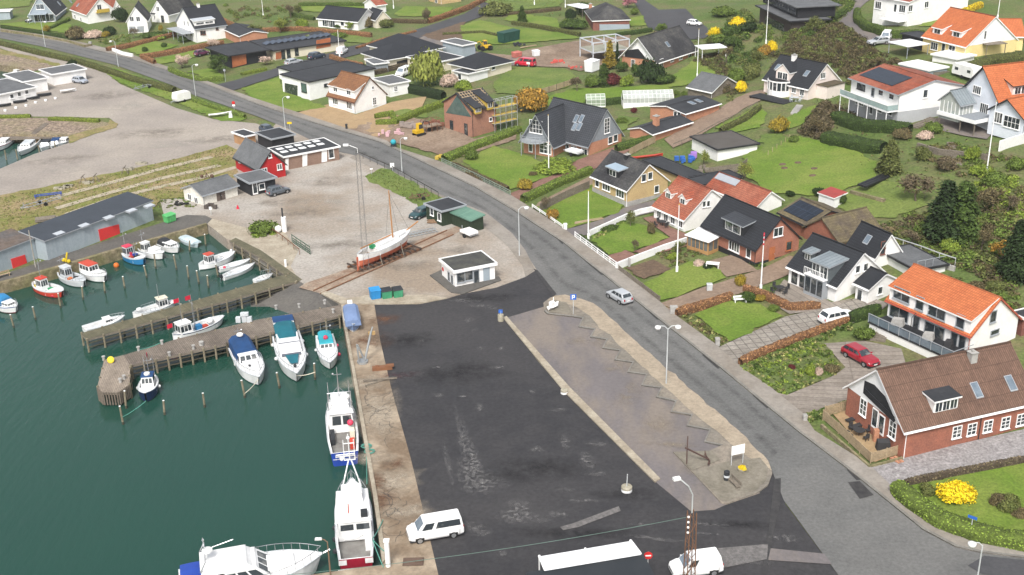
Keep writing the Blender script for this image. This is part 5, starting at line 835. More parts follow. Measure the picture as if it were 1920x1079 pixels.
h=House('warehouse','long pale grey warehouse with dark roof and red door along the quay',(91,489),(47,477),(311,417),'c',453,wall=SHEDG,roof=mat('blue_black_roof',(.045,.053,.065),.6,(.038,.045,.055),.4,fine=3,fv=.1),kind='mono',rise_=.5,trim=TRIMG,over=.25,cat='warehouse');h.panel('c',[(189,458),(184,431),(222,421),(226,449)],mat('red_door',(.66,.04,.04),.6,(.58,.045,.045),1),'sliding_door',.1);h.skylight([(280,388),(247,397),(204,410),(158,425),(111,440)],1.4,.9,TRIMG,MATS['pale_sheet'])
h=House('warehouse','older end of the grey warehouse with rusty roof and a small red door',(-70,540),(-113,528),(91,489),'c',he=3.0,wall=SHEDG,roof=mat('rusty_felt',(.12,.09,.07),.9,(.09,.085,.085),.3,fine=2,fv=.3),kind='mono',rise_=.4,trim=TRIMG,over=.25,cat='warehouse');h.panel('c',[(26,512),(20,486),(46,478),(53,504)],mat('red_door',(.55,.035,.035)),'sliding_door',.1)
h=House('club_shed','white shed with low black roof beside the parked silver car',(102,161),(80,152),(156,148),'b',141,wall=WHITE,roof=T_GREYF,kind='flat',over=.4,cat='shed')
h=House('club_shed','middle one of the three white sheds with black roofs by the marina',(48,178),(14,164),(83,167),'b',155,wall=WHITE,roof=T_GREYF,kind='flat',over=.4,cat='shed')
h=House('club_shed','white shed with small dark windows and black roof at the left edge',(-8,201),(-60,184),(60,182),'b',181,wall=WHITE,roof=T_GREYF,kind='flat',over=.4,cat='shed');h.win('c',[(22,181),(50,173),(36,177)],.7,.8,1,1)
# booth at the bottom edge
rt=empty('ferry_booth',G(1160,1090),0,'black roofed booth with long white canopy at the bottom edge','booth');o_=rt.location
q=[G(*p,3.0)for p in((990,1077),(1203,1042),(1262,1150),(1040,1190))];m=MB();m.hexa([(p.x-o_.x,p.y-o_.y,-.1)for p in q],[(p.x-o_.x,p.y-o_.y,3)for p in q]);m.build('wall',BLACKW,rt)
c_=sum(q,Vector())/4;q2=[c_+(p-c_)*1.03 for p in q];m=MB();m.hexa([(p.x-o_.x,p.y-o_.y,3)for p in q2],[(p.x-o_.x,p.y-o_.y,3.12)for p in q2]);m.build('roof',mat('booth_roof',(.022,.026,.03),.5,(.03,.034,.038),.4),rt)
q=[G(*p,3.2)-o_ for p in((1022,1071),(1011,1045),(1182,1016),(1201,1041))];m=MB();m.hexa([tuple(p)for p in q],[tuple(p+Vector((0,0,.06)))for p in q]);m.build('canopy',T_WHITE,rt);m=MB()
for a,b_ in((0,1),(3,2)):m.tube([q[a]+Vector((0,0,.12)),q[b_]+Vector((0,0,.12))],.12);m.tube([q[b_],q[b_]-Vector((0,0,3.2))],.06)
a=q[0].lerp(q[3],.45);b_=q[1].lerp(q[2],.5);m.tube([a+Vector((0,0,.1)),b_+Vector((0,0,.1))],.1);m.build('canopy_frame',TRIMW,rt)
# ---------------------------------------------------------------- vehicles
def carpaint(n,c,metal=.0):return mat('paint_'+n,c,.28,tuple(x*.94 for x in c),.8,fv=0,spec=.5,coat=.6,metal=metal)
CP={'white':carpaint('white',(.8,.8,.79)),'silver':carpaint('silver',(.5,.52,.54),.3),'red':carpaint('red',(.3,.008,.02)),'postred':carpaint('postred',(.5,.015,.04)),'grey':carpaint('grey',(.11,.13,.15),.2),'black':carpaint('black',(.02,.021,.024)),'teal':carpaint('teal',(.02,.06,.065)),'navy':carpaint('navy',(.03,.045,.07)),'purple':carpaint('purple',(.1,.02,.06)),'lilac':carpaint('lilac',(.42,.46,.52),.3)}
TYRE=mat('tyre_rubber',(.02,.02,.02),.9);RIM=mat('alloy_rim',(.4,.41,.42),.35,metal=.6);HLIGHT=mat('headlight_glass',(.6,.62,.65),.1,fv=0,spec=.8);TLIGHT=mat('tail_light',(.4,.01,.015),.2,fv=0)
KINDS={'hatch':(4.0,1.76,1.5,.96,.86,1.0,.28,-1.93,-1.45,((.06,.3),(.34,.6),(.64,.93))),'wagon':(4.8,1.84,1.48,.96,.88,.95,.15,-2.3,-1.75,((.05,.32),(.35,.62),(.65,.93))),'suv':(4.7,1.9,1.68,1.06,1.0,1.05,.35,-2.25,-1.8,((.05,.32),(.35,.62),(.65,.93))),'van':(5.0,1.95,1.97,1.12,1.08,1.75,1.05,-2.45,-2.3,((.05,.62),(.7,.93))),'smallvan':(4.4,1.85,1.84,1.05,1.0,1.35,.6,-2.12,-1.95,((.72,.93),))}
WSEC=[(-.44,.26),(-.5,.5),(-.5,.78)]
def car(kind,c,f,col,label,group='parked cars',cat='car',name='parked_car',stripes=None):
 L_,W_,H_,zb,zh,xf0,xf1,xr0,xr1,sw=KINDS[kind];a=G(*c);q=G(*f);d=(q-a);rz=math.atan2(d.y,d.x)
 sl_=math.atan2(d.z,d.xy.length)if abs(d.z)>.05 else 0
 rt=empty(name,a,rz,label,cat,group);P=CP[col];hl=L_/2
 m=MB();st=[(-hl,.86,zb-.18),(-hl+.08,.95,zb-.05),(-hl+.5,1,zb),(xr0+.3,1,zb),(xf0-.2,1,zb),(xf0+.15,.99,zh+.06),(hl-.45,.95,zh-.02),(hl-.12,.88,zh-.14),(hl,.76,zh-.3)];rings=[]
 for x,wf,z in st:
  w2=W_/2*wf;e=.12 if abs(x)>hl-.2 else 0
  rings.append([(x,-w2*.9,.24+e),(x,-w2,.45),(x,-w2,z-.16),(x,-w2*.9,z-.01),(x,0,z+.03),(x,w2*.9,z-.01),(x,w2,z-.16),(x,w2,.45),(x,w2*.9,.24+e)])
 m.loft(rings);o=m.build('body',P,rt)
 for x in(hl*.62,-hl*.6):m=MB();m.box(x-.4,-W_/2-.004,.3,x+.4,W_/2+.004,.62);m.build('wheel_arch',TYRE,rt)
 m=MB();m.box(hl-.05,-W_*.27,.55,hl+.012,W_*.27,.68);m.box(-hl+.02,-W_*.48,.26,hl-.06,W_*.48,.3);m.build('grille',TRIMD,rt)
 gb=.47*W_;gt=gb*.82;lo=[(xr0,-gb,zb-.02),(xf0,-gb,zb-.02),(xf0,gb,zb-.02),(xr0,gb,zb-.02)];hi=[(xr1,-gt,H_),(xf1,-gt,H_),(xf1,gt,H_),(xr1,gt,H_)]
 bm=bmesh.new();vs=[bm.verts.new(p)for p in lo+hi];[bm.faces.new([vs[i]for i in f_])for f_ in((3,2,1,0),(4,5,6,7),(0,1,5,4),(1,2,6,5),(2,3,7,6),(3,0,4,7))];bmesh.ops.bevel(bm,geom=bm.edges[:],offset=.07,segments=2,affect='EDGES');me=bpy.data.meshes.new('cabin');bm.to_mesh(me);bm.free();me.materials.append(P);cb=inst('cabin',me,rt)
 L4=lambda a_,b_,t:tuple(a_[i]+(b_[i]-a_[i])*t for i in range(3))
 def pane(A,B,C,D,u0,u1,v0,v1,nrm):
  g_=MB();f_=lambda u,v:L4(L4(A,B,u),L4(D,C,u),v);pts=[f_(u0,v0),f_(u1,v0),f_(u1,v1),f_(u0,v1)];g_.hexa(pts,[tuple(p[i]+nrm[i]*.014 for i in range(3))for p in pts]);return g_
 for sgn,(A,B,C,D)in((-1,(lo[0],lo[1],hi[1],hi[0])),(1,(lo[3],lo[2],hi[2],hi[3]))):
  g_=MB()
  for u0,u1 in sw:h_=pane(A,B,C,D,u0,u1,.2,.86,(0,sgn,.15));g_.add(h_.v,h_.f)
  g_.build('side_window',GLASS,rt)
 pane(lo[1],lo[2],hi[2],hi[1],.08,.92,.12,.9,(.7,0,.7)).build('windscreen',GLASSB if kind in('van','smallvan')else GLASS,rt)
 if kind!='smallvan':pane(lo[0],lo[3],hi[3],hi[0],.1,.9,.2,.85,(-.8,0,.4)).build('rear_window',GLASS,rt)
 for x in(hl*.62,-hl*.6):
  for s_ in(-1,1):
   w_=MB();rr=.33 if kind!='suv' else .36;w_.lathe([(.2,-.1),(rr,-.1),(rr,.1),(.2,.1)],n=14);ob=w_.build('wheel',TYRE,rt,loc=(x,s_*(W_/2-.07),rr));ob.rotation_euler=(math.pi/2,0,0)
   r_=MB();r_.lathe([(0,-.105),(.22,-.105),(.22,.105),(0,.105)],n=10);r_.build('rim',RIM,ob)
 for s_ in(-1,1):
  l_=MB();l_.hexa([(hl-.24,s_*W_*.31,zh-.32),(hl-.06,s_*W_*.31,zh-.34),(hl-.12,s_*W_*.43,zh-.32),(hl-.3,s_*W_*.43,zh-.3)],[(hl-.24,s_*W_*.31,zh-.16),(hl-.08,s_*W_*.31,zh-.18),(hl-.14,s_*W_*.44,zh-.16),(hl-.34,s_*W_*.45,zh-.12)]);l_.build('headlight',HLIGHT,rt)
  t_=MB();t_.box(-hl-.02,s_*W_*.34-.1,zb-.34,-hl+.12,s_*W_*.34+.1,zb-.08);t_.build('tail_light',TLIGHT,rt)
  k_=MB();k_.cbox(xf0-.35,s_*(W_/2+.08),zb+.05,.12,.2,.14);k_.build('mirror',P if col!='black' else TRIMD,rt)
 b_=MB();b_.cbox(hl-.02,0,.48,.06,.5,.12);b_.cbox(-hl+.02,0,.62,.1,.5,.12);b_.build('number_plate',TRIMW,rt)
 if stripes:
  q_=MB();q_.cbox(-1.35,-W_/2-.004,.95,.9,.012,.5);q_.cbox(-1.35,W_/2+.004,.95,.9,.012,.5);q_.build('side_lettering',TRIMW,rt)
 return rt
car('hatch',(1161,563),(1140,551),'silver','silver hatchback driving up the road, seen from behind',cat='car',name='hatchback_car',group=None)
car('suv',(1570,603),(1599,594),'white','white estate car standing on the chequered paver drive',name='estate_car')
car('wagon',(1613,676),(1640,691),'red','dark red estate car on the striped paver drive',name='estate_car')
car('van',(816,1004),(770,1012),'white','white passenger van with dark side windows parked across the quay edge',cat='van',name='passenger_van',group='white vans')
car('smallvan',(1304,1073),(1263,1078.5),'white','small white delivery van behind the rusty lattice mast',cat='van',name='delivery_van',group='white vans')
car('hatch',(522,364),(541,359),'grey','dark grey hatchback parked by the black hut on the gravel')
car('hatch',(789,407),(776,412),'teal','dark teal car half hidden behind the green hut')
car('hatch',(502,249),(516,254),'navy','dark blue hatchback parked beside the road above the harbour row')
car('hatch',(151,156),(164,158),'lilac','pale silver car beside the white shed with the black roof')
car('van',(985,124),(966,122),'postred','bright red delivery van on the muddy building site',cat='van',name='delivery_van',stripes=True)
car('hatch',(1302,48),(1313,49),'white','white hatchback standing on the dark turning circle')
car('wagon',(1646,83),(1633,86),'silver','silver estate car on the gravel below the hilltop hedge')
car('van',(1661,76),(1655,84),'white','white van parked behind the silver estate car on the hill',cat='van',name='delivery_van')
car('hatch',(604,95),(615,93),'black','black hatchback outside the orange garage door')
car('suv',(594,110),(610,106),'navy','dark blue estate car on the side road verge',name='estate_car')
car('wagon',(551,121),(566,117),'silver','silver estate car behind the white cube house',name='estate_car')
car('smallvan',(642,101),(650,96),'white','white van parked in front of the long flat roofed house on the side road',cat='van',name='delivery_van')
car('hatch',(379,104),(390,101),'purple','dark purple car under the overhang of the black house')
car('hatch',(61,42),(50,43),'black','black car on the lawn in front of the blue gabled house')
car('hatch',(755,121),(764,117),'grey','grey car inside the open carport of the hipped bungalow')
car('van',(757,142),(748,146),'white','white van beside the grey shed and the budding willow',cat='van',name='delivery_van')
def caravan(c,f,L_,W_,H_,label,name,cat,win=True):
 a=G(*c);q=G(*f);rt=empty(name,a,math.atan2(q.y-a.y,q.x-a.x),label,cat);z0=.5
 pr=[(-L_/2,z0),(L_/2-.15,z0),(L_/2,z0+.5),(L_/2-.25,H_-.1),(L_/2-.45,H_),(-L_/2+.3,H_),(-L_/2,H_-.35)];m=MB();m.hexa([(x,-W_/2,z)for x,z in pr],[(x,W_/2,z)for x,z in pr]);m.build('body',WHITE,rt)
 if win:
  m=MB();[m.box(x,s_*W_/2-.02,1.3,x+.9,s_*W_/2+.02,1.85)for x in(-L_/2+.6,L_/2-1.7)for s_ in(-1,1)];m.box(L_/2-.2,-.7,1.3,L_/2-.02,.7,1.85);m.build('window',GLASS,rt)
 for s_ in(-1,1):m=MB();m.lathe([(0,-.1),(.32,-.1),(.32,.1),(0,.1)],n=12);o=m.build('wheel',TYRE,rt,loc=(-.1,s_*(W_/2-.05),.32));o.rotation_euler=(math.pi/2,0,0)
 m=MB();m.tube([(L_/2-.1,-.5,.45),(L_/2+1,0,.45)],.05);m.tube([(L_/2-.1,.5,.45),(L_/2+1,0,.45)],.05);m.tube([(L_/2+.9,0,0),(L_/2+.9,0,.5)],.04);m.build('tow_bar',TRIMG,rt)
caravan((1811,146),(1798,141),5.6,2.2,2.5,'white caravan parked beside the white open garage on the hill','touring_caravan','caravan')
caravan((341,191),(324,195),3.6,1.9,2.2,'white box trailer on the grass verge beside the road','box_trailer','trailer',False)
def trailer(c,f,L_,label,boat=None,m_=None,name='boat_trailer'):
 a=G(*c);q=G(*f);rt=empty(name,a,math.atan2(q.y-a.y,q.x-a.x),label,'trailer');m_=m_ or mat('galvanised_steel',(.42,.44,.45),.45,metal=.5);m=MB()
 for s_ in(-.75,.75):m.tube([(-L_/2,s_,.55),(L_/2-1,s_,.55),(L_/2,0,.5)],.06)
 [m.tube([(x,-.75,.55),(x,.75,.55)],.05)for x in np.linspace(-L_/2,L_/2-1,4)];m.tube([(L_/2-.6,0,.5),(L_/2-.6,0,1.3)],.06);[m.tube([(x,s_,.55),(x,s_*.7,.95)],.05)for x in(-L_/2+.4,0)for s_ in(-.75,.75)];m.build('frame',m_,rt)
 for s_ in(-1,1):m=MB();m.lathe([(0,-.1),(.32,-.1),(.32,.1),(0,.1)],n=12);o=m.build('wheel',TYRE,rt,loc=(-.5,s_*.92,.32));o.rotation_euler=(math.pi/2,0,0)
 return rt
trailer((272,166),(246,173),6.5,'empty galvanised boat trailer on the verge by the road hedge')
trailer((76,386),(40,396),6.8,'grey boat trailer standing in the rough grass near a blue frame')
trailer((785,374),(762,378),3.4,'rusty two wheeled trailer at the edge of the grass bank',m_=mat('rusty_frame',(.16,.09,.06),.9))
def open_trailer(c,f,L_,label,m_):
 rt=trailer(c,f,L_+1.2,label,name='open_trailer');m=MB();m.box(-L_/2-.4,-.85,.6,L_/2-.6,.85,.66);[m.box(-L_/2-.4,s_*.85-.03,.66,L_/2-.6,s_*.85+.03,1.0)for s_ in(-1,1)];[m.box(x-.03,-.82,.66,x+.03,.82,1.0)for x in(-L_/2-.37,L_/2-.63)];m.build('load_bed',m_,rt)
open_trailer((876,442),(862,436),2.4,'white open trailer beside the green hut',WHITE)
open_trailer((1073,290),(1062,288),3.0,'pale open trailer on the brick drive of the grey tiled house',T_WHITE)
def digger(c,f,label,col,name,big):
 a=G(*c);q=G(*f);rt=empty(name,a,math.atan2(q.y-a.y,q.x-a.x),label,'digger');s=1.35 if big else 1.0;Y_=mat('digger_yellow',(.6,.38,.02),.5)
 if not big:
  for s_ in(-1,1):m=MB();pr=[(-1,.1),(-.85,0),(.85,0),(1,.1),(1,.35),(.85,.5),(-.85,.5),(-1,.35)];m.hexa([(x,s_*.75-.18,z)for x,z in pr],[(x,s_*.75+.18,z)for x,z in pr]);m.build('track',TYRE,rt)
 else:
  for x in(-1,1.1):
   for s_ in(-1,1):m=MB();m.lathe([(0,-.2),(.6,-.2),(.6,.2),(0,.2)],n=12);o=m.build('wheel',TYRE,rt,loc=(x,s_*.9,.6));o.rotation_euler=(math.pi/2,0,0)
 m=MB();m.box(-1.1*s,-.7,.55,.7*s,.7,1.15);m.build('body',Y_,rt);m=MB();m.hexa([(-.5,-.6,1.15),(.6,-.6,1.15),(.6,.3,1.15),(-.5,.3,1.15)],[(-.45,-.55,2.4),(.4,-.55,2.4),(.4,.25,2.4),(-.45,.25,2.4)]);o=m.build('cab',Y_,rt);m=MB();m.hexa([(-.4,-.62,1.4),(.52,-.62,1.4),(.52,.32,1.4),(-.4,.32,1.4)],[(-.38,-.585,2.2),(.46,-.585,2.2),(.46,.285,2.2),(-.38,.285,2.2)]);m.build('cab_window',GLASS,o)
 m=MB();m.tube([(.6,.5,1.0),(1.7,.5,2.4),(2.9,.5,2.0)],.13);m.tube([(2.9,.5,2.0),(3.0,.5,.8)],.1);m.build('arm',Y_ if big else BLACKW,rt);m=MB();m.hexa([(2.7,.2,.2),(3.2,.2,.2),(3.2,.8,.2),(2.7,.8,.2)],[(2.8,.2,.85),(3.1,.2,.85),(3.1,.8,.85),(2.8,.8,.85)]);m.build('bucket',TRIMD,rt)
digger((786,254),(806,248),'small yellow excavator beside the half finished brick house',0,'mini_excavator',False)
digger((910,94),(895,96),'yellow and black telescopic loader on the edge of the building site',0,'telescopic_loader',True)
# ---------------------------------------------------------------- boats
BM={'white':mat('gelcoat_white',(.78,.78,.77),.3,fv=.03,coat=.3),'grey':mat('gelcoat_grey',(.55,.58,.6),.35,fv=.04),'red':mat('hull_red',(.5,.055,.03),.5,(.42,.045,.03),1),'dred':mat('hull_dark_red',(.27,.012,.03),.5),'blue':mat('hull_blue',(.03,.2,.42),.45),'navy':mat('hull_navy',(.012,.03,.09),.45),'royal':mat('hull_royal',(.02,.06,.33),.45),'salmon':mat('hull_salmon',(.5,.14,.075),.6,(.42,.11,.06),1.2),'turq':mat('canvas_turquoise',(.03,.33,.4),.6),'canvas':mat('canvas_blue',(.015,.06,.17),.75),'teak':mat('teak_deck',(.3,.19,.1),.7,(.24,.15,.08),1,stretch=(.5,8,1)),'ored':mat('cabin_red',(.5,.07,.04),.5),'cover':mat('cover_teal',(.01,.13,.17),.6),'rope':mat('green_rope',(.1,.3,.24),.8),'orange':mat('buoy_orange',(.7,.17,.03),.5),'pink':mat('buoy_pink',(.6,.05,.1),.5),'dark':mat('boat_dark',(.03,.033,.037),.6),'steel':mat('stainless',(.6,.61,.62),.25,metal=.7),'lblue':mat('cover_pale_blue',(.5,.6,.64),.6),'yellow':mat('yellow_plastic',(.65,.48,.02),.5),'green':mat('green_plastic',(.03,.3,.12),.5),'deckgrey':mat('work_deck',(.22,.215,.2),.8,(.15,.14,.13),.9),'cream':mat('cream_paint',(.68,.63,.5),.5),'flag':mat('flag_red',(.62,.02,.05),.7)}
def plan(kind,t):
 if kind=='double':return max(.04,(1-abs(2*t-1)**2.3))**.75
 if kind=='row':return(.6+.4*min(1,t/.4))if t<.4 else max(.03,1-((t-.4)/.6)**2.1)
 if kind=='ship':return(.86+.14*min(1,t/.25))if t<.6 else max(.05,1-((t-.6)/.4)**2)
 return(.88+.12*min(1,t/.35))if t<.55 else max(.03,1-((t-.55)/.45)**2.3)
class Boat:
 def __init__(s,label,bow,stern,beam,fb=.8,kind='cruiser',hull='white',stripe=None,bottom='dred',deck='white',tc=.45,zw=ZW,cat='boat',name='motor_boat',group='boats in the harbour',floor=.25,sheer=.32,wl=.14):
  b_=GZ(*bow,zw+fb);a=GZ(*stern,zw+fb);d=b_-a;s.L=math.hypot(d[0],d[1]);s.B=beam;s.fb=fb;s.kind=kind;s.sheer=sheer;s.tc=tc
  s.root=empty(name,(a[0],a[1],zw),math.atan2(d[1],d[0]),label,cat,group);N_=15;m=MB();rings=[]
  ts=[i/(N_-1)for i in range(N_)]
  for t in ts:
   x=t*s.L;hb=beam/2*plan(kind,t);z=s.z(t);rk=.1*s.L*t**6;k=.5 if kind=='double' and t<.2 else 1
   P=[(x,hb,z),(x-rk*.15,hb*.985,z-.2*fb),(x-rk*.6,hb*.9,wl),(x-rk,hb*.6,-.3),(x-rk,0,-.45)]
   rings.append(P+[(p[0],-p[1],p[2])for p in P[-2::-1]])
  n=9;vs=[p for r_ in rings for p in r_];m.v=vs
  for i in range(N_-1):
   for j in range(n-1):
    mi=(1,0,2,2,2,2,0,1)[j];m.f.append((i*n+j,(i+1)*n+j,(i+1)*n+j+1,i*n+j+1));m.m.append(mi)
  m.f.append(tuple(range(n)));m.m.append(0);s.hull=m.build('hull',[BM[hull],BM[stripe or hull],BM[bottom]],s.root)
  # deck ahead of the cockpit, cockpit floor and coaming behind it
  dm=MB();fl=MB();i0=next(i for i,t in enumerate(ts)if t>=tc-1e-6);e=.14
  for i in range(i0,N_-1):
   a_,b2=ts[i],ts[i+1];ya,yb=beam/2*plan(kind,a_)-.03,beam/2*plan(kind,b2)-.03;za,zb_=s.z(a_)-.05,s.z(b2)-.05;cr=.09
   dm.add([(a_*s.L,ya,za),(a_*s.L,0,za+cr),(a_*s.L,-ya,za),(b2*s.L,yb,zb_),(b2*s.L,0,zb_+cr*.6),(b2*s.L,-yb,zb_)],[(0,3,4,1),(1,4,5,2)])
  for i in range(0,i0):
   a_,b2=ts[i],ts[i+1]
   for sg in(1,-1):
    ya,yb=beam/2*plan(kind,a_),beam/2*plan(kind,b2);za,zb_=s.z(a_)-.03,s.z(b2)-.03;ia,ib=max(.02,ya-e-.06),max(.02,yb-e-.06)
    dm.add([(a_*s.L,sg*(ya-.02),za),(b2*s.L,sg*(yb-.02),zb_),(b2*s.L,sg*ib,zb_),(a_*s.L,sg*ia,za),(b2*s.L,sg*ib,floor),(a_*s.L,sg*ia,floor)],[(0,1,2,3),(3,2,4,5)])
   ia,ib=max(.02,beam/2*plan(kind,a_)-e-.05),max(.02,beam/2*plan(kind,b2)-e-.05)
   fl.add([(a_*s.L,ia,floor),(a_*s.L,-ia,floor),(b2*s.L,-ib,floor),(b2*s.L,ib,floor)],[(0,1,2,3)])
  if i0>0:
   y=beam/2*plan(kind,ts[i0]);dm.add([(ts[i0]*s.L,y-.03,s.z(ts[i0])-.05),(ts[i0]*s.L,-y+.03,s.z(ts[i0])-.05),(ts[i0]*s.L,-y+.03,floor),(ts[i0]*s.L,y-.03,floor)],[(0,1,2,3)])
   y=beam/2*plan(kind,0);dm.add([(.02,y-.02,s.z(0)-.03),(.02,-y+.02,s.z(0)-.03),(.16,-y+.1,s.z(0)-.03),(.16,y-.1,s.z(0)-.03),(.16,-y+.1,floor),(.16,y-.1,floor)],[(0,1,2,3),(3,2,4,5)])
  dm.build('deck',BM[deck],s.root)
  if fl.f:fl.build('cockpit',BM['deckgrey']if kind=='ship' else BM['teak']if tc<.5 else BM['grey'],s.root)
  g_=MB()
  for sg in(1,-1):g_.tube([(t*s.L,sg*beam/2*plan(kind,t),s.z(t))for t in ts],.05,0,5)
  g_.build('rub_rail',BM['dark']if hull in('white',)and kind=='ship' else BM['grey'],s.root)
 def z(s,t):return s.fb*(1+s.sheer*max(0,(t-.3)/.7)**2+(.15 if s.kind=='double' else .02)*max(0,(.3-t)/.3)**2)
 def hb(s,t):return s.B/2*plan(s.kind,t)
 def cabin(s,t0,t1,wf,h_,z0=None,wall='white',roof='white',rake=.25,over=.1,wins=True,back=False,name='wheelhouse',tw=.86,wz=(.4,.85),flat=False):
  z0=s.z((t0+t1)/2)-.06 if z0 is None else z0;w_=s.B*wf/2;x0,x1=t0*s.L,t1*s.L;rk=rake*h_
  w1=w_*min(1,plan(s.kind,t1)/max(.3,plan(s.kind,t0)))if t1>.6 else w_
  lo=[(x0,-w_,z0),(x1,-w1,z0),(x1,w1,z0),(x0,w_,z0)];hi=[(x0+rk*.15,-w_*tw,z0+h_),(x1-rk,-w1*tw,z0+h_),(x1-rk,w1*tw,z0+h_),(x0+rk*.15,w_*tw,z0+h_)]
  m=MB();m.hexa(lo,hi);o=m.build(name,BM[wall],s.root)
  if roof:
   r_=MB();ct=Vector(((hi[0][0]+hi[1][0])/2,0,z0+h_));q=[ct+(Vector(p)-ct)*1.0+Vector(((over if p[0]>ct.x else-over),(over if p[1]>0 else-over),0))for p in hi]
   r_.hexa([tuple(p)for p in q],[tuple(ct+(p-ct)*.93+Vector((0,0,.09)))for p in q]);r_.build(name+'_roof',BM[roof],o)
  if wins:
   L4=lambda a_,b_,t:tuple(a_[i]+(b_[i]-a_[i])*t for i in range(3));g_=MB()
   for A,B,C,D,nr,nn in((lo[0],lo[1],hi[1],hi[0],(0,-1,.1),3),(lo[3],lo[2],hi[2],hi[3],(0,1,.1),3),(lo[1],lo[2],hi[2],hi[1],(.9,0,.3),3))+(((lo[0],lo[3],hi[3],hi[0],(-1,0,.1),2),)if back else()):
    for k in range(nn):
     u0,u1=.06+k*.9/nn,.06+(k+.82)*.9/nn;f=lambda u,v:L4(L4(A,B,u),L4(D,C,u),v);p_=[f(u0,wz[0]),f(u1,wz[0]),f(u1,wz[1]),f(u0,wz[1])]
     g_.hexa(p_,[tuple(p[i]+nr[i]*.015 for i in range(3))for p in p_])
   g_.build(name+'_window',GLASS,o)
  return z0+h_
 def canopy(s,t0,t1,wf,h_,col,z0=None,low=.5):
  z0=s.z(t0)if z0 is None else z0;w_=s.B*wf/2;rings=[]
  for i in range(6):
   u=i/5;x=(t0+(t1-t0)*u)*s.L;hh=h_*(low+(1-low)*math.sin(math.pi*(.18+.64*u)));rings.append([(x,-w_,z0),(x,-w_*.95,z0+hh*.6),(x,-w_*.6,z0+hh*.95),(x,0,z0+hh),(x,w_*.6,z0+hh*.95),(x,w_*.95,z0+hh*.6),(x,w_,z0)])
  m=MB();m.loft(rings,closed=True);m.build('canopy',BM[col],s.root)
 def mast(s,t,h_,r=.05,col='steel',y=0,z0=None,cross=True,flag=None):
  z0=s.z(t)-.1 if z0 is None else z0;m=MB();x=t*s.L;m.tube([(x,y,z0),(x,y,z0+h_)],r,0,6,r*.6)
  if cross:m.tube([(x,y-.45,z0+h_*.75),(x,y+.45,z0+h_*.75)],r*.6,0,4);m.ball((x,y+.45,z0+h_*.78),.12,0,8)
  o=m.build('mast',BM[col],s.root)
  if flag:f=MB();f.box(x-.75,y-.015,z0+h_-.6,x-.03,y+.015,z0+h_-.05);f.build('flag',BM[flag],o)
 def rail(s,t0,t1,h_=.55,n=6,front=True):
  m=MB()
  for sg in(1,-1):
   pts=[(t*s.L,sg*(s.hb(t)-.06),s.z(t)+h_)for t in np.linspace(t0,t1,n)];m.tube(pts,.028,0,4);[m.tube([(p[0],p[1],p[2]-h_),p],.022,0,4)for p in pts]
  if front:p=s.z(t1)+h_;m.tube([(t1*s.L,s.hb(t1)-.06,p),(t1*s.L+.3,0,p+.05),(t1*s.L,-s.hb(t1)+.06,p)],.028,0,4)
  m.build('rail',BM['steel'],s.root)
 def box(s,t,y,z,sx,sy,sz,col,name='deck_box'):
  m=MB();m.cbox(t*s.L,y,z+sz/2,sx,sy,sz);m.build(name,BM[col],s.root)
 def ball(s,t,y,z,r,col,name='fender'):
  m=MB();m.ball((t*s.L,y,z),r);m.build(name,BM[col],s.root,True)
 def radar(s,t,z,r=.3,y=0):
  m=MB();m.lathe([(0,0),(r,0),(r,.18),(r*.8,.24),(0,.26)],(t*s.L,y,z),12);m.build('radar_dome',BM['white'],s.root)
 def outboard(s):
  m=MB();m.cbox(-.2,0,s.fb+.1,.35,.3,.5);m.cbox(-.2,0,s.fb-.5,.12,.12,.9);m.build('outboard_motor',BM['dark'],s.root)
B=Boat
b=B('white motor boat with blue canopy at the left edge of the harbour',(31,578),(-14,560),2.4,.8,stripe='royal',tc=.55);b.cabin(.5,.82,.7,.5);b.canopy(.2,.6,.8,1.15,'blue',.8);b.ball(.5,-1.25,.5,.25,'pink');b.rail(.6,.95,.4)
b=B('red hulled fishing boat with small red wheelhouse roof by the stone quay',(118,549),(62,530),2.5,.85,'double','red','white','dred','white',.62,name='fishing_boat',cat='fishing boat');b.cabin(.22,.42,.5,1.7,.3,'white','red',.1,back=True);b.mast(.3,3.2,z0=1.9);b.box(.55,.2,.3,.6,.6,.5,'green');b.box(.12,0,.3,.5,.9,.4,'yellow');[b.ball(.62+i*.09,-.95+i*.1,.35,.2,'pink')for i in range(3)]
b=B('grey white fishing boat with tall open wheelhouse beside the red hulled one',(159,530),(110,509),2.4,.85,'double','grey','white','dark','grey',.6,name='fishing_boat',cat='fishing boat');b.cabin(.2,.42,.5,1.8,.3,'grey','grey',.1,back=True);b.mast(.12,2.6);b.box(.5,-.3,.3,.5,.6,.5,'orange');b.box(.58,.4,.3,.8,.5,.55,'dark');b.rail(.55,.92,.35)
b=B('white boat with long orange red cabin roof',(198,520),(152,502),2.5,.85,'double','white','white','dark','white',.12);b.cabin(.14,.58,.66,1.25,wall='white',roof='ored',rake=.2,back=True);b.cabin(.58,.8,.5,.35,roof='white',wins=False,name='trunk_cabin');b.rail(.6,.95,.4)
b=B('blue hulled fishing boat crowded with coloured crates',(271,487),(230,471),2.3,.95,'double','blue','white','navy','white',.66,name='fishing_boat',cat='fishing boat');b.cabin(.16,.38,.55,1.7,.4,'grey','pink',.1,back=True);b.mast(.14,3.6,flag=None);b.mast(.6,2.4);b.box(.5,.3,.4,.6,.6,.7,'royal');b.box(.5,-.4,.4,.6,.5,.5,'ored');b.box(.62,.1,.4,.5,.7,.6,'dark');b.box(.42,-.1,.4,.3,.3,.9,'pink')
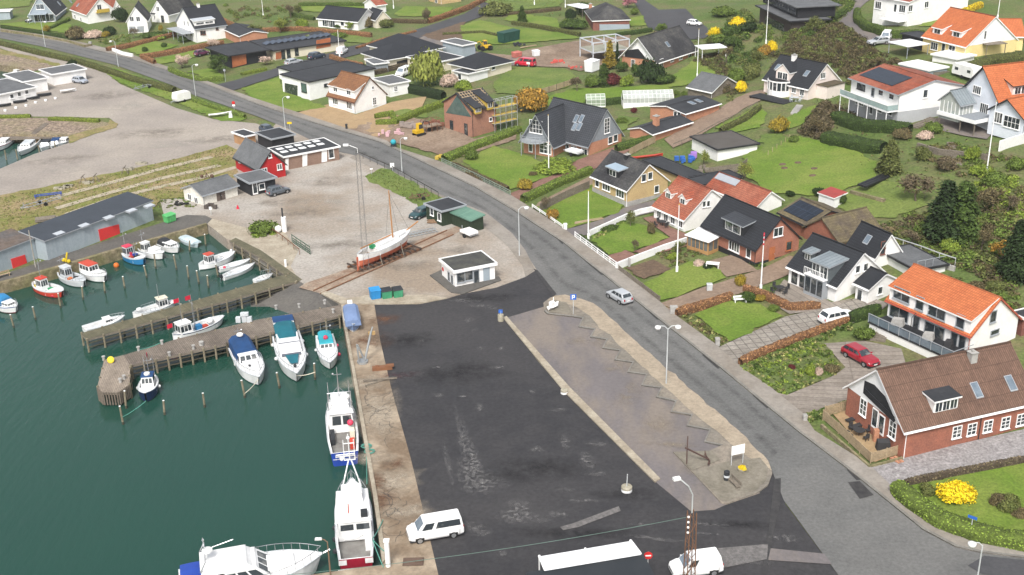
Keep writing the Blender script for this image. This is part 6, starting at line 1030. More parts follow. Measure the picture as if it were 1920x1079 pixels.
b=B('white fishing boat with narrow wheelhouse next to the blue hull',(307,477),(259,463),2.3,.9,'double','white',None,'dark','white',.5,name='fishing_boat',cat='fishing boat');b.cabin(.22,.4,.5,1.6,.35,'white','white',.1,back=True);b.cabin(.55,.82,.6,.55,wins=False,name='foredeck_hood');b.mast(.2,3)
b=B('white motor boat with dark folded hood by the quay corner',(335,467),(298,452),2.2,.8,stripe='white',bottom='dark',tc=.45);b.cabin(.42,.78,.72,.5);b.canopy(.08,.48,.8,.85,'dark',.75);b.rail(.6,.95,.4)
b=B('pale blue covered dinghy at the quay corner, smallest of the row',(372,459),(340,444),1.9,.6,'row','lblue',None,'grey','lblue',.02,name='dinghy',cat='dinghy');b.canopy(.04,.9,.85,.45,'lblue',.6,.4)
b=B('white double ended boat with red roofed wheelhouse near the boatyard',(440,474),(373,497),2.5,.85,'double','white',None,'dark','white',.6,name='fishing_boat',cat='fishing boat');b.cabin(.2,.4,.48,1.7,.3,'white','ored',.1,back=True);b.box(.6,0,.3,1.6,.4,.5,'grey');b.mast(.95,.9,.04,cross=False);b.ball(.93,.2,1.25,.22,'white')
b=B('slim white open boat with a red flag lying outside the boatyard jetty',(471,487),(410,504),1.7,.55,'row','white',None,'grey','white',.75,name='rowing_boat',cat='rowing boat');b.box(.3,0,.25,.3,1.2,.2,'grey');b.box(.55,0,.25,.3,1.2,.2,'grey');b.ball(.15,-.3,.6,.22,'pink');b.outboard()
b=B('slim white open boat nearest the long plank jetty',(478,495),(417,519),1.8,.55,'row','white',None,'grey','white',.72,name='rowing_boat',cat='rowing boat');b.box(.25,0,.25,.3,1.3,.2,'grey');b.box(.5,0,.25,.3,1.3,.2,'grey');b.outboard()
b=B('small white boat with bow rail under the boatyard boardwalk',(511,515),(477,526),1.6,.5,'row','white',None,'grey','white',.5,name='dinghy',cat='dinghy');b.rail(.5,.9,.7)
b=B('low white motor boat behind the outer end of the plank jetty',(234,594),(158,616),2.0,.65,stripe='white',bottom='grey',tc=.5);b.cabin(.48,.72,.66,.5,rake=.8);b.rail(.62,.95,.4)
b=B('white fishing boat with square wheelhouse behind the plank jetty',(330,566),(249,588),2.2,.75,'double','white',None,'dark','white',.8,name='fishing_boat',cat='fishing boat');b.cabin(.58,.8,.62,1.5,.35,'white','cream',.05,back=True);b.rail(.25,.55,.4,4,False);b.mast(.62,2.0,z0=1.9,cross=False);b.radar(.15,1.0,.35)
b=B('fishing boat with turquoise door and red flags between the two jetties',(420,595),(324,628),2.5,.8,'double','white','navy','dark','white',.78,name='fishing_boat',cat='fishing boat');b.cabin(.1,.34,.62,1.7,.3,'white','white',.1,back=True);b.box(.345,-.2,.4,.06,.5,1.2,'turq','cabin_door');b.mast(.42,4.6,.05,flag='flag');b.mast(.2,3.4,z0=2,flag='flag');b.mast(.46,3.8,.04,y=.3,cross=False);b.box(.5,.2,.3,.8,.7,.6,'blue');b.box(.6,-.3,.3,.6,.6,.5,'ored');b.ball(.72,0,1.0,.45,'white','coiled_net');b.mast(.02,1.6,.03,cross=False,flag='flag')
b=B('white motor cruiser with dark blue canvas roof moored at the wide jetty',(486,712),(444,638),3.1,1.15,stripe='white',bottom='navy',tc=.4,name='motor_cruiser',cat='motor cruiser');b.cabin(.36,.62,.8,.9,rake=1.0,wz=(.25,.9),roof='white');b.cabin(.6,.86,.62,.3,wins=False,rake=.9,name='coachroof');b.canopy(.12,.5,.85,1.5,'canvas',1.2,.75);b.rail(.5,.96,.6,7);b.radar(.22,2.9,.4);b.mast(.12,1.6,.05,z0=1.8);b.box(.74,-.35,1.62,.5,.25,.06,'dark','deck_hatch');b.ball(.3,1.6,.7,.22,'white');b.ball(.5,1.6,.7,.22,'white')
b=B('largest white motor cruiser with teal cockpit cover at the wide jetty',(557,706),(530,604),3.5,1.25,stripe='white',bottom='navy',tc=.35,name='motor_cruiser',cat='motor cruiser');b.cabin(.32,.66,.82,.75,rake=1.1,wz=(.1,.2),roof='white');g_=MB();x0,x1=.64*b.L,.5*b.L;g_.hexa([(x0+.35,-1.15,1.42),(x0+.35,1.15,1.42),(x1+.1,1.25,2.05),(x1+.1,-1.25,2.05)],[(x0+.37,-1.15,1.46),(x0+.37,1.15,1.46),(x1+.1,1.25,2.1),(x1+.1,-1.25,2.1)]);g_.build('windscreen',mat('grey_screen',(.12,.13,.16),.3,fv=0),b.root);b.canopy(.12,.42,.78,1.1,'cover',1.3,.75);b.cabin(.02,.14,.8,1.0,roof='canvas',wins=False,name='radar_arch');m=MB();m.hexa([(.68*b.L,-.8,1.66),(.68*b.L,.8,1.66),(.84*b.L,.42,1.74),(.84*b.L,-.42,1.74)],[(.68*b.L,-.8,1.7),(.68*b.L,.8,1.7),(.84*b.L,.42,1.78),(.84*b.L,-.42,1.78)]);m.build('sun_pad',BM['cover'],b.root);b.rail(.55,.96,.55,7);[b.ball(t,s_*1.8,.8,.24,'white')for t in(.35,.6)for s_ in(-1,1)];b.ball(.9,0,1.85,.2,'dark','anchor_winch')
b=B('small white boat with turquoise deck and red buoys beside the big cruiser',(619,684),(608,628),2.4,.95,stripe='white',bottom='dark',tc=.12,name='motor_boat');b.cabin(.2,.52,.74,.75,roof='turq',rake=.5);b.canopy(.05,.2,.7,.5,'turq',1.3,.8);b.ball(.34,0,1.9,.3,'pink','life_ring');b.mast(.14,2.3,.04,y=.3);b.mast(.05,2.0,.04,y=-.4,cross=False);b.rail(.55,.95,.45,6);[b.ball(t,1.32,.5,.22,'pink')for t in(.3,.6)];b.ball(.4,-1.3,.6,.2,'white')
b=B('navy hulled fishing boat with white foredeck at the head of the wide jetty',(272,742),(283,701),2.2,1.05,'double','navy','navy','dark','white',.58,name='fishing_boat',cat='fishing boat',floor=.5);b.cabin(.3,.6,.66,1.2,.9,'white','canvas',.3,back=True);b.radar(.45,2.2,.35);b.mast(.22,3.2,.05,flag='flag');b.mast(.1,2.6,.05,y=.5,cross=False);b.mast(.1,2.6,.05,y=-.5,cross=False);b.ball(.5,1.2,.7,.2,'white');b.ball(.5,-1.2,.7,.2,'white');b.box(.1,.0,.5,.5,.8,.6,'ored')
b=B('blue and white fishing ship with stern facing down, alongside the concrete quay',(635,744),(646,849),3.2,1.5,'ship','royal','white','salmon','white',.46,name='fishing_ship',cat='fishing ship',floor=.75);b.cabin(.44,.74,.84,2.3,.8,'white','white',.25,over=.2,back=True);b.cabin(.48,.7,.62,.9,3.1,'white','white',.3);b.radar(.56,4.2,.45,-.7);b.mast(.6,3.6,.07,z0=4.0);b.mast(.66,2.4,.05,y=1.1,z0=3.1,cross=False);b.mast(.66,2.4,.05,y=-1.1,z0=3.1,cross=False);m=MB();m.tube([(.5*b.L,-1.2,3.1),(.5*b.L,-1.2,5.2),(.5*b.L,1.2,5.2),(.5*b.L,1.2,3.1)],.07);m.build('gantry',BM['steel'],b.root);m=MB();m.tube([(0,-.9,1.4),(-.7,-.9,1.7),(-.7,.9,1.7),(0,.9,1.4)],.05);m.build('stern_frame',BM['steel'],b.root);b.box(.2,-.9,.75,1.4,.5,.6,'red');b.box(.3,-1.0,.75,.8,.5,1.3,'cream');b.box(.33,1.05,.75,2.2,.45,.7,'dark');b.ball(.38,-.9,2.3,.35,'pink');m=MB();m.box(-.03,-.95,1.0,-.012,.95,1.2);m.box(-.02,-1.2,.75,-.008,1.2,.82);m.build('stern_marks',BM['white'],b.root);b.rail(.72,.98,.8,6)
b=B('white and dark red fishing ship lying nearest the lower end of the quay',(660,908),(667,1048),3.4,1.6,'ship','dred','white','dred','white',.3,name='fishing_ship',cat='fishing ship',floor=.8,sheer=.45);b.cabin(.3,.74,.96,2.0,1.0,'white','white',.08,over=.12,tw=.95,back=True,wz=(.55,.85));b.cabin(.52,.68,.6,1.2,3.0,'white','white',.3);b.radar(.8,2.5,.4);b.rail(.72,.985,.9,8);m=MB();x=.88*b.L;m.tube([(x,-.9,2.2),(x+1.0,-.12,4.6)],.07);m.tube([(x,.9,2.2),(x+1.0,.12,4.6)],.07);[m.tube([(x+1.0,-.55,4.6+i*.9),(x+1.0,.55,4.6+i*.9)],.05)for i in range(3)];[m.tube([(x+1.0,s_*.5,4.6),(x+1.0,s_*.5,6.8)],.045)for s_ in(-1,1)];m.tube([(x+1.0,0,4.6),(x+1,0,7.4)],.05);m.ball((x+1.0,.75,4.8),.22);m.ball((x+1.0,0,7.0),.18);m.build('mast_frame',BM['white'],b.root);m=MB();[m.tube([(.12*b.L,s_*1.5,1.6),(.3*b.L,s_*1.5,3.2)],.06)for s_ in(-1,1)];m.tube([(.3*b.L,-1.5,3.2),(.3*b.L,1.5,3.2)],.06);m.build('gantry',BM['steel'],b.root);b.box(.36,-1.0,3.1,.7,.6,.45,'dark');b.box(.24,-1.2,.8,1.6,.6,1.2,'white');m=MB();[m.box(-.04,y-.35,1.05,-.012,y+.35,1.55)for y in(-1.15,1.15)];m.box(-.035,-1.6,.5,-.012,1.6,.62);m.build('stern_marks',BM['white'],b.root);b.box(.46,.4,3.05,1.4,.08,.12,'ored','boat_hook');[b.ball(t,1.8,.9,.25,'dark')for t in(.2,.35,.5)]
b=B('big white flybridge motor yacht cut by the bottom edge',(605,1046),(335,1094),4.4,1.5,stripe='white',bottom='navy',tc=.3,name='motor_yacht',cat='motor yacht');b.cabin(.3,.66,.8,1.3,rake=1.2,wz=(.3,.85));b.cabin(.16,.52,.7,.5,2.75,roof='white',wins=False,rake=1.2,name='flybridge');b.cabin(.6,.82,.6,.3,wins=False,rake=1,name='coachroof');b.rail(.45,.97,.75,10);b.mast(.2,2.4,.06,z0=3.2);b.radar(.22,4.2,.45);b.canopy(.02,.22,.8,1.2,'royal',1.5,.8);m=MB();m.tube([(.16*b.L,-1.5,3.2),(.2*b.L,-1.5,4.1),(.2*b.L,1.5,4.1),(.16*b.L,1.5,3.2)],.05);m.tube([(.16*b.L,1.6,3.2),(.4*b.L,1.4,4.0)],.04);m.build('arch_rail',BM['steel'],b.root);m=MB();m.tube([(b.L+.1,0,b.z(1)),(b.L+.7,0,b.z(1)+.25)],.09);m.build('anchor',BM['steel'],b.root);b.box(.78,-.5,b.z(.78)+.05,.6,.45,.05,'dark','deck_hatch')
# sloop standing on its slip cradle
b=B('white sloop with salmon bottom and tall wooden mast propped up on the slipway',(769,433),(671,480),3.0,1.25,'double','white','white','salmon','white',.28,zw=1.2,wl=.5,name='wooden_sloop',cat='sailing boat',group=None,floor=.45,sheer=.3)
m=MB();m.add([(.5,-.06,-.3),(b.L*.93,-.06,-.3),(b.L*.85,-.06,-1.0),(.35,-.06,-1.1),(.5,.06,-.3),(b.L*.93,.06,-.3),(b.L*.85,.06,-1.0),(.35,.06,-1.1)],[(0,1,2,3),(7,6,5,4),(0,4,5,1),(1,5,6,2),(2,6,7,3),(3,7,4,0)]);m.build('keel',BM['salmon'],b.root);m=MB();m.cbox(-.12,0,.1,.35,.09,2.0);m.build('rudder',BM['salmon'],b.root)
WOODM=mat('varnished_mast',(.42,.2,.07),.45,(.36,.17,.06),1);m=MB();x=.66*b.L;m.tube([(x,0,.9),(x-.25,0,8.6)],.11,0,8,.06);m.build('mast',WOODM,b.root);m=MB();m.tube([(x-.3,0,2.0),(.06*b.L,0,2.1)],.1);m.tube([(b.L-.8,0,1.6),(b.L+1.9,0,2.1)],.09);m.build('boom',WOODM,b.root);b.cabin(.33,.62,.55,.45,wins=False,name='coachroof');b.cabin(.7,.86,.5,.3,wins=False,name='forehatch');b.box(.3,.3,1.2,.7,.6,.5,'green','companionway');m=MB();[m.tube([(x-.2,0,8.2),(x+dx,y,1.35)],.014,0,4)for dx,y in((0,1.3),(0,-1.3),(b.L*.33,0))];m.build('rigging',BM['dark'],b.root)
# marina, upper left
for lab,bw,st_,bm_,cb,rf in(('red striped motor boat in the far marina row, at the left edge',(-6,278),(22,255),2.4,.4,'white'),('largest white motor boat of the far marina row, with a wide windscreen',(36,287),(70,256),2.9,.5,'grey'),('white motor boat with dark cockpit in the far marina row',(78,280),(96,258),2.2,.4,'dark'),('white cabin boat with blue hood in the far marina row',(98,277),(112,256),2.2,.4,'canvas'),('white motor boat nearest the gravel in the far marina row',(112,272),(130,257),2.0,.4,'white')):
 b=B(lab,bw,st_,bm_,.8,stripe='pink' if 'red' in lab else 'white',bottom='navy',tc=.4,group='boats in the far marina');b.cabin(.38,.7,.72,.6,roof=rf,rake=.6);b.rail(.6,.95,.4,4)
b=B('small white boat on the far water behind the black roofed sheds',(42,132),(20,138),1.9,.6,tc=.5,group='boats in the far marina');b.cabin(.4,.7,.7,.5)
# ---------------------------------------------------------------- jetties and mooring posts
PLANK=mat('jetty_planks',(.17,.14,.115),.9,(.12,.1,.08),.5,fine=4,fv=.3,tile=(30,.22,.03),c3=(.22,.185,.15),sc3=.15,tdep=.55);PLANKG=mat('mossy_planks',(.15,.135,.085),.9,(.1,.095,.06),.5,fine=4,fv=.3,tile=(30,.22,.03),tdep=.5);PLANKP=mat('pale_planks',(.3,.25,.2),.9,(.23,.19,.15),.4,fine=4,fv=.25,tile=(30,.2,.03),tdep=.5)
PILE=mat('weathered_pile',(.24,.205,.145),.9,(.15,.13,.085),1.5,fine=6,fv=.3);PILED=mat('wet_pile',(.06,.06,.04),.7,fine=5,fv=.3)
def jetty(label,poly,m,ax,z=.12,piles=(),beams=True,name='jetty'):
 P=[GZ(*p,z)for p in poly];o=P[0];a,b_=P[ax[0]],P[ax[1]];d=(b_-a)[:2];d=d/np.hypot(*d);rt=empty(name,(o[0],o[1],0),0,label,'jetty')
 L2=[(p[0]-o[0],p[1]-o[1])for p in P];t=MB();t.prism(L2,z-.28,z-.012);t.build('frame',WOODG,rt);t=MB();uv=[(-x*d[1]+y*d[0],x*d[0]+y*d[1])for x,y in L2]
 tri=tessellate_polygon([[Vector((x,y,0))for x,y in L2]])
 for f in tri:
  if(Vector(L2[f[1]])-Vector(L2[f[0]])).cross(Vector(L2[f[2]])-Vector(L2[f[0]]))<0:f=f[::-1]
  t.add([(*L2[i],z)for i in f],[(0,1,2)]);t.uv[len(t.f)-1]=[uv[i]for i in f]
 t.build('deck',m,rt)
 for seg,n in piles:
  p,q=GZ(*seg[0],z),GZ(*seg[1],z);bm_=MB();pp,qq=Vector((p[0]-o[0],p[1]-o[1],0)),Vector((q[0]-o[0],q[1]-o[1],0))
  if beams:bm_.tube([pp+Vector((0,0,z-.55)),qq+Vector((0,0,z-.55))],.09,0,4);bm_.tube([pp+Vector((0,0,z-1.1)),qq+Vector((0,0,z-1.1))],.08,0,4);bm_.build('beam',PLANKG,rt)
  for k in range(n):
   c_=pp.lerp(qq,k/(n-1));t=MB();t.tube([(c_.x,c_.y,-3),(c_.x,c_.y,-1.0),(c_.x,c_.y,z+.14)],.13,0,6);t.build('pile',PILE,rt)
 return rt
jetty('long narrow mossy plank jetty, the upper of the two',[(152,625),(162,637),(560,527),(545,512)],PLANKG,(0,3),piles=(((162,637),(555,529),),15)and(((162,637),(555,529)),)and[(((163,637),(556,528)),15),(((153,625),(540,514)),12)])
jetty('wide grey plank jetty leading to the moored motor cruisers',[(232,684),(244,686),(425,645),(480,632),(640,592),(640,572),(480,600),(335,635),(232,666)],PLANK,(4,5)and(1,4),piles=[(((246,686),(425,645)),9),(((425,645),(636,593)),9),(((335,635),(600,579)),9)])
jh=jetty('pale planked pier head with slatted end at the tip of the wide jetty',[(232,666),(195,675),(182,727),(191,737),(222,737),(243,722),(244,686)],PLANKP,(2,5),z=.16,piles=[(((183,726),(196,676)),4),(((243,721),(244,690)),3)])
t=MB();o=jh.location
for a,b_ in(((182,727),(191,737)),((191,737),(222,737)),((222,737),(243,722))):
 p,q=GZ(*a,.16),GZ(*b_,.16);n=max(3,int(np.hypot(*(q-p)[:2])/.28))
 for k in range(n):c_=p+(q-p)*(k+.5)/n;t.cbox(c_[0]-o.x,c_[1]-o.y-.06,-.55,.17,.08,1.6)
t.build('slatted_end',PLANKP,jh)
jetty('plank boardwalk along the boatyard edge of the basin',[(430,452),(436,456),(480,479),(556,531),(566,524),(490,470),(442,446)],PLANKG,(1,3),z=.07,piles=[(((438,457),(554,530)),8)])
PST=[((114,578),'in front of the red hulled boat'),((156,562),'in front of the tall grey wheelhouse'),((197,550),'below the orange red cabin roof'),((234,541),'standing alone in open water below the orange buoy'),((275,521),'in front of the blue hulled boat'),((292,504),'in front of the narrow white wheelhouse'),((331,506),'in front of the dark hooded boat'),((356,473),'beside the pale blue covered dinghy'),((386,462),'between the covered dinghy and the quay corner'),((354,524),'left of the red roofed double ender'),((373,533),'standing below the red roofed double ender'),((391,540),'below the slim white open boats'),((67,600),'between the left edge boat and the plank jetty'),((26,615),'in front of the boat at the left edge'),((384,764),'standing alone below the wide jetty'),((459,746),'at the bow of the blue canvas cruiser'),((231,796),'leftmost below the pier head'),((237,766),'right under the pier head'),((309,778),'right of the navy hulled boat'),((524,728),'between the two motor cruisers'),((591,712),'right of the largest cruiser'),((409,520),'close to the slim open boats')]
for i,((px,py),w_)in enumerate(PST):
 p=GZ(px,py,ZW);rt=empty('mooring_post',p,0,'weathered timber mooring post '+w_,'mooring post','mooring posts in the harbour');tx,ty=rnd.gauss(0,.05),rnd.gauss(0,.05);hh=rnd.uniform(1.7,2.3)
 m=MB();m.tube([(0,0,-2),(0,0,.35)],.13,0,8);m.build('wet_base',PILED,rt);m=MB();m.tube([(0,0,.35),(tx*hh,ty*hh,hh)],.125,0,8,.11);m.build('shaft',PILE,rt);m=MB();m.lathe([(0,0),(.12,0),(.1,.05),(0,.06)],(tx*hh,ty*hh,hh),8);m.build('cap',WHITE2,rt)
def rope(name,pts,sag,r,m,label,cat='rope',zs=None):
 P=[G(*p[:2],p[2])if p[2]>-1 else Vector(GZ(*p[:2],p[2]))for p in pts];o=P[0];mb=MB()
 for a,b_ in zip(P[:-1],P[1:]):mb.tube([a.lerp(b_,i/12)-o-Vector((0,0,sag*4*(i/12)*(1-i/12)))for i in range(13)],r,0,5)
 return tag(mb.build(name,m,loc=o),label,cat)
RP=BM['rope']
for pts,lab in(([(699,1010,1.2),(718,975,.1)],'short green rope from the red fishing ship to the quay, the upper one'),([(699,1012,1.2),(726,1038,.1)],'middle green rope from the red fishing ship to the quay'),([(699,1014,1.2),(719,1064,.1)],'lowest green rope from the red fishing ship to the quay'),([(688,908,.3),(687,855,.1)],'green rope from the bow of the red fishing ship up to the quay'),([(274,752,-.7),(230,782,-.6)],'green rope from the navy hulled boat to a mooring post'),([(484,712,-.6),(459,738,-.5)],'white rope from the blue canvas cruiser to its post'),([(556,705,-.5),(591,698,-.3)],'thin rope from the largest cruiser to its post'),([(262,656,.3),(303,642,.3)],'green rope lying between two bollards on the wide jetty')):
 rope('mooring_rope',pts,.12,.045,RP if 'green' in lab else BM['cream'],lab)
for px,py,c in((687,838,'upper'),(693,848,'lower')):
 m=MB();[m.tube([(math.cos(a)*r_,math.sin(a)*r_*.8,.05+.03*k)for a in np.linspace(0,6.28,12)],.04,0,4)for k,r_ in enumerate((.5,.38,.55))];tag(m.build('rope_coil',RP,loc=G(px,py,.1)),c+' coil of green rope on the quay edge','rope')
def bollard(px,py,lab,m,r=.2,h=.55,z=.12,name='bollard'):
 p=Vector(GZ(px,py,z));mb=MB();mb.lathe([(r*.9,0),(r*.75,h*.7),(r*1.1,h*.78),(r*1.1,h),(0,h)],n=10);tag(mb.build(name,m,loc=p),lab,'bollard','bollards of the jetties')
for px,py,l_ in((260,658,'by the pier head corner'),(304,646,'left of the stacked crates'),(518,580,'behind the largest cruiser'),(561,577,'near the quay end of the wide jetty'),(609,570,'beside the blue covered boat'),(625,587,'above the turquoise decked boat'),(195,676,'at the outer corner of the pier head'),(226,718,'at the lower edge of the pier head'),(233,712,'at the inner edge of the pier head'),(318,668,'on the lower edge of the wide jetty'),(363,655,'in the middle of the wide jetty edge')):bollard(px,py,'stubby grey bollard '+l_,PLINTH)
m=MB();m.lathe([(.3,0),(.42,.05),(.42,.14),(.3,.19)],n=14);o=m.build('life_ring',BM['yellow']);o.location=Vector(GZ(208,675,.5));o.rotation_euler=(1.1,0,0);tag(o,'yellow life ring stand on the pier head','life ring')
m=MB();m.ball((0,0,0),.42);tag(m.build('mooring_buoy',BM['orange'],smooth=True,loc=GZ(218,498,ZW+.2)),'round orange buoy floating off the stone quay','buoy')
m=MB();[m.cbox(i*.7-.7,(i%2)*.3,.35,.6,.5,.7+.2*(i==1))for i in range(3)];m.cbox(.1,.2,1.0,1.0,.5,.4);tag(m.build('fish_crates',BM['grey'],loc=GZ(458,604,.12)),'stack of pale fish crates and tyres on the wide jetty','crates')
m=MB();[m.lathe([(.16,0),(.3,.04),(.3,.14),(.16,.18)],(0,0,.19*i),10)for i in range(3)];tag(m.build('trap_stack',PLINTH,loc=GZ(378,648,.12)),'stack of round fish traps in the middle of the wide jetty','fish traps')
# ---------------------------------------------------------------- lamps, poles, signs
LAMPM=mat('lamp_grey',(.5,.52,.52),.5);GLOBE=mat('lamp_globe',(.78,.78,.77),.35)
def lamp(base,top,label,arms=(-1,),globe=True,pole=LAMPM,base_m=None,name='street_lamp'):
 P=G(*base);h=rise(P,top);rt=empty(name,P,0,label,'street lamp','street lamps along the road');m=MB();m.tube([(0,0,-.2),(0,0,h*.55),(0,0,h)],.085,0,8,.05);m.build('pole',pole,rt)
 for s in arms:
  m=MB();e=h*.16;m.tube([(0,0,h-.05),(s*e*.35,0,h+e*.3),(s*e,0,h+e*.36)],.045,0,6);a=m.build('arm',pole,rt);g_=MB()
  if globe:g_.lathe([(0,-.36),(.22,-.33),(.34,-.12),(.32,.05),(.12,.12),(0,.12)],(s*e,0,h+e*.25),12)
  else:g_.hexa([(s*e-.3,-.14,h+e*.3),(s*e+.3,-.14,h+e*.3),(s*e+.3,.14,h+e*.3),(s*e-.3,.14,h+e*.3)],[(s*e-.26,-.1,h+e*.3+.17),(s*e+.26,-.1,h+e*.3+.17),(s*e+.26,.1,h+e*.3+.17),(s*e-.26,.1,h+e*.3+.17)])
  g_.build('lamp_head',GLOBE,rt,True)
lamp((85,88),43,'street lamp rising from the road hedge in front of the blue gabled house',(1,));lamp((222,125),79,'street lamp by the road opposite the russet garden hedge');lamp((367,180),124,'street lamp by the road near the white box trailer',(1,));lamp((536,252),185,'street lamp beside the tan gravel yard and the yellow sign',(1,));lamp((754,325),262,'street lamp on the grass bank above the boatyard handrail',(1,));lamp((974,480),393,'street lamp on the footway near the harbour office',(1,));lamp((1249,722),617,'tall double armed street lamp in the sandy verge',(-1,1));lamp((1826,1126),1023,'street lamp rising from below the bottom edge by the corner hedge',(-1,))
lamp((622,1100),1016,'lamp on a rusty pole standing by the motor yacht bow',(-1,),False,mat('rusty_pole',(.2,.13,.085),.9))
m=MB();m.tube([(0,0,.1),(.3,.2,1.5)],.13);m.ball((-.3,.1,.4),.3);m.ball((.5,-.2,.3),.28);tag(m.build('fishing_floats',BM['yellow'],loc=G(124,493,.1)),'yellow fishing floats on the edge of the warehouse quay','floats');m=MB();m.box(-2.1,-.3,0,2.1,.3,.16);tag(m.build('white_float',WHITE,loc=GZ(518,546,-1.35),rz=.35),'long white float lying on the slip ramp','float')
P=G(67,502);m=MB();h_=rise(P,432);m.tube([(0,0,-.2),(0,0,h_)],.1,0,8,.07);tag(m.build('wooden_pole',mat('grey_pole',(.34,.32,.28),.8),loc=P),'plain grey pole in front of the old warehouse end','pole')
def lattice(base,top,w0,w1,label,m_,head=None,name='lattice_mast'):
 P=G(*base);h=rise(P,top);rt=empty(name,P,.3,label,'mast');m=MB();C_=[(-1,-1),(1,-1),(1,1),(-1,1)];n=int(h/.9)
 f=lambda k,z:(C_[k%4][0]*(w0+(w1-w0)*z/h)/2,C_[k%4][1]*(w0+(w1-w0)*z/h)/2,z)
 for k in range(4):m.tube([f(k,0),f(k,h)],.045 if head else .022,0,4)
 m.build('frame',m_,rt);m=MB()
 for i in range(n):
  for k in range(4):m.tube([f(k+(i%2),h*i/n),f(k+1-(i%2),h*(i+1)/n)],.025 if head else .011,0,4)
 m.build('bracing',m_,rt)
 if head:
  m=MB();m.tube([(0,0,h-.1),(0,0,h+1.6),(-.4,0,h+2.5),(-1.1,.2,h+3.2)],.06);m.build('arm',LAMPM,rt);m=MB();m.cbox(-1.35,.25,h+3.25,.6,.35,.22);m.build('lamp_head',GLOBE,rt)
  m=MB();[m.lathe([(.04,0),(.1,.03),(.1,.12),(.04,.15)],(-w1/2-.15,-w1/2,h-.3-i*.5),8)for i in range(4)];m.build('insulator',WHITE,rt)
 return P,h
RUSTM=mat('rusty_lattice',(.2,.1,.055),.9,(.14,.075,.045),2);LP,LH=lattice((1291,1106),960,.75,.55,'rusty lattice mast with white lamp in front of the small delivery van',RUSTM,True)
lattice((687,508),288,.75,.5,'tall thin lattice mast beside the sloop on the slipway',mat('grey_lattice',(.16,.155,.15),.8));P=G(687,508);h_=rise(P,284)
m=MB();m.tube([(0,0,h_-.2),(0,0,h_+.4),(-1.2,0,h_+.9)],.05);m.cbox(-1.5,0,h_+.9,.7,.4,.25);tag(m.build('mast_lamp',GLOBE,loc=P),'white lamp head on top of the tall thin mast','lamp')
p1=LP+Vector((-.4,0,LH-.5));p0=Vector(GZ(300,1096,2.0));m=MB();m.tube([p1.lerp(p0,i/24)-Vector((0,0,4*.9*(i/24)*(1-i/24)))-p1 for i in range(25)],.022,0,4);tag(m.build('overhead_cable',mat('cable_green',(.13,.2,.17),.7),loc=p1),'pale green overhead cable crossing from the rusty mast above the quay','cable')
def flagpole(base,top,label,band=False):
 P=G(*base);h=rise(P,top);rt=empty('flagpole',P,0,label,'flagpole','white garden flagpoles');m=MB();m.tube([(0,0,-.2),(0,0,h)],.11,0,8,.05);m.build('pole',TRIMW,rt);m=MB();m.ball((0,0,h),.1);m.build('finial',mat('gilt',(.5,.35,.08),.4)if not band else BM['flag'],rt);m=MB();m.box(-.16,-.1,0,.16,.1,.9);m.build('foot',TRIMW,rt)
 if band:m=MB();[m.tube([(0,0,h*z),(0,0,h*(z+.035))],.085)for z in(.95,.88,.8)];m.build('pennant',BM['flag'],rt)
for b_,t_,l_ in(((1103,449),358,'on the lawn of the white cottage'),((1269,511),384,'in the garden with the dug brown bed, the tallest'),((1849,329),190,'at the foot of the orange roofed house, tilted slightly'),((1307,146),55,'on the lawn beside the gabled brick house'),((1436,82),-4,'on the slope below the dark villa'),((1870,36),-14,'behind the yellow hilltop house'),((1029,325),216,'in front of the grey tiled house'),((637,108),56,'by the white van on the side road'),((494,33),-4,'above the long solar house'),((738,16),-20,'on the far round edged lawn'),((222,34),-4,'beside the rust red roof in the upper left'),((1002,10),-16,'at the far end of the lawn with the young fir'),((1060,14),-20,'left of the hip roofed bungalow')):flagpole(b_,t_,'white flagpole '+l_)
flagpole((1426,546),438,'white flagpole with red and white bands at its top beside the red brick house',True)
def sign(base,top,label,w_,h_,m_,name='road_sign',legs=1,rz=0,sym=None,th=.04,disc=False):
 P=G(*base);H_=rise(P,top);rt=empty(name,P,rz,label,'sign');m=MB()
 for x in([0]if legs==1 else[-w_/2+.08,w_/2-.08]):m.tube([(x,.05,-.1),(x,.05,H_-.05)],.04,0,6)
 m.build('post',LAMPM,rt);m=MB()
 if disc:m.lathe([(0,0),(w_/2,0),(w_/2,th),(0,th)],n=18);o=m.build('sign_plate',m_,rt,loc=(0,0,H_-w_/2));o.rotation_euler=(math.pi/2,0,0)
 else:m.box(-w_/2,-th,H_-h_,w_/2,0,H_);m.build('sign_plate',m_,rt)
 if sym:s=MB();sym(s,H_,h_);s.build('symbol',TRIMW,rt)
def symP(s,H_,h_):
 z0=H_-h_+.1;z1=H_-.1;s.box(-.18,-.06,z0,-.08,-.041,z1);s.box(-.08,-.06,z1-.1,.14,-.041,z1);s.box(-.08,-.06,z1-.38,.14,-.041,z1-.28);s.box(.08,-.0605,z1-.38,.18,-.041,z1)
SB=mat('sign_blue',(.03,.13,.5),.4);SR=mat('sign_red',(.6,.03,.03),.5);SY=mat('sign_yellow',(.7,.5,.02),.5)
sign((1075,592),552,'blue parking sign with a white P on the sandy verge',.75,.75,SB,'parking_sign',sym=symP)
sign((1382,874),835,'blank white billboard on two posts in the sandy verge',1.45,1.0,TRIMW,'billboard',2,.35);sign((440,214),190,'round red and white sign by the verge trailer',.7,.7,SR,disc=True,sym=lambda s,H_,h_:s.box(-.3,-.06,H_-1.05,.3,-.02,H_-.72));sign((1214,1090),1035,'round red no entry sign with white bar beside the booth canopy',.72,.7,SR,disc=True,sym=lambda s,H_,h_:s.box(-.24,-.06,H_-.42,.24,-.041,H_-.3))
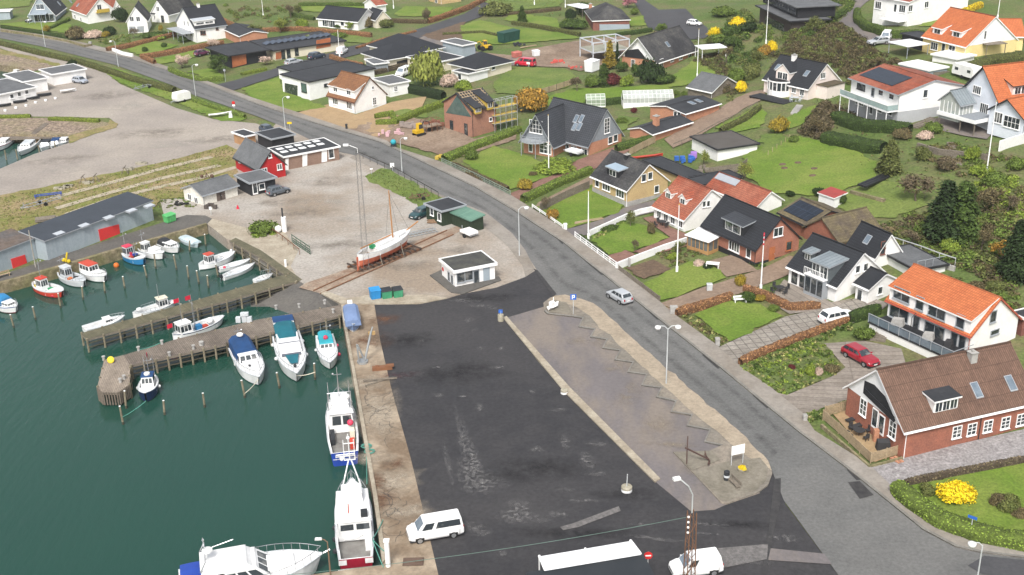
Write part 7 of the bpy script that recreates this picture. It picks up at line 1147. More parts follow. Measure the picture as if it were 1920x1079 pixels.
sign((545,256),229,'yellow sign beside the road above the brick harbour row',.9,.4,SY);sign((736,322),306,'white sign on the edge of the grass bank',.7,.8,TRIMW);sign((1818,1008),968,'blue street name sign at the corner hedge',.8,.28,SB,'street_sign',rz=-.7);sign((697,328),316,'small white cross shaped marker on the grass bank',.5,.2,TRIMW);sign((396,404),388,'small sign on the quay near the green skip',.4,.5,TRIMW)
sign((423,153),130,'small grey sign by the rounded hedge on the side road corner',.5,.5,TRIMG)
# ---------------------------------------------------------------- fences and walls
def fence(pts,h,label,m,post=1.8,rails=(.5,.95),boards=False,pw=.1,name='fence',cat='fence',th=.05,postm=None,bh=.16):
 P=[G(*p)for p in pts];o=P[0];rt=empty(name,o,0,label,cat);r_=MB();npost=0;pm=MB()
 for a,b_ in zip(P[:-1],P[1:]):
  d=(b_-a);L_=d.xy.length;n=max(1,round(L_/post));u=Vector((-d.y,d.x,0)).normalized()*th/2
  for k in range(n):
   A,B_=a.lerp(b_,k/n),a.lerp(b_,(k+1)/n);A.z=H(A.x,A.y);B_.z=H(B_.x,B_.y);A-=o;B_-=o
   if boards:
    nb=int(h/(bh+(.06 if bh<.15 else .03)))
    for j in range(nb):z0=.06+j*(h-.06)/nb;z1=z0+bh;q=[A-u,B_-u,B_+u,A+u];r_.hexa([tuple(p+Vector((0,0,z0)))for p in q],[tuple(p+Vector((0,0,z1)))for p in q])
   else:
    for z in rails:q=[A-u,B_-u,B_+u,A+u];r_.hexa([tuple(p+Vector((0,0,z*h-.07)))for p in q],[tuple(p+Vector((0,0,z*h+.07)))for p in q])
   p_=MB();p_.box(A.x-pw/2,A.y-pw/2,A.z-.3,A.x+pw/2,A.y+pw/2,A.z+h+.03);p_.build('post',postm or m,rt)
 E_=P[-1]-o;p_=MB();p_.box(E_.x-pw/2,E_.y-pw/2,E_.z-.3,E_.x+pw/2,E_.y+pw/2,E_.z+h+.03);p_.build('post',postm or m,rt)
 r_.build('board_panel' if boards else 'rail',m,rt);return rt
def wall(pts,h,w_,label,m,name='garden_wall',cat='wall',cap=None):
 P=[G(*p)for p in pts];o=P[0];w=MB();rings=[]
 for i,p in enumerate(P):
  t=(P[min(i+1,len(P)-1)]-P[max(i-1,0)]);n=Vector((-t.y,t.x,0)).normalized()*w_/2;q=p-o;rings.append([tuple(q-n-Vector((0,0,.4))),tuple(q+n-Vector((0,0,.4))),tuple(q+n+Vector((0,0,h))),tuple(q-n+Vector((0,0,h)))])
 w.loft(rings);return tag(w.build(name,m,loc=o),label,cat)
fence([(1078,446),(1155,503)],.95,'white picket fence with crossed braces in front of the white cottage',TRIMW,1.9,(.25,.55,.92));fence([(998,391),(1055,430)],.7,'low white fence along the lawn of the yellow brick house',TRIMW,2.4,(.6,.95))
fence([(828,306),(890,334),(957,368)],.95,'grey green railing along the pavement in front of the grey tiled house',mat('railing_green',(.2,.25,.2),.7),1.6,(.3,.6,.95));fence([(1160,508),(1237,567)],.85,'grey board fence beside the lawn with the white flagpole',WOODG,2.2,(),True)
fence([(668,293),(735,322),(822,371)],1.0,'long dark handrail between the boatyard and the road',mat('dark_rail',(.06,.055,.05),.7),2.6,(.97,),name='handrail',pw=.08);fence([(1543,787),(1572,812),(1632,868),(1690,851)],1.15,'slatted timber fence around the terrace of the long brick house',WOODT,2.0,(),True,bh=.1);fence([(1546,782),(1605,766)],1.3,'upper slatted timber fence beside the paver drive',WOODT,2.0,(),True,bh=.1)
fence([(1012,398),(1060,374),(1105,354)],1.4,'grey board fence beside the lawn of the yellow brick house',WOODG,2.0,(),True);fence([(1180,292),(1228,268)],1.3,'pale board fence behind the yellow brick house',WOODT,2.0,(),True);fence([(1262,280),(1340,242),(1420,200)],1.0,'wire fence with thin posts along the brown lane',WOODG,2.6,(.95,),pw=.07);fence([(1015,178),(1085,155)],1.3,'board fence with dark posts beside the mown field',WOODT,2.4,(),True,postm=BLACKW);fence([(1330,330),(1388,322),(1400,312)],1.4,'dark board fence around the junk yard behind the garages',WOODG,2.0,(),True)
fence([(1660,455),(1760,490),(1790,500)],1.2,'wire mesh fence below the big firs',LAMPM,2.6,(.05,.95),pw=.06);fence([(1440,292),(1480,262)],.9,'row of pale stakes on the grassy strip',WOODT,1.6,(),pw=.07);fence([(548,455),(582,478)],1.3,'green net fence beside the white tank on the boatyard',mat('net_green',(.08,.13,.09),.8),1.5,(.1,.35,.6,.95),pw=.07);fence([(500,432),(530,452),(562,478)],.9,'rusty handrail on the boatyard behind the boardwalk',RUSTM,2.2,(.95,),pw=.07,name='handrail')
wall([(1106,442),(1140,427),(1172,412),(1200,402),(1228,396)],.85,.25,'white garden wall between the drive and the cottage lawn',WHITE2);wall([(1155,505),(1200,487),(1245,470),(1287,456)],.9,.25,'white garden wall below the red brick path',WHITE2);wall([(212,97),(230,104),(249,108)],.9,.5,'white wall with dark cap in front of the russet hedge',WHITE2);wall([(3,60),(60,68),(127,80),(160,90),(172,87)],.7,.5,'low rubble stone wall between pavement and hedge',STONEW)
wall([(1595,363),(1628,372),(1658,380)],.5,.5,'short dry stone wall on the sloping lawn',STONEW);wall([(1660,470),(1710,488),(1790,508)],.6,.3,'pale retaining wall behind the roof terrace',PLINTH);wall([(1720,278),(1760,290),(1850,300)],.9,.4,'grey retaining wall under the dark deck terrace',WOODG);wall([(1873,283),(1920,268)],1.6,.25,'white wall with brick cap at the right edge',WHITE);wall([(1540,800),(1630,878),(1692,862)],.3,.25,'low stone edge of the timber fenced terrace',STONEW)
for pts,lab in(([(1640,1),(1600,8)],''),):pass
# ---------------------------------------------------------------- harbour furniture
def container(c,f,L_,W_,H_,m,label,name='waste_container',cat='container',lid=None):
 a=G(*c);q=G(*f);rt=empty(name,a,math.atan2(q.y-a.y,q.x-a.x),label,cat);b_=MB();b_.hexa([(-L_/2*.92,-W_/2*.9,.15),(L_/2*.92,-W_/2*.9,.15),(L_/2*.92,W_/2*.9,.15),(-L_/2*.92,W_/2*.9,.15)],[(-L_/2,-W_/2,H_),(L_/2,-W_/2,H_),(L_/2,W_/2,H_),(-L_/2,W_/2,H_)])
 [b_.box(x-.03,-W_/2-.03,.3,x+.03,-W_/2*.9,H_-.05)for x in np.linspace(-L_/2*.8,L_/2*.8,4)];b_.build('body',m,rt);b_=MB();b_.hexa([(-L_/2-.05,-W_/2-.06,H_),(L_/2+.05,-W_/2-.06,H_),(L_/2+.05,W_/2+.05,H_),(-L_/2-.05,W_/2+.05,H_)],[(-L_/2,-W_/2,H_+.1),(L_/2,-W_/2,H_+.1),(L_/2,W_/2,H_+.22),(-L_/2,W_/2,H_+.22)]);b_.build('lid',lid or m,rt)
 for x in(-L_*.36,L_*.36):
  for y in(-W_*.3,W_*.3):w_=MB();w_.lathe([(0,-.04),(.1,-.04),(.1,.04),(0,.04)],n=8);o=w_.build('wheel',TYRE,rt,loc=(x,y,.1));o.rotation_euler=(math.pi/2,0,0)
GC=mat('container_green',(.06,.3,.16),.6);container((704,561),(716,559),1.35,1.1,1.35,mat('container_blue',(.03,.25,.55),.6),'blue waste container, leftmost of the three on the concrete edge');container((725,560),(737,558),1.35,1.1,1.2,GC,'green waste container with dark lid between the blue one and its twin',lid=BM['dark']);container((746,558),(758,556),1.25,1.1,1.2,GC,'green waste container at the right end of the row',lid=BM['dark']);container((319,417),(330,413),1.7,1.1,1.2,mat('skip_green',(.1,.42,.14),.6),'bright green skip at the end of the grey warehouse')
container((954,78),(973,73),6.0,2.4,2.5,mat('dark_green_steel',(.02,.07,.055),.6),'dark green shipping container with white end on the far field','shipping_container');container((1005,106),(1012,105),1.6,1.2,1.3,T_WHITE,'white plastic tank on a pallet at the building site','pallet_tank');container((969,108),(982,105),2.2,1.4,1.2,mat('pale_red_box',(.5,.16,.13),.7),'red and white stacked pallets behind the red van','pallet_stack');container((1110,134),(1123,130),3.2,2.2,2.4,T_WHITE,'white site cabin beside the yellow conifer','site_cabin')
CONCB=mat('cast_concrete',(.36,.33,.26),.9,(.25,.23,.17),1.2,fine=5,fv=.2)
def block(px,py,r,h,lab,pole=0,paint_=WHITE2):
 P=G(px,py);rt=empty('concrete_block',P,0,lab,'concrete block','round concrete blocks of the lot');m=MB();m.lathe([(r,-.05),(r,h*.55)],n=20);m.build('painted_base',paint_,rt);m=MB();m.lathe([(r*1.02,h*.55),(r*1.02,h*.9),(r*.94,h),(0,h)],n=20);m.build('top',CONCB,rt)
 if pole:m=MB();m.tube([(0,0,h),(.05,0,h+pole)],.05);m.build('post',LAMPM,rt)
block(1175,921,.52,.55,'round concrete block with a thin post standing in the dark lot',1.3);block(1058,738,.4,.5,'round white and mossy concrete block on the kerb line');block(939,602,.38,.9,'tall pale concrete block with a blue panel at the top of the parking strip',.5,CONCB)
m=MB();m.cbox(0,0,1.3,.5,.08,.45);tag(m.build('info_panel',SB,loc=G(939,602)),'small blue solar panel on the tall concrete block','panel')
# anchor monument
P=G(1306,868,.15);rt=empty('anchor',P,.5,'rust brown ship anchor leaning on its concrete slab','anchor');AM=mat('anchor_rust',(.085,.05,.04),.9,(.06,.035,.03),2);m=MB();m.tube([(-1.0,.6,1.7),(1.1,-.5,.3)],.09,0,8);m.build('shank',AM,rt);m=MB();m.tube([(1.1-.55,-1.2,.35),(1.15,-.6,.15),(1.3,.3,.35)],.1,0,8,.06);m.tube([(.5,-1.25,.3),(.45,-1.3,.75)],.12,0,5,.02);m.tube([(1.3,.3,.3),(1.3,.4,.8)],.12,0,5,.02);m.build('fluke',AM,rt);m=MB();m.tube([(-1.05,.2,.1),(-.8,.55,1.5),(-.5,.9,2.7)],.06,0,6);m.build('stock',AM,rt)
P=G(1362,901,.13);rt=empty('litter_bin',P,0,'black cylindrical litter bin with grey band on the verge paving','litter bin');m=MB();m.lathe([(.26,0),(.28,.4)],n=14);m.lathe([(.28,.62),(.28,1.0),(.2,1.06),(0,1.06)],n=14);m.build('body',BM['dark'],rt);m=MB();m.lathe([(.285,.4),(.285,.62)],n=14);m.build('band',BM['grey'],rt)
def bench(c,f,label,m_,L_=1.8,back=True,name='bench'):
 a=G(*c,.02);q=G(*f);rt=empty(name,a,math.atan2(q.y-a.y,q.x-a.x),label,'bench');m=MB();[m.box(-L_/2,-.2+.15*i,.43,L_/2,-.08+.15*i,.48)for i in range(3)];m.build('seat',m_,rt)
 for s_ in(-1,1):m=MB();m.box(s_*L_*.4-.04,-.2,-.05,s_*L_*.4+.04,.22,.43);m.build('leg',m_,rt)
 if back:m=MB();m.box(-L_/2,.22,.6,L_/2,.27,.85);[m.box(s_*L_*.4-.03,.22,.43,s_*L_*.4+.03,.27,.6)for s_ in(-1,1)];m.build('backrest',m_,rt)
bench((1376,912),(1386,922),'weathered bench with steel frame on the verge paving',WOODG);bench((1388,567),(1398,566),'white bench at the edge of the square hedged lawn',TRIMW);bench((8,520),(20,517),'brown bench against the old warehouse end',WOODT)
m=MB();m.lathe([(.3,0),(.42,.3),(.36,.32)],n=14);o=m.build('planter',CONCB,loc=G(1391,884,.13));tag(o,'round planter with yellow flowers on the verge paving','planter');b2=inst('flowers',bush_mesh('yellow',0),o,(0,0,.25),sc=(.42,.42,.32))
# white boat sculpture on the verge tip
P=G(1037,580,.15);rt=empty('sculpture',P,.8,'white boat shaped sculpture on the tip of the sandy verge','sculpture');m=MB();m.loft([[(x,-w_,z),(x,w_,z),(x,0,.1)]for x,w_,z in((-.9,.3,.55),(-.3,.42,.45),(.4,.4,.5),(1.0,.06,.8))]);m.build('hull',WHITE,rt);m=MB();m.cbox(-.2,0,.75,.6,.5,.7);m.build('cabin',WHITE,rt);m=MB();m.tube([(.1,0,1.0),(.1,0,1.6)],.05);m.build('funnel',WHITE,rt)
# small quay crane
P=Vector(GZ(680,680,.07));rt=empty('quay_crane',P,.2,'grey steel hand crane on the rusty part of the quay','crane');GS=MATS['galvanised_steel'];m=MB()
for s_ in(-.45,.45):m.tube([(-.4,s_,.1),(-.5,s_,2.2)],.08);m.tube([(.3,s_,.1),(-.4,s_*.8,2.2)],.07)
[m.tube([(-.45,-.45,z),(-.45,.45,z)],.06)for z in(.6,1.2,1.8)];m.build('frame',GS,rt);m=MB();m.tube([(.3,0,.3),(1.3,.6,3.6)],.13,0,8);m.tube([(1.3,.6,3.6),(1.5,.7,4.1)],.08);m.build('jib',GS,rt);m=MB();m.lathe([(0,0),(.65,0),(.65,.25),(0,.25)],n=14);m.build('base',GS,rt);m=MB();m.cbox(1.35,.75,3.3,.8,.35,.35);m.build('counterweight',mat('ochre_block',(.45,.3,.13),.8),rt)
b=B('pale blue covered motor boat standing upright on the corner of the quay',(663,612),(657,579),2.0,.9,'cruiser','cover_blue' if False else 'lblue',None,'grey','lblue',.02,zw=.15,name='covered_boat',group=None);CB=mat('slate_cover',(.17,.24,.4),.7,(.14,.2,.34),.6);b.canopy(.02,.97,.98,1.0,'lblue',.85,.5);[ch.data.materials.__setitem__(0,CB)for ch in b.root.children if ch.name.startswith(('canopy','deck','hull','cockpit'))];m=MB();m.cbox(-.3,0,1.3,.6,.6,1.1);m.build('outboard_motor',WHITE,b.root);m=MB();[m.box(t*b.L-.1,-.8,-.15,t*b.L+.1,.8,.1)for t in(.2,.7)];m.build('cradle',WOODG,b.root)
m=MB();m.cbox(0,0,.2,2.3,.6,.4);m.cbox(-.6,0,.45,.4,.4,.12);m.cbox(.9,0,.46,.9,.6,.14);tag(m.build('steel_box',mat('orange_rust',(.2,.09,.045),.85),loc=GZ(717,693,.07),rz=.12),'long rust orange steel box lying across the quay','steel box')
m=MB();m.tube([(-1.2,-.9,.1),(1.2,.9,.1)],.12,0,4);m.tube([(-1.6,.1,.28),(2.2,.5,.28)],.1,0,4);tag(m.build('crossed_timbers',WOODG,loc=GZ(707,718,.07)),'two crossed timber beams lying on the cracked quay','timber')
m=MB();m.tube([(0,0,0),(0,0,2.6)],.22,0,10);m.cbox(0,0,2.65,.5,.5,.1);tag(m.build('service_post',WHITE,loc=GZ(728,1062,.07)),'white service post by the stern ropes of the red fishing ship','post');m=MB();m.tube([(0,0,0),(0,0,1.0)],.17,0,8);tag(m.build('service_post',WHITE,loc=G(536,500)),'short white post at the land end of the plank jetty','post')
m=MB();m.cbox(0,0,.1,1.8,1.1,.05);m.cbox(.5,.1,.18,.7,.6,.12);tag(m.build('drain_cover',mat('drain_iron',(.12,.08,.06),.9),loc=GZ(775,1055,.05)),'rusty drain cover in the lower quay','drain cover')
# sloop cradle and its rails
P=G(724,486);q=G(769,470);rt=empty('slip_cradle',P,math.atan2(q.y-P.y,q.x-P.x),'long timber slip cradle carrying the white sloop','cradle');m=MB();[m.box(-6,s_-.13,.15,5.6,s_+.13,.42)for s_ in(-1.1,1.1)];m.build('runner',RUSTM,rt);m=MB();[m.box(x-.1,-1.7,.42,x+.1,1.7,.62)for x in np.linspace(-5.6,5.2,12)];m.build('cross_timber',mat('tarred_timber',(.075,.055,.045),.9),rt);m=MB();m.box(-5,-.2,.62,4.8,.2,.75);m.build('keel_block',RUSTM,rt)
for x in(-2.2,1.8):
 for s_ in(-1,1):m=MB();m.tube([(x,s_*1.9,.3),(x,s_*1.25,2.2)],.08,0,5);m.build('prop',WOODG,rt)
for k,(a,b_)in enumerate((((600,551),(850,440)),((588,545),(838,432)))):rope('slip_rail',[(*a,.12),(*b_,.12)],0,.09,RUSTM,('lower','upper')[k]+' iron rail of the slipway','rail')
P=G(790,440);m=MB()
for k in range(2):m.tube([(-2.6,k*.9-.6,.15+k*.1),(2.6,k*.9-.2,.15+k*.1)],.05);[m.tube([(-2.4+i*.6,k*.9-.6,.15),(-2.4+i*.6,k*.9+.2,.2)],.04)for i in range(9)];m.tube([(-2.6,k*.9+.2,.2),(2.6,k*.9+.5,.2)],.05)
tag(m.build('ladder_stack',MATS['galvanised_steel'],loc=P,rz=.45),'aluminium ladders lying behind the bow of the sloop','ladders')
P=G(534,435);rt=empty('white_tank',P,0,'white upright tank with black flue and round drum on the boatyard','tank');m=MB();m.tube([(0,0,0),(0,0,2.4)],.38,0,14);m.build('body',WHITE,rt);m=MB();m.tube([(-.1,0,2.4),(-.1,0,3.8)],.12,0,8);m.build('flue',BM['dark'],rt);m=MB();m.ball((-.9,-.3,.6),.55);m.build('drum',WHITE2,rt)
m=MB();m.lathe([(.25,0),(.25,.04),(.06,.62),(0,.62)],n=10);o=m.build('traffic_cone',BM['flag'],loc=G(446,392));tag(o,'red traffic cone in front of the white storage shed','traffic cone')
m=MB();[m.lathe([(.16,0),(.32,.04),(.32,.18),(.16,.22)],(rnd.uniform(-1,1),rnd.uniform(-.5,.5),.2*(i//4)),10)for i in range(9)];tag(m.build('tyre_heap',TYRE,loc=G(342,385)),'heap of old tyres at the corner of the white storage shed','tyres');m=MB();[m.cbox(rnd.uniform(-1,1),rnd.uniform(-.5,.5),.3+.2*rnd.random(),.6,.4,.5)for i in range(7)];tag(m.build('scrap_heap',mat('scrap',(.09,.075,.065),.9),loc=G(396,391)),'dark scrap heap below the white storage shed','scrap')
m=MB();[m.tube([(rnd.uniform(-1,1),rnd.uniform(-.4,.4),.1+.1*(i//4)),(rnd.uniform(-.2,1.4),rnd.uniform(-.5,.5),.1+.1*(i//4))],.12,0,6)for i in range(14)];tag(m.build('log_pile',mat('firewood',(.22,.14,.085),.9),loc=G(812,418)),'pile of firewood beside the green hut','firewood')
m=MB();m.cbox(0,0,.25,3.4,1.9,.12);m.cbox(-.2,.1,.42,3,1.7,.1);[m.cbox(x,0,.1,.15,1.9,.2)for x in(-1.4,0,1.4)];tag(m.build('raft',WOODG,loc=G(88,414),rz=.3),'grey timber raft lying on the grass behind the warehouse','raft');m=MB();[m.tube([(-2.2,s_,.5),(2.2,s_,.5)],.08)for s_ in(-.4,.4)];[m.tube([(x,-.4,.5),(x,.4,.5)],.07)for x in(-2,0,2)];[m.tube([(x,s_,0),(x,s_,.5)],.06)for x in(-2,2)for s_ in(-.4,.4)];tag(m.build('steel_rack',BM['royal'],loc=G(91,370),rz=.35),'blue steel frame lying on the rough grass','frame')
for i,(px,py,l_)in enumerate(((112,356,'left'),(130,352,'middle'),(165,345,'right'),(240,320,'by the grey trestle'),(265,308,'nearest the car park'))):m=MB();[m.cbox(rnd.uniform(-.8,.8),rnd.uniform(-.4,.4),.2,rnd.uniform(.3,1.2),rnd.uniform(.3,.6),.4)for _ in range(5)];tag(m.build('stone_heap',CONCB,loc=G(px,py)),'small heap of blocks on the rough grass, '+l_,'stone heap','heaps of blocks on the slip grass')
for k,(px,py)in enumerate(((157,344),(180,342),(235,327))):m=MB();[m.tube([(s_*.7,-.3,0),(0,0,1.3),(s_*.7,.3,0)],.05,0,4)for s_ in(-1,1)];m.tube([(0,-1,1.3),(0,1,1.3)],.07,0,4);tag(m.build('trestle',WOODG,loc=G(px,py)),('grey wooden trestle left of its twin','grey wooden trestle beside its twin','grey wooden trestle near the uppermost slip track')[k],'trestle')
m=MB();[m.tube([(math.cos(a)*.5,math.sin(a)*.5,0),(0,0,1.0)],.06,0,4)for a in(0,2,4)];m.ball((.9,0,.4),.35);m.ball((-.9,.2,.4),.3);tag(m.build('old_machine',mat('machine_brown',(.12,.07,.05),.9),loc=G(388,335)),'rusty old engine standing in the grass behind the storage shed','engine')
m=MB();m.loft([[(x,-w_,z),(x,w_,z),(x,0,z-.35)]for x,w_,z in((-2.2,.5,.75),(-1,.6,.65),(.8,.5,.65),(2.6,.05,.85))]);o=m.build('sailing_dinghy',WHITE,loc=G(412,219),rz=.5);tag(o,'white sailing dinghy lying on the verge by the round red sign','dinghy');m=MB();m.hexa([(-.3,-.3,0),(.5,-.3,0),(.5,.4,0),(-.3,.4,0)],[(-.1,-.2,1.3),(.3,-.2,1.5),(.3,.2,1.4),(-.1,.2,1.2)]);tag(m.build('covered_stack',WHITE2,loc=G(432,221)),'white wrapped sail stack next to the sailing dinghy','stack')
for i,(px,py)in enumerate(((10,209),(30,204),(49,200),(67,194),(86,190),(104,186))):m=MB();m.lathe([(.32,0),(.34,.35),(.25,.42),(0,.42)],n=8);tag(m.build('white_stone',WHITE2,loc=G(px,py)),'white painted stone of the row in front of the club sheds','stone','white stones edging the car park')
for i,(px,py,l_)in enumerate(((8,201,'leftmost'),(38,194,'second from the left'),(62,187,'third from the left'),(84,181,'rightmost but one'),(72,170,'between two sheds'))):
 m=MB();m.loft([[(x,-w_,z),(x,w_,z),(x,w_*.7,.25),(x,-w_*.7,.25)]for x,w_,z in((-1.4,.5,.6),(0,.6,.6),(1.0,.4,.65),(1.5,.08,.75))]);tag(m.build('upturned_dinghy',BM['dark'],loc=G(px,py),rz=.4),'dark covered dinghy by the club sheds, '+l_,'dinghy','dinghies stored by the club sheds')
m=MB();m.loft([[(x,-w_,z),(x,w_,z),(x,0,.15)]for x,w_,z in((-1.6,.6,.7),(0,.7,.65),(1.2,.4,.7),(1.8,.05,.8))]);tag(m.build('white_dinghy',WHITE,loc=G(128,174),rz=.6),'white dinghy and mast lying on the gravel beyond the club sheds','dinghy')
# pontoons and piles of the far marina
jetty('dark pontoon along the far marina row',[(-30,258),(132,252),(132,256),(-30,263)],PLANK,(0,1),z=-.4,beams=False,name='pontoon');jetty('dark gangway down the rocks to the far pontoon',[(58,250),(66,252),(92,232),(84,230)],PLANK,(0,3),z=.1,beams=False,name='gangway')
for px,py,l_ in((12,300,'beside the red striped boat'),(33,299,'in front of the largest far boat'),(75,291,'right of the largest far boat'),(105,283,'near the gravel edge')):p=GZ(px,py,ZW);m=MB();m.tube([(0,0,-2),(0,0,1.9)],.13,0,8);tag(m.build('mooring_post',PILE,loc=p),'dark mooring post of the far marina '+l_,'mooring post','mooring posts in the harbour')
# cabinets, blue drum, site clutter
for px,py,m_,l_,s_ in((1263,590,PLINTH,'grey cable cabinet at the corner of the russet hedge',(.9,.4,1.2)),(1345,648,PLINTH,'small grey post box by the chequered drive',(.5,.5,1.0)),(1060,431,TRIMW,'white mail box on the low white fence corner',(.5,.4,1.0)),(1509,790,PLINTH,'small grey lantern post below the paver drive',(.4,.4,.8)),(650,243,BM['dark'],'dark mailbox on the edge of the tan yard',(.4,.4,1.1)),(1330,545,LAMPM,'pale bird table on the flagpole lawn',(.7,.5,1.0)),(1180,500,PLINTH,'small stone column in the dug bed',(.3,.3,1.2)),(170,87,PLINTH,'pale gate post at the drive of the double garage house',(.7,.7,1.2))):
 P=G(px,py);m=MB();a,b_,c_=s_;m.box(-a/2,-b_/2,0,a/2,b_/2,c_*.85);m.hexa([(-a/2-.05,-b_/2-.05,c_*.85),(a/2+.05,-b_/2-.05,c_*.85),(a/2+.05,b_/2+.05,c_*.85),(-a/2-.05,b_/2+.05,c_*.85)],[(-a/2,-b_/2,c_),(a/2,-b_/2,c_),(a/2,b_/2,c_),(-a/2,b_/2,c_)]);tag(m.build('cabinet',m_,loc=P),l_,'cabinet')
P=G(738,276);rt=empty('blue_drum',P,0,'round blue drum on a dark trolley by the pavement','drum');m=MB();m.ball((0,0,.95),.55);m.build('drum',BM['turq'],rt,True);m=MB();m.box(-.5,-.5,.2,.5,.5,.5);m.build('trolley',BM['dark'],rt)
def heap(px,py,n,r,sz,m_,label,name,cat,kindb=True):
 P=G(px,py);g_=np.random.default_rng(int(px+py));m=MB()
 for _ in range(n):x,y=g_.normal(0,r*.5,2);a,b_,c_=g_.uniform(.4,1,3)*sz;m.cbox(x,y*.6,c_/2+g_.uniform(0,.3)*sz,a,b_,c_)
 return tag(m.build(name,m_,loc=P),label,cat)
heap(735,252,14,2.2,.8,mat('pink_wrap',(.55,.36,.38),.8),'pink and white wrapped building material by the pavement','material_heap','building material');heap(768,238,16,2.0,1.0,mat('grey_pallet',(.3,.25,.22),.9),'grey pallets and boxes beside the half finished house','pallets','pallets');heap(815,236,12,2.0,1.0,mat('red_pallet',(.22,.09,.06),.9),'red brown formwork stack left of the half finished house','formwork_stack','formwork');heap(1045,118,10,2.4,.7,mat('barrier_red',(.55,.1,.08),.8),'red and white site barriers on the muddy ground','barriers','barriers');heap(1080,128,7,1.6,.5,mat('barrier_red',(.55,.1,.08)),'orange pipes in front of the steel frame','pipes','pipes');heap(975,85,9,1.8,.7,BM['dark'],'dark rubbish beside the shipping container','rubbish','rubbish');heap(830,297,10,1.8,.8,mat('yellow_tarp',(.5,.36,.06),.7),'yellow tarpaulin heap behind the green railing','tarpaulin','tarpaulin')
heap(1283,303,9,1.6,.9,mat('blue_tarp',(.03,.12,.42),.6),'blue tarpaulin over stored goods behind the yellow brick house','tarpaulin','tarpaulin');heap(1302,297,5,.9,1.1,mat('purple_tarp',(.32,.18,.48),.6),'purple wrapped stack behind the yellow brick house','wrapped_stack','stack');heap(1325,322,12,2.6,.7,WOODG,'grey planks and old boards stacked beside the flat garages','plank_stack','planks')
P=G(1213,297);m=MB();m.loft([[(x,-w_,z),(x,w_,z),(x,0,.1)]for x,w_,z in((-3,.06,.6),(-1.6,.4,.45),(1.6,.4,.45),(3,.06,.6))]);tag(m.build('canoe',BM['red'],loc=P,rz=.3),'red canoe lying behind the yellow brick house roof','canoe')
for k,(px,py,L_,rz_,l_)in enumerate(((1103,415,5.0,.42,'stack of yellow planks lying on the lawn of the yellow brick house'),(990,88,5,.6,'pale planks on the earth of the building site'))):m=MB();[m.box(-L_/2+.1*i,-.35+.16*i,.02+.05*(i%2),L_/2,-.22+.16*i,.12+.05*(i%2))for i in range(5)];tag(m.build('plank_stack',WOODT,loc=G(px,py),rz=rz_),l_,'planks')
m=MB();[m.box(-6,-.8+.55*i,.0,6,-.35+.55*i,.3)for i in range(3)];tag(m.build('pond_liner',mat('black_liner',(.02,.021,.022),.5),loc=G(1655,334),rz=.75),'long black plastic strip on the slope beside the brown conifer','plastic strip')
for px,py in((1468,309),(1497,306),(1528,317),(1472,316),(1525,330)):m=MB();m.ball((0,0,0),.7,sz=.3);tag(m.build('mole_heap',SOIL,loc=G(px,py)),'dark soil heap on the humped lawn','soil heap','soil heaps on the humped lawn')
P=G(1336,503);rt=empty('garden_table',P,-.3,'white plastic garden table on the flagpole lawn','table');m=MB();m.box(-.9,-.5,.7,.9,.5,.75);m.build('tabletop',WHITE,rt)
for x in(-.8,.8):
 for y in(-.4,.4):m=MB();m.box(x-.05,y-.05,0,x+.05,y+.05,.7);m.build('leg',WHITE,rt)
def table_set(px,py,label,m_,dz=0,n=4,r=.6):
 P=G(px,py,dz);rt=empty('garden_table',P,0,label,'table');m=MB();m.lathe([(0,.7),(r,.7),(r,.75),(0,.75)],n=14);m.build('tabletop',m_,rt);m=MB();m.lathe([(.25,0),(.06,.06),(.06,.7)],n=8);m.build('leg',m_,rt)
 for k in range(n):
  a=k*6.283/n+.4;c_=empty('garden_chair',P+Vector((math.cos(a)*(r+.5),math.sin(a)*(r+.5),0)),a-math.pi/2,'chair pulled up to the '+label,'chair','chairs of the '+label);m=MB();m.box(-.24,-.22,.42,.24,.24,.47);m.build('seat',m_,c_);m=MB();m.box(-.24,.2,.47,.24,.25,.95);m.build('backrest',m_,c_);m=MB();[m.box(x-.02,y-.02,0,x+.02,y+.02,.42)for x in(-.2,.2)for y in(-.18,.2)];m.build('legs',m_,c_)
DARKF=mat('dark_rattan',(.04,.04,.042),.7);table_set(1242,424,'round dark table on the cottage terrace',DARKF);table_set(1610,818,'dark table inside the timber fence',DARKF);table_set(1462,548,'dark table on the terrace by the zinc dormer house',DARKF);table_set(1492,190,'pale table on the deck of the pink house',BM['grey'])
for k,(px,py,l_)in enumerate(((1600,790,'upper dark sun lounger inside the timber fence'),(1606,803,'lower dark sun lounger inside the timber fence'))):m=MB();m.box(-.95,-.3,.3,.5,.3,.36);m.hexa([(.5,-.3,.3),(.56,-.3,.36),(.56,.3,.36),(.5,.3,.3)],[(1.0,-.3,.8),(1.05,-.3,.84),(1.05,.3,.84),(1.0,.3,.8)]);[m.box(x-.03,y-.03,0,x+.03,y+.03,.3)for x in(-.8,.4)for y in(-.25,.25)];tag(m.build('sun_lounger',DARKF,loc=G(px,py),rz=.5),l_,'sun lounger')
m=MB();m.hexa([(-.7,-.35,0),(.7,-.35,0),(.7,.35,0),(-.7,.35,0)],[(-.6,-.3,.95),(.6,-.3,.95),(.6,.3,1.1),(-.6,.3,1.1)]);tag(m.build('barbecue',DARKF,loc=G(1655,843)),'black covered barbecue at the corner of the timber fence','barbecue');m=MB();m.cbox(0,0,.7,.5,.5,1.4);tag(m.build('brick_stove',BRICKO,loc=G(1641,828)),'brick garden stove inside the timber fence','stove')
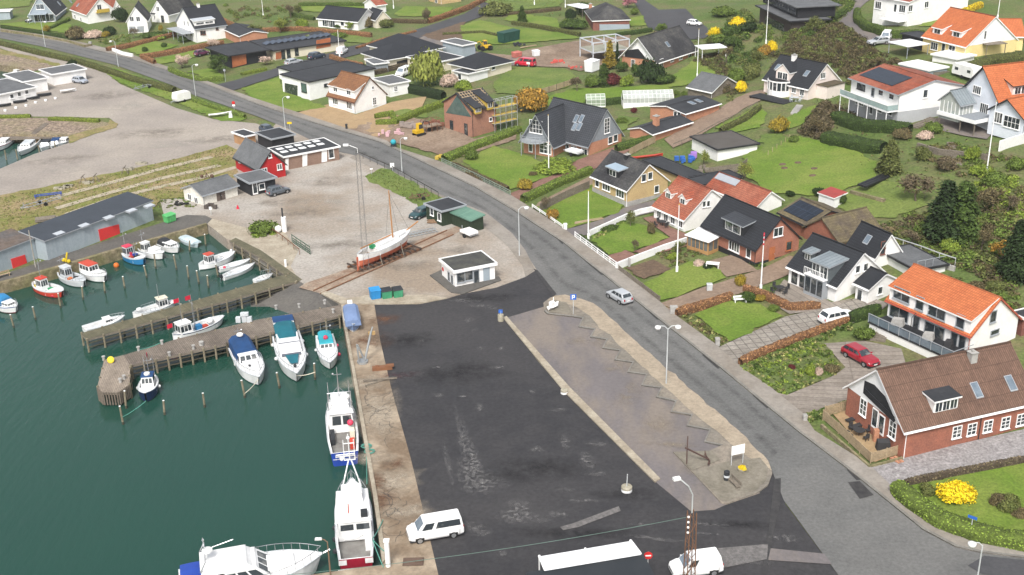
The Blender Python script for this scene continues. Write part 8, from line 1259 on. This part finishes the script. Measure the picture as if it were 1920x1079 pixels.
# steel frame, scaffold, greenhouses
def frame_(c,f,side,L_,W_,H_,label,name,m_,nx,nz,planks=None,r=.07,cat='frame'):
 a=G(*c);q=G(*f);rt=empty(name,a,math.atan2(q.y-a.y,q.x-a.x),label,cat);m=MB()
 for i in range(nx+1):
  x=L_*i/nx;[m.tube([(x,y,-.5),(x,y,H_)],r,0,4)for y in(0,W_)];[m.tube([(x,0,H_*k/nz),(x,W_,H_*k/nz)],r,0,4)for k in range(1,nz+1)]
 m.build('posts',m_,rt);m=MB();[m.tube([(0,y,H_*k/nz),(L_,y,H_*k/nz)],r,0,4)for y in(0,W_)for k in range(1,nz+1)];m.build('beams',m_,rt)
 if planks:m=MB();[m.box(0,.1,H_*k/nz+r,L_,W_-.1,H_*k/nz+r+.06)for k in range(1,nz)];m.build('platform',planks,rt)
 return rt
frame_((1112,118),(1150,112),0,9.5,7,4.6,'bare white steel frame rising from the muddy building site','building_frame',mat('primed_steel',(.55,.58,.62),.5),3,2,mat('site_floor',(.3,.3,.24),.9),.15)
frame_((928,248),(962,238),0,5.5,1.4,6.0,'scaffold with yellow boards at the right of the half finished house','scaffold',mat('scaffold_tube',(.38,.39,.4),.5),4,4,mat('scaffold_board',(.5,.36,.08),.8),.05);frame_((800,252),(836,243),0,3.6,2.2,2.4,'low scaffold with rusty boards at the left of the half finished house','scaffold',RUSTM,3,2,RUST,.05)
def greenhouse(A,C,W_,he,hr,label,m_,base=.5):
 a=G(*A);c=G(*C);rt=empty('greenhouse',a,math.atan2(c.y-a.y,c.x-a.x),label,'greenhouse');L_=(c-a).xy.length;m=MB();pr=[(0,0),(0,he),(W_/2,hr),(W_,he),(W_,0)];m.hexa([(0,y,z)for y,z in pr],[(L_,y,z)for y,z in pr]);m.build('glazing',m_,rt);m=MB();n=max(4,int(L_/.8))
 for i in range(n+1):x=L_*i/n;m.tube([(x,-.02,0),(x,-.02,he+.02),(x,W_/2,hr+.03),(x,W_+.02,he+.02),(x,W_+.02,0)],.035,0,4)
 [m.tube([(0,y,z),(L_,y,z)],.04,0,4)for y,z in((-.02,he+.02),(W_/2,hr+.03),(-.02,he*.5),(W_/4,(he+hr)/2+.03))];m.build('glazing_bars',TRIMW,rt);m=MB();m.box(-.03,-.05,-.5,L_+.03,W_+.05,base);m.build('base',WHITE,rt)
greenhouse((1169,203),(1263,194),4.2,1.9,3.0,'long white greenhouse on the lawn below the gabled brick house',mat('greenhouse_glass',(.42,.44,.42),.15,(.3,.33,.29),.9,fv=0,spec=.7),.9);greenhouse((1100,202),(1135,200),2.6,1.5,2.4,'small faint greenhouse behind the grey tiled roof',mat('mossy_glass',(.2,.26,.18),.3,(.28,.33,.25),1.2,fv=0),.2)
# garden steps
def steps(a,b_,w_,n,m_,label):
 P,Q=G(*a),G(*b_);o=P;d=(Q-P);u=Vector((-d.y,d.x,0)).normalized()*w_/2;m=MB()
 for i in range(n):p=P.lerp(Q,(i+.5)/n)-o;p.z=H(p.x+o.x,p.y+o.y)-o.z;t=d*.36/n;q=[p-u-t,p+u-t,p+u+t,p-u+t];m.hexa([(v.x,v.y,p.z-.2)for v in q],[(v.x,v.y,p.z+.16)for v in q])
 return tag(m.build('garden_steps',m_,loc=o),label,'steps')
steps((1796,312),(1782,268),1.2,11,WOODG,'dark timber steps climbing the slope below the orange roofed house');steps((1712,240),(1752,222),1.6,9,WOODG,'grey timber steps beside the white solar panel house');steps((1645,640),(1655,612),1.8,7,WOODG,'timber steps beside the deck of the orange roofed house');steps((1488,214),(1500,198),1.2,8,PLINTH,'stone steps down from the pink house deck');steps((1675,866),(1688,862),1.2,2,BRICKO,'low brick steps at the door of the long brick house')
# parasol on the deck of the orange roofed house
P=G(1706,628,1.1);rt=empty('parasol',P,0,'folded black parasol on the deck of the orange roofed house','parasol');m=MB();m.tube([(0,0,0),(0,0,2.2),(.5,.2,2.7)],.04);m.build('pole',BM['dark'],rt);m=MB();m.lathe([(.05,0),(.16,.3),(.08,1.3),(0,1.5)],(.5,.2,1.0),8);m.build('canopy',BM['dark'],rt)
for k,(px,py,w_,l_)in enumerate(((1683,609,1.5,'grey covered sofa on the deck of the orange roofed house'),(1740,636,1.3,'grey covered table on the deck of the orange roofed house'),(1778,650,.9,'black covered grill at the end of the deck'))):P=G(px,py,1.05);m=MB();m.hexa([(-w_/2,-.5,0),(w_/2,-.5,0),(w_/2,.5,0),(-w_/2,.5,0)],[(-w_/2*.8,-.4,.75),(w_/2*.8,-.4,.85),(w_/2*.8,.4,.85),(-w_/2*.8,.4,.75)]);tag(m.build('covered_furniture',DARKF if k==2 else PLINTH,loc=P,rz=-.6),l_,'covered furniture')
# ---------------------------------------------------------------- hedges
for pts,wd,ht,k,l_ in(([(0,84),(75,103),(150,119),(250,152),(328,173)],1.5,1.1,'olive','long bushy hedge along the harbour side of the road'),([(362,190),(400,203),(440,215),(460,222)],.9,.8,'fresh','lower road hedge behind the white box trailer'),([(3,54),(65,63),(127,72)],1,.9,'green','clipped hedge in front of the blue gabled house'),([(95,55),(130,38)],1,.8,'mid','short hedge between the two lawns of the upper left'),([(200,97),(218,94),(280,80),(330,67)],1,1.1,'russet','russet hedge above the lawn with two ball bushes'),([(291,121),(266,110),(345,97),(420,83)],1,1.1,'russet','russet hedge between the two narrow lawns'),([(318,133),(340,143),(378,153),(420,151)],1.2,1,'fresh','rounded olive hedge at the side road corner'),([(452,141),(500,131)],1,.6,'lime','yellow flowering border along the side road'),([(410,36),(437,50),(470,60),(562,57),(620,62),(697,69)],1,1,'russet','long russet hedge behind the solar panel house'),([(803,44),(880,17),(910,2)],1.1,1.3,'russet','russet hedge climbing along the side road'),([(718,41),(760,43),(802,44)],.9,1,'brown','brown hedge below the round edged lawn'),([(668,92),(720,75),(780,60)],.8,.5,'russet','low reddish bank of heather along the side road'),([(620,112),(645,121),(682,129)],1,1.3,'russet','short russet hedge beside the grey shed'),([(757,170),(795,178),(832,186)],2,1.6,'dark','dark green hedge behind the white garage'),([(742,233),(790,213),(850,192)],1.3,1.2,'lime','yellow green hedge beside the tan gravel yard'),([(703,223),(735,217),(742,233),(705,234)],1,1,'lime','square yellow green hedge around the bins of the tan yard'),([(703,140),(765,124)],.9,1,'twig','bare brown hedge in front of the hipped bungalow'),([(960,46),(1010,53),(1088,68)],.9,1,'olive','upper low hedge across the far lawns'),([(940,30),(1052,19)],.8,.8,'brown','far brown hedge behind the young fir'),([(1155,69),(1222,59)],1,1,'green','hedge in front of the hip roofed bungalow'),([(1098,196),(1130,197),(1168,193)],1.4,1.2,'green','green hedge left of the long greenhouse'),([(832,303),(890,279),(950,257),(975,247)],1.6,1.2,'fresh','broad hedge between the brick building site and the grey tiled house'),([(850,312),(900,336),(952,358)],1,.8,'brown','brown budding shrubs behind the grey green railing'),([(980,379),(1040,350),(1108,323)],1.3,1.1,'fresh','clipped green hedge along the red brick drive'),([(1155,284),(1222,266)],1.4,1.2,'mid','green hedge by the pale board fence'),([(1268,593),(1320,577),(1372,561)],.8,1,'russet','russet hedge of the square lawn, the outer half'),([(1395,545),(1440,561),(1480,581),(1538,578)],.9,.9,'russet','russet hedge behind the bench of the square lawn'),([(1387,685),(1440,661),(1540,623),(1590,604)],.8,.9,'russet','russet hedge along the chequered drive below the white car'),([(1590,604),(1648,586)],1.2,1.2,'green','green end of the hedge beside the orange roofed house'),([(1680,922),(1715,953),(1765,986),(1830,1009),(1920,1027),(2010,1036)],1.8,1.25,'fresh','broad clipped corner hedge around the lawn with the yellow bush'),([(1695,912),(1800,891),(1925,867)],.35,.8,'twig','thin leafless hedge of stakes along the granite drive'),([(1606,27),(1608,43),(1625,57),(1665,72),(1733,72)],1.6,1.7,'mid','tall curved clipped hedge below the white hilltop house'),([(1797,29),(1840,13)],1.4,1.2,'yellow','yellow hedge behind the hilltop house'),([(1598,12),(1561,40)],1.4,1.2,'mid','hedge on the left of the hilltop drive'),([(1566,223),(1630,243),(1705,250)],3,1.5,'green','thick laurel hedge below the glass balcony'),([(1545,263),(1600,274),(1656,284)],3,1.5,'green','lower laurel hedge above the humped lawn'),([(0,222),(58,221)],1,.7,'lime','yellow green hedge on the rock bank at the left edge'),([(92,226),(140,227),(187,230)],1,.7,'lime','yellow green hedge on the rock bank before the gravel'),([(1085,446),(1137,484)],.8,.6,'green','low dark hedge behind the white picket fence'),([(1815,75),(1905,80)],1.6,1.6,'mid','green hedge at the right of the yellow hilltop house'),([(1800,140),(1850,122),(1920,112)],2.5,1.5,'olive','bushy hedge between the caravan and the yellow house'),([(1880,62),(1930,80)],2,2,'mid','tall hedge at the right edge by the orange annex'),([(830,66),(905,62),(960,74)],.8,.6,'olive','low hedge at the edge of the far green field'),([(545,30),(590,38)],1,1,'mid','clipped hedge left of the white bungalow'),([(1350,250),(1395,228),(1425,205)],1,1,'olive','scrubby hedge along the brown lane'),([(560,12),(690,12)],1,1,'mid','green hedge along the top of the far lawn')):
 hedge(pts,wd,ht,k,l_)
 # ---------------------------------------------------------------- trees
for px,py,w_,h_,k,f,l_ in((1143,130,26,55,'cypress','gold','golden yellow conifer in front of the steel frame'),(1157,124,10,46,'cypress','dark','slim dark cypress beside the golden conifer'),(1132,160,32,42,'conifer','green','green fir left of the gabled brick house'),(979,43,20,33,'conifer','green','young fir standing alone on the far lawn'),(1082,172,34,38,'bare','twig','small bare tree at the end of the board fence'),(1766,448,92,114,'conifer','dark','large dark fir, the left one of the pair on the slope'),(1800,444,84,108,'conifer','green','large green fir, the right one of the pair on the slope'),(1667,322,58,62,'conifer','olive','brownish conifer on the edge of the humped lawn'),(1902,520,80,112,'conifer','dark','dark fir at the right edge above the orange roof'),(1717,378,78,66,'airy','twig','pale flowering apple tree on the slope'),(411,137,36,34,'round','green','round green pine in front of the black house'),(801,43,13,30,'round','twig','ball crowned little tree on the round edged lawn'),(1177,14,24,22,'round','pink','pink blossoming cherry by the turning circle'),(342,128,26,24,'round','blossom','pale blossoming tree at the side road corner'),(400,90,34,24,'airy','blossom','faded pink tree in front of the red shed'),(655,57,13,16,'round','lime','small ball tree before the white bungalow'),(500,122,34,24,'airy','blossom','pale bare tree in front of the long solar house'),(581,88,24,32,'airy','willow','thin budding tree in front of the cream wall'),(1395,345,44,58,'bare','willow','bare yellowish tree by the brown flat shed'),(1320,308,26,40,'airy','willow','budding tree beside the purple stack'),(1024,396,22,40,'bare','twig','thin bare tree on the lawn of the yellow brick house'),(1182,425,28,42,'airy','olive','slender budding tree at the white garden wall'),(1190,472,22,30,'bare','twig','tiny bare tree on the cottage lawn'),(1274,475,24,30,'airy','olive','small budding tree right of the tall flagpole'),(1332,85,20,24,'airy','olive','thin tree beside the white carport'),(1840,470,46,60,'bare','brown','brown bare tree below the big firs'),(1860,395,60,55,'airy','brown','brown leafless thicket tree right of the firs'),(1878,490,44,50,'airy','amber','amber budding tree beside the right edge fir'),(1240,65,18,22,'round','mid','round tree by the grey carport'),(526,62,36,40,'airy','willow','yellow green tree behind the solar panels'),(560,28,26,28,'airy','olive','far budding tree left of the bungalow roof'),(1452,148,40,44,'bare','twig','bare tree left of the pink house ridge'),(1528,64,44,46,'airy','olive','budding tree under the dark villa'),(1420,128,36,46,'airy','olive','budding tree above the tilted shed'),(1362,118,34,40,'bare','brown','bare tree right of the white carport'),(1640,132,44,34,'bare','brown','bare tree on the scrub slope, the lower one'),(1580,104,40,34,'bare','brown','bare tree on the scrub slope, the upper one'),(1890,402,50,50,'bare','twig','bare tree on the overgrown right slope'),(1825,392,40,44,'bare','brown','bare tree behind the big firs'),(1530,252,50,46,'bare','brown','bare brown tree by the laurel hedges'),(1710,462,50,40,'bare','twig','bare tree left of the big firs'),(478,72,34,34,'airy','olive','budding tree behind the black house'),(545,34,30,34,'bare','twig','bare tree left of the far bungalow'),(925,24,34,30,'airy','olive','budding tree above the side road bend'),(1725,30,30,30,'bare','twig','bare tree before the white hilltop house'),(250,72,26,26,'bare','twig','bare tree beside the garage drive')):
 if w_:tree(px,py,w_,h_,k,f,l_)
 # ---------------------------------------------------------------- shrubs
for px,py,w_,h_,k,l_ in((804,166,64,80,'willow','yellow green budding willow between the cream bungalows'),(990,213,66,52,'amber','large amber shrub behind the grey tiled house'),(1216,158,50,52,'dark','dark rounded shrub in front of the gabled brick house'),(1175,163,24,27,'lime','clipped yellow green ball in the red heather bed'),(1150,160,34,26,'red','dark red heather bed before the gabled house'),(1110,165,34,26,'mid','green shrub left of the fir'),(1165,135,26,22,'green','green shrub behind the ball bush'),(1195,145,24,26,'green','green shrub under the white gable'),(1245,158,44,22,'green','low dark shrub right of the rounded one'),(1770,322,38,32,'twig','brown dome shaped shrub on the slope'),(1729,302,32,32,'olive','round olive bush near the dark steps'),(1450,100,20,26,'yellow','yellow forsythia above the pink house'),(1385,58,34,30,'yellow','large yellow forsythia on the slope by the turning circle'),(1340,70,26,23,'yellow','yellow forsythia beside the dark turning circle'),(1432,108,24,26,'amber','amber shrub left of the pink house'),(1389,176,19,28,'yellow','yellow shrub by the brown lane'),(1461,251,38,36,'gold','golden shrub below the pink house lawn'),(1790,943,76,46,'yellow','large bright yellow bush on the corner lawn'),(1822,302,28,34,'lime','yellow green shrub below the dark deck'),(1036,413,24,24,'amber','orange brown shrub on the lawn of the yellow brick house'),(1388,537,22,24,'gold','golden shrub at the end of the gravel drive'),(1780,474,36,28,'lime','lime green shrub at the foot of the firs'),(882,302,30,26,'mid','round fresh green shrub behind the railing'),(1042,324,80,26,'lime','wide yellow green ground shrub before the grey tiled house'),(1145,434,42,14,'green','low shrub along the white garden wall'),(1219,441,18,26,'brown','brown shrub in a dark pot on the cottage lawn'),(1407,568,26,24,'green','dark green round shrub beside the white bench'),(1425,566,18,16,'gold','yellowish shrub right of the bench'),(1378,564,18,14,'lime','lime shrub left of the bench'),(1450,585,24,14,'mid','low shrub inside the russet hedge'),(492,440,50,30,'mid','bright green bush on the edge of the basin'),(1312,500,24,13,'blossom','white flowering shrub near the garden table'),(1325,505,16,14,'dark','dark bush behind the garden table'),(1262,487,20,16,'lime','yellowish shrub right of the flagpole'),(1519,706,24,26,'lime','round yellow green shrub in the flower garden'),(1535,705,16,20,'blossom','pale shrub beside the round yellow one'),(1560,702,30,20,'brown','brown shrub at the corner of the flower garden'),(1485,693,14,12,'red','small red shrub in the flower garden'),(1622,638,40,28,'mid','leafy shrub beside the timber steps'),(1622,792,16,12,'green','small shrub by the slatted fence'),(1740,930,30,24,'olive','olive shrub left of the yellow bush'),(1872,950,32,30,'brown','brown red shrub on the corner lawn'),(1895,962,44,34,'olive','airy olive shrub on the corner lawn'),(1912,972,30,22,'brown','low brown shrub at the right edge of the corner lawn'),(272,98,12,11,'green','clipped ball bush, the left of two on the lawn'),(307,90,12,11,'green','clipped ball bush, the right of two on the lawn'),(88,60,13,13,'gold','golden egg shaped shrub in front of the blue gabled house'),(143,75,36,26,'brown','brown budding shrub on the green bank'),(175,73,34,18,'blossom','pale rock garden shrub'),(206,66,22,18,'dark','dark shrub on the green bank'),(198,70,16,12,'gold','yellow shrub of the rock garden'),(302,60,9,15,'gold','golden columnar shrub by the garage drive'),(226,42,26,30,'dark','dark shrub behind the wooden balcony house'),(135,128,22,18,'dark','dark bush behind the black roofed club shed'),(300,72,60,14,'green','low green bed beside the garage drive'),(343,80,16,14,'green','round bush below the canopy of the white house'),(300,75,24,12,'lime','lime bed in front of the white house'),(530,48,24,14,'green','dark round bush left of the bungalow'),(566,50,30,16,'lime','lime green mound left of the bungalow'),(635,54,14,10,'green','bush under the bungalow window'),(690,52,26,24,'brown','brown shrub at the bungalow gable'),(625,74,46,14,'mid','ring shaped border of the little round garden'),(725,52,30,18,'olive','olive shrub right of the bungalow'),(930,30,56,26,'olive','large olive shrub above the side road'),(1090,24,28,22,'green','green shrub left of the hipped bungalow'),(1072,40,22,26,'dark','dark shrub under the white canopy'),(1075,55,50,22,'green','green bed left of the hipped bungalow'),(1060,52,14,18,'mid','conical shrub of the green bed'),(1070,34,10,14,'gold','golden shrub of the green bed'),(1190,28,16,14,'mid','small shrub by the turning circle'),(1352,32,52,22,'mid','mounded shrub above the turning circle'),(1365,70,44,26,'green','green shrub below the large forsythia'),(1340,84,40,22,'mid','green shrub below the smaller forsythia'),(1375,90,34,26,'green','dark green shrub above the lane'),(1405,62,34,26,'dark','dark shrub right of the large forsythia'),(1380,160,36,34,'mid','big green shrub by the tilted shed'),(1350,175,36,24,'brown','brown shrub behind the tilted shed'),(1405,150,40,36,'olive','olive shrub at the left of the pink house deck'),(1270,180,12,12,'mid','ball bush right of the greenhouse'),(1282,180,11,11,'mid','second ball bush right of the greenhouse'),(1270,188,10,10,'mid','lower ball bush right of the greenhouse'),(1165,232,22,14,'mid','low shrub of the kitchen garden'),(1188,212,12,12,'red','reddish shrub by the greenhouse'),(838,165,34,30,'blossom','pale blossoming shrub under the willow'),(870,172,34,24,'lime','yellow green shrub below the cream bungalow'),(985,357,30,24,'gold','golden shrub at the brick drive'),(1000,330,16,10,'brown','dark shrub in the bed of the grey tiled house'),(1483,369,18,14,'dark','dark bush left of the red roofed garden shed'),(1535,368,26,18,'dark','dark bush behind the red roofed garden shed'),(1577,385,20,24,'green','rounded bush right of the red roofed garden shed'),(1487,268,20,16,'mid','small round tree like bush on the lawn edge'),(1748,250,34,24,'mid','green shrub by the timber steps'),(1735,262,30,18,'blossom','pale shrub above the retaining wall'),(1690,262,34,24,'brown','brown shrub below the laurel hedge'),(1905,320,40,26,'mid','green shrub on the right edge slope'),(1840,330,44,26,'lime','yellowish creeper below the white flagpole'),(1868,352,50,32,'mid','green shrub on the thatched corner'),(1800,555,26,16,'mid','bush behind the orange roof'),(1830,545,36,20,'brown','brown garden bed behind the orange roof'),(1868,545,40,22,'olive','olive bush behind the orange roof'),(1510,60,0,0,'x','')):
 if w_:bush(px,py,w_,h_,k,l_)
 # ---------------------------------------------------------------- thickets and beds nobody could count
def thicket(poly,n,sz,kinds,label,hs=.9,seed=1):
 P=[Vector(G(*p))for p in poly];g_=np.random.default_rng(seed);lo=[min(p[i]for p in P)for i in(0,1)];hi=[max(p[i]for p in P)for i in(0,1)];q=np.c_[g_.uniform(lo[0],hi[0],n*5),g_.uniform(lo[1],hi[1],n*5)]
 q=q[inpoly(q,[(p.x,p.y)for p in P])][:n];z=hts(q);parts=[]
 for(x,y),zz in zip(q,z):
  r_=sz*g_.uniform(.55,1.3);k=int(90*min(2.2,r_));d=g_.normal(0,1,(k,3));d[:,2]=np.abs(d[:,2]);d/=np.linalg.norm(d,axis=1)[:,None]
  parts.append((leaves('l',np.array([x,y,zz])+d*r_*g_.uniform(.6,1.05,(k,1))*[1,1,hs],d,.12+.06*min(1.5,r_),None,abs(int(x*7+y)),.7),None,int(g_.integers(0,len(kinds)))))
 return tag(inst('undergrowth',mesh_np('undergrowth',parts,[FOL[k]for k in kinds])),label,'undergrowth',kind='stuff')
for poly,n,sz,kinds,l_,hs in(([(1440,112),(1500,60),(1560,40),(1600,62),(1640,95),(1690,120),(1660,150),(1590,160),(1560,125),(1480,108)],700,.95,('bramble','olive','bramble'),'brown scrub on the slope above the pink house',.8),([(1395,20),(1450,60),(1445,105),(1400,150),(1370,120),(1345,80),(1360,45)],150,1.1,('olive','green','mid'),'green scrub on the slope below the dark villa',.8),([(1500,250),(1545,195),(1600,220),(1560,232),(1535,262)],260,.9,('bramble','twig','bramble'),'brown thicket beside the laurel hedges',.9),([(1500,20),(1560,0),(1600,10),(1555,50),(1510,80),(1460,80)],110,1.3,('mid','olive','green'),'green ivy slope beside the dark villa',.9),([(1690,400),(1740,470),(1830,520),(1900,545),(1920,430),(1900,380),(1830,400)],300,1.0,('bramble','olive','mid'),'brown undergrowth around the big firs',.6),([(1820,335),(1900,330),(1960,400),(1900,440),(1850,400)],90,1.0,('brown','olive','lime'),'overgrown slope right of the firs',.6),([(1600,410),(1690,420),(1745,480),(1680,480)],70,.8,('twig','brown','olive'),'bramble patch above the roof terrace',.5),([(1740,275),(1800,270),(1900,300),(1890,330),(1790,330),(1740,310)],70,.7,('olive','mid','brown'),'planted slope below the dark deck',.5),([(1385,690),(1400,677),(1530,620),(1545,648),(1584,690),(1561,704),(1475,740),(1447,729)],420,.3,('mid','flowers','green','mid','lime'),'low flowering beds beside the red car',.8),([(1400,680),(1530,622),(1600,606),(1610,612),(1540,640),(1420,690)],90,.4,('mid','flowers','green'),'green strip of flowers below the russet hedge',.8),([(1508,779),(1560,765),(1605,743),(1604,758),(1550,780),(1518,790)],70,.32,('mid','green','flowers'),'planted strip beside the timber fence',.8),([(1238,572),(1302,592),(1345,628),(1366,642),(1350,650),(1300,612)],70,.28,('olive','brown','flowers'),'low border plants between pavement and square lawn',.7),([(1375,478),(1418,500),(1440,500),(1380,470)],40,.35,('mid','green'),'plants along the wall of the red brick house',.8),([(1225,470),(1285,455),(1325,485),(1290,490),(1260,500)],60,.35,('olive','brown','mid'),'kitchen garden plants below the white wall',.6),([(1110,442),(1170,412),(1175,418),(1120,450)],40,.35,('green','mid','flowers'),'flower border along the white garden wall',.7),([(1460,255),(1480,230),(1545,205),(1535,250),(1490,262)],0,1,('mid',),'',1),([(1300,115),(1345,95),(1400,160),(1370,190),(1345,140)],140,.8,('bramble','olive'),'dark shrubs above the tilted shed',.7),([(190,70),(250,62),(240,85),(180,82)],60,.5,('mid','flowers','olive'),'rock garden plants on the green bank',.6),([(1700,545),(1900,560),(1915,590),(1880,560),(1740,530)],0,1,('mid',),'',1),([(560,10),(420,10),(440,40),(560,50)],60,.9,('olive','mid','brown'),'far garden shrubs at the top edge',.8),([(930,-5),(1060,-8),(1060,-2),(930,2)],30,1.0,('olive','mid'),'far shrubs at the top middle',.8),([(1700,555),(1780,520),(1900,545),(1925,600),(1870,575)],70,.6,('olive','brown','mid'),'garden beds behind the orange roof',.6),([(470,440),(520,428),(515,440),(480,448)],30,.5,('mid','lime'),'bright creeper over the basin edge',.8),([(300,376),(345,372),(375,388),(350,392),(310,392)],30,.3,('olive','mid'),'weeds around the white storage shed',.7)):
 if n:thicket(poly,n,sz,kinds,l_,hs,n+int(poly[0][0]))
 # loose tufts of the rough grass
def tufts(poly,n,kinds,label,sz=.22):
 P=[Vector(G(*p))for p in poly];g_=np.random.default_rng(n);lo=[min(p[i]for p in P)for i in(0,1)];hi=[max(p[i]for p in P)for i in(0,1)];q=np.c_[g_.uniform(lo[0],hi[0],n*3),g_.uniform(lo[1],hi[1],n*3)];q=q[inpoly(q,[(p.x,p.y)for p in P])][:n]
 C=np.repeat(np.c_[q,hts(q)+.08],4,0)+g_.normal(0,.16,(len(q)*4,3))*[1,1,.3];k=g_.integers(0,len(kinds),len(C));parts=[(leaves('l',C[k==i],np.tile([0,0,.5],((k==i).sum(),1)),sz*.5,None,i,.8),None,i)for i in range(len(kinds))]
 tag(inst('grass_tufts',mesh_np('grass_tufts',parts,[FOL[k_]for k_ in kinds])),label,'grass',kind='stuff')
tufts([(0,372),(225,325),(425,275),(450,290),(345,372),(285,395),(50,440),(0,456)],2200,('olive','mid','lime','brown'),'tufts of the rough grass around the slip tracks');tufts([(685,332),(715,318),(822,370),(842,380),(796,390),(732,357)],500,('mid','olive'),'tufts on the grass bank by the handrail');tufts([(190,130),(310,164),(440,214),(460,222),(415,227),(225,157)],600,('mid','olive'),'tufts on the verge behind the trailers')
tufts([(860,10),(1000,-10),(1440,100),(1560,240),(1640,340),(1900,440),(1920,300),(1440,120),(1180,60)],2500,('olive','mid','brown'),'tufts of the unmown hillside',.35)
# thin spring haze over the whole place
hb=MB();hb.box(-1800,-200,-6,1800,1500,68);hm=bpy.data.materials.new('haze');hm.use_nodes=True;n_=hm.node_tree.nodes;n_.remove(n_['Principled BSDF']);pv=n_.new('ShaderNodeVolumePrincipled');pv.inputs['Color'].default_value=(.92,.95,1,1);pv.inputs['Density'].default_value=.0001;hm.node_tree.links.new(pv.outputs[0],n_['Material Output'].inputs['Volume'])
tag(hb.build('haze',hm),'thin pale haze over village and harbour','haze',kind='stuff')
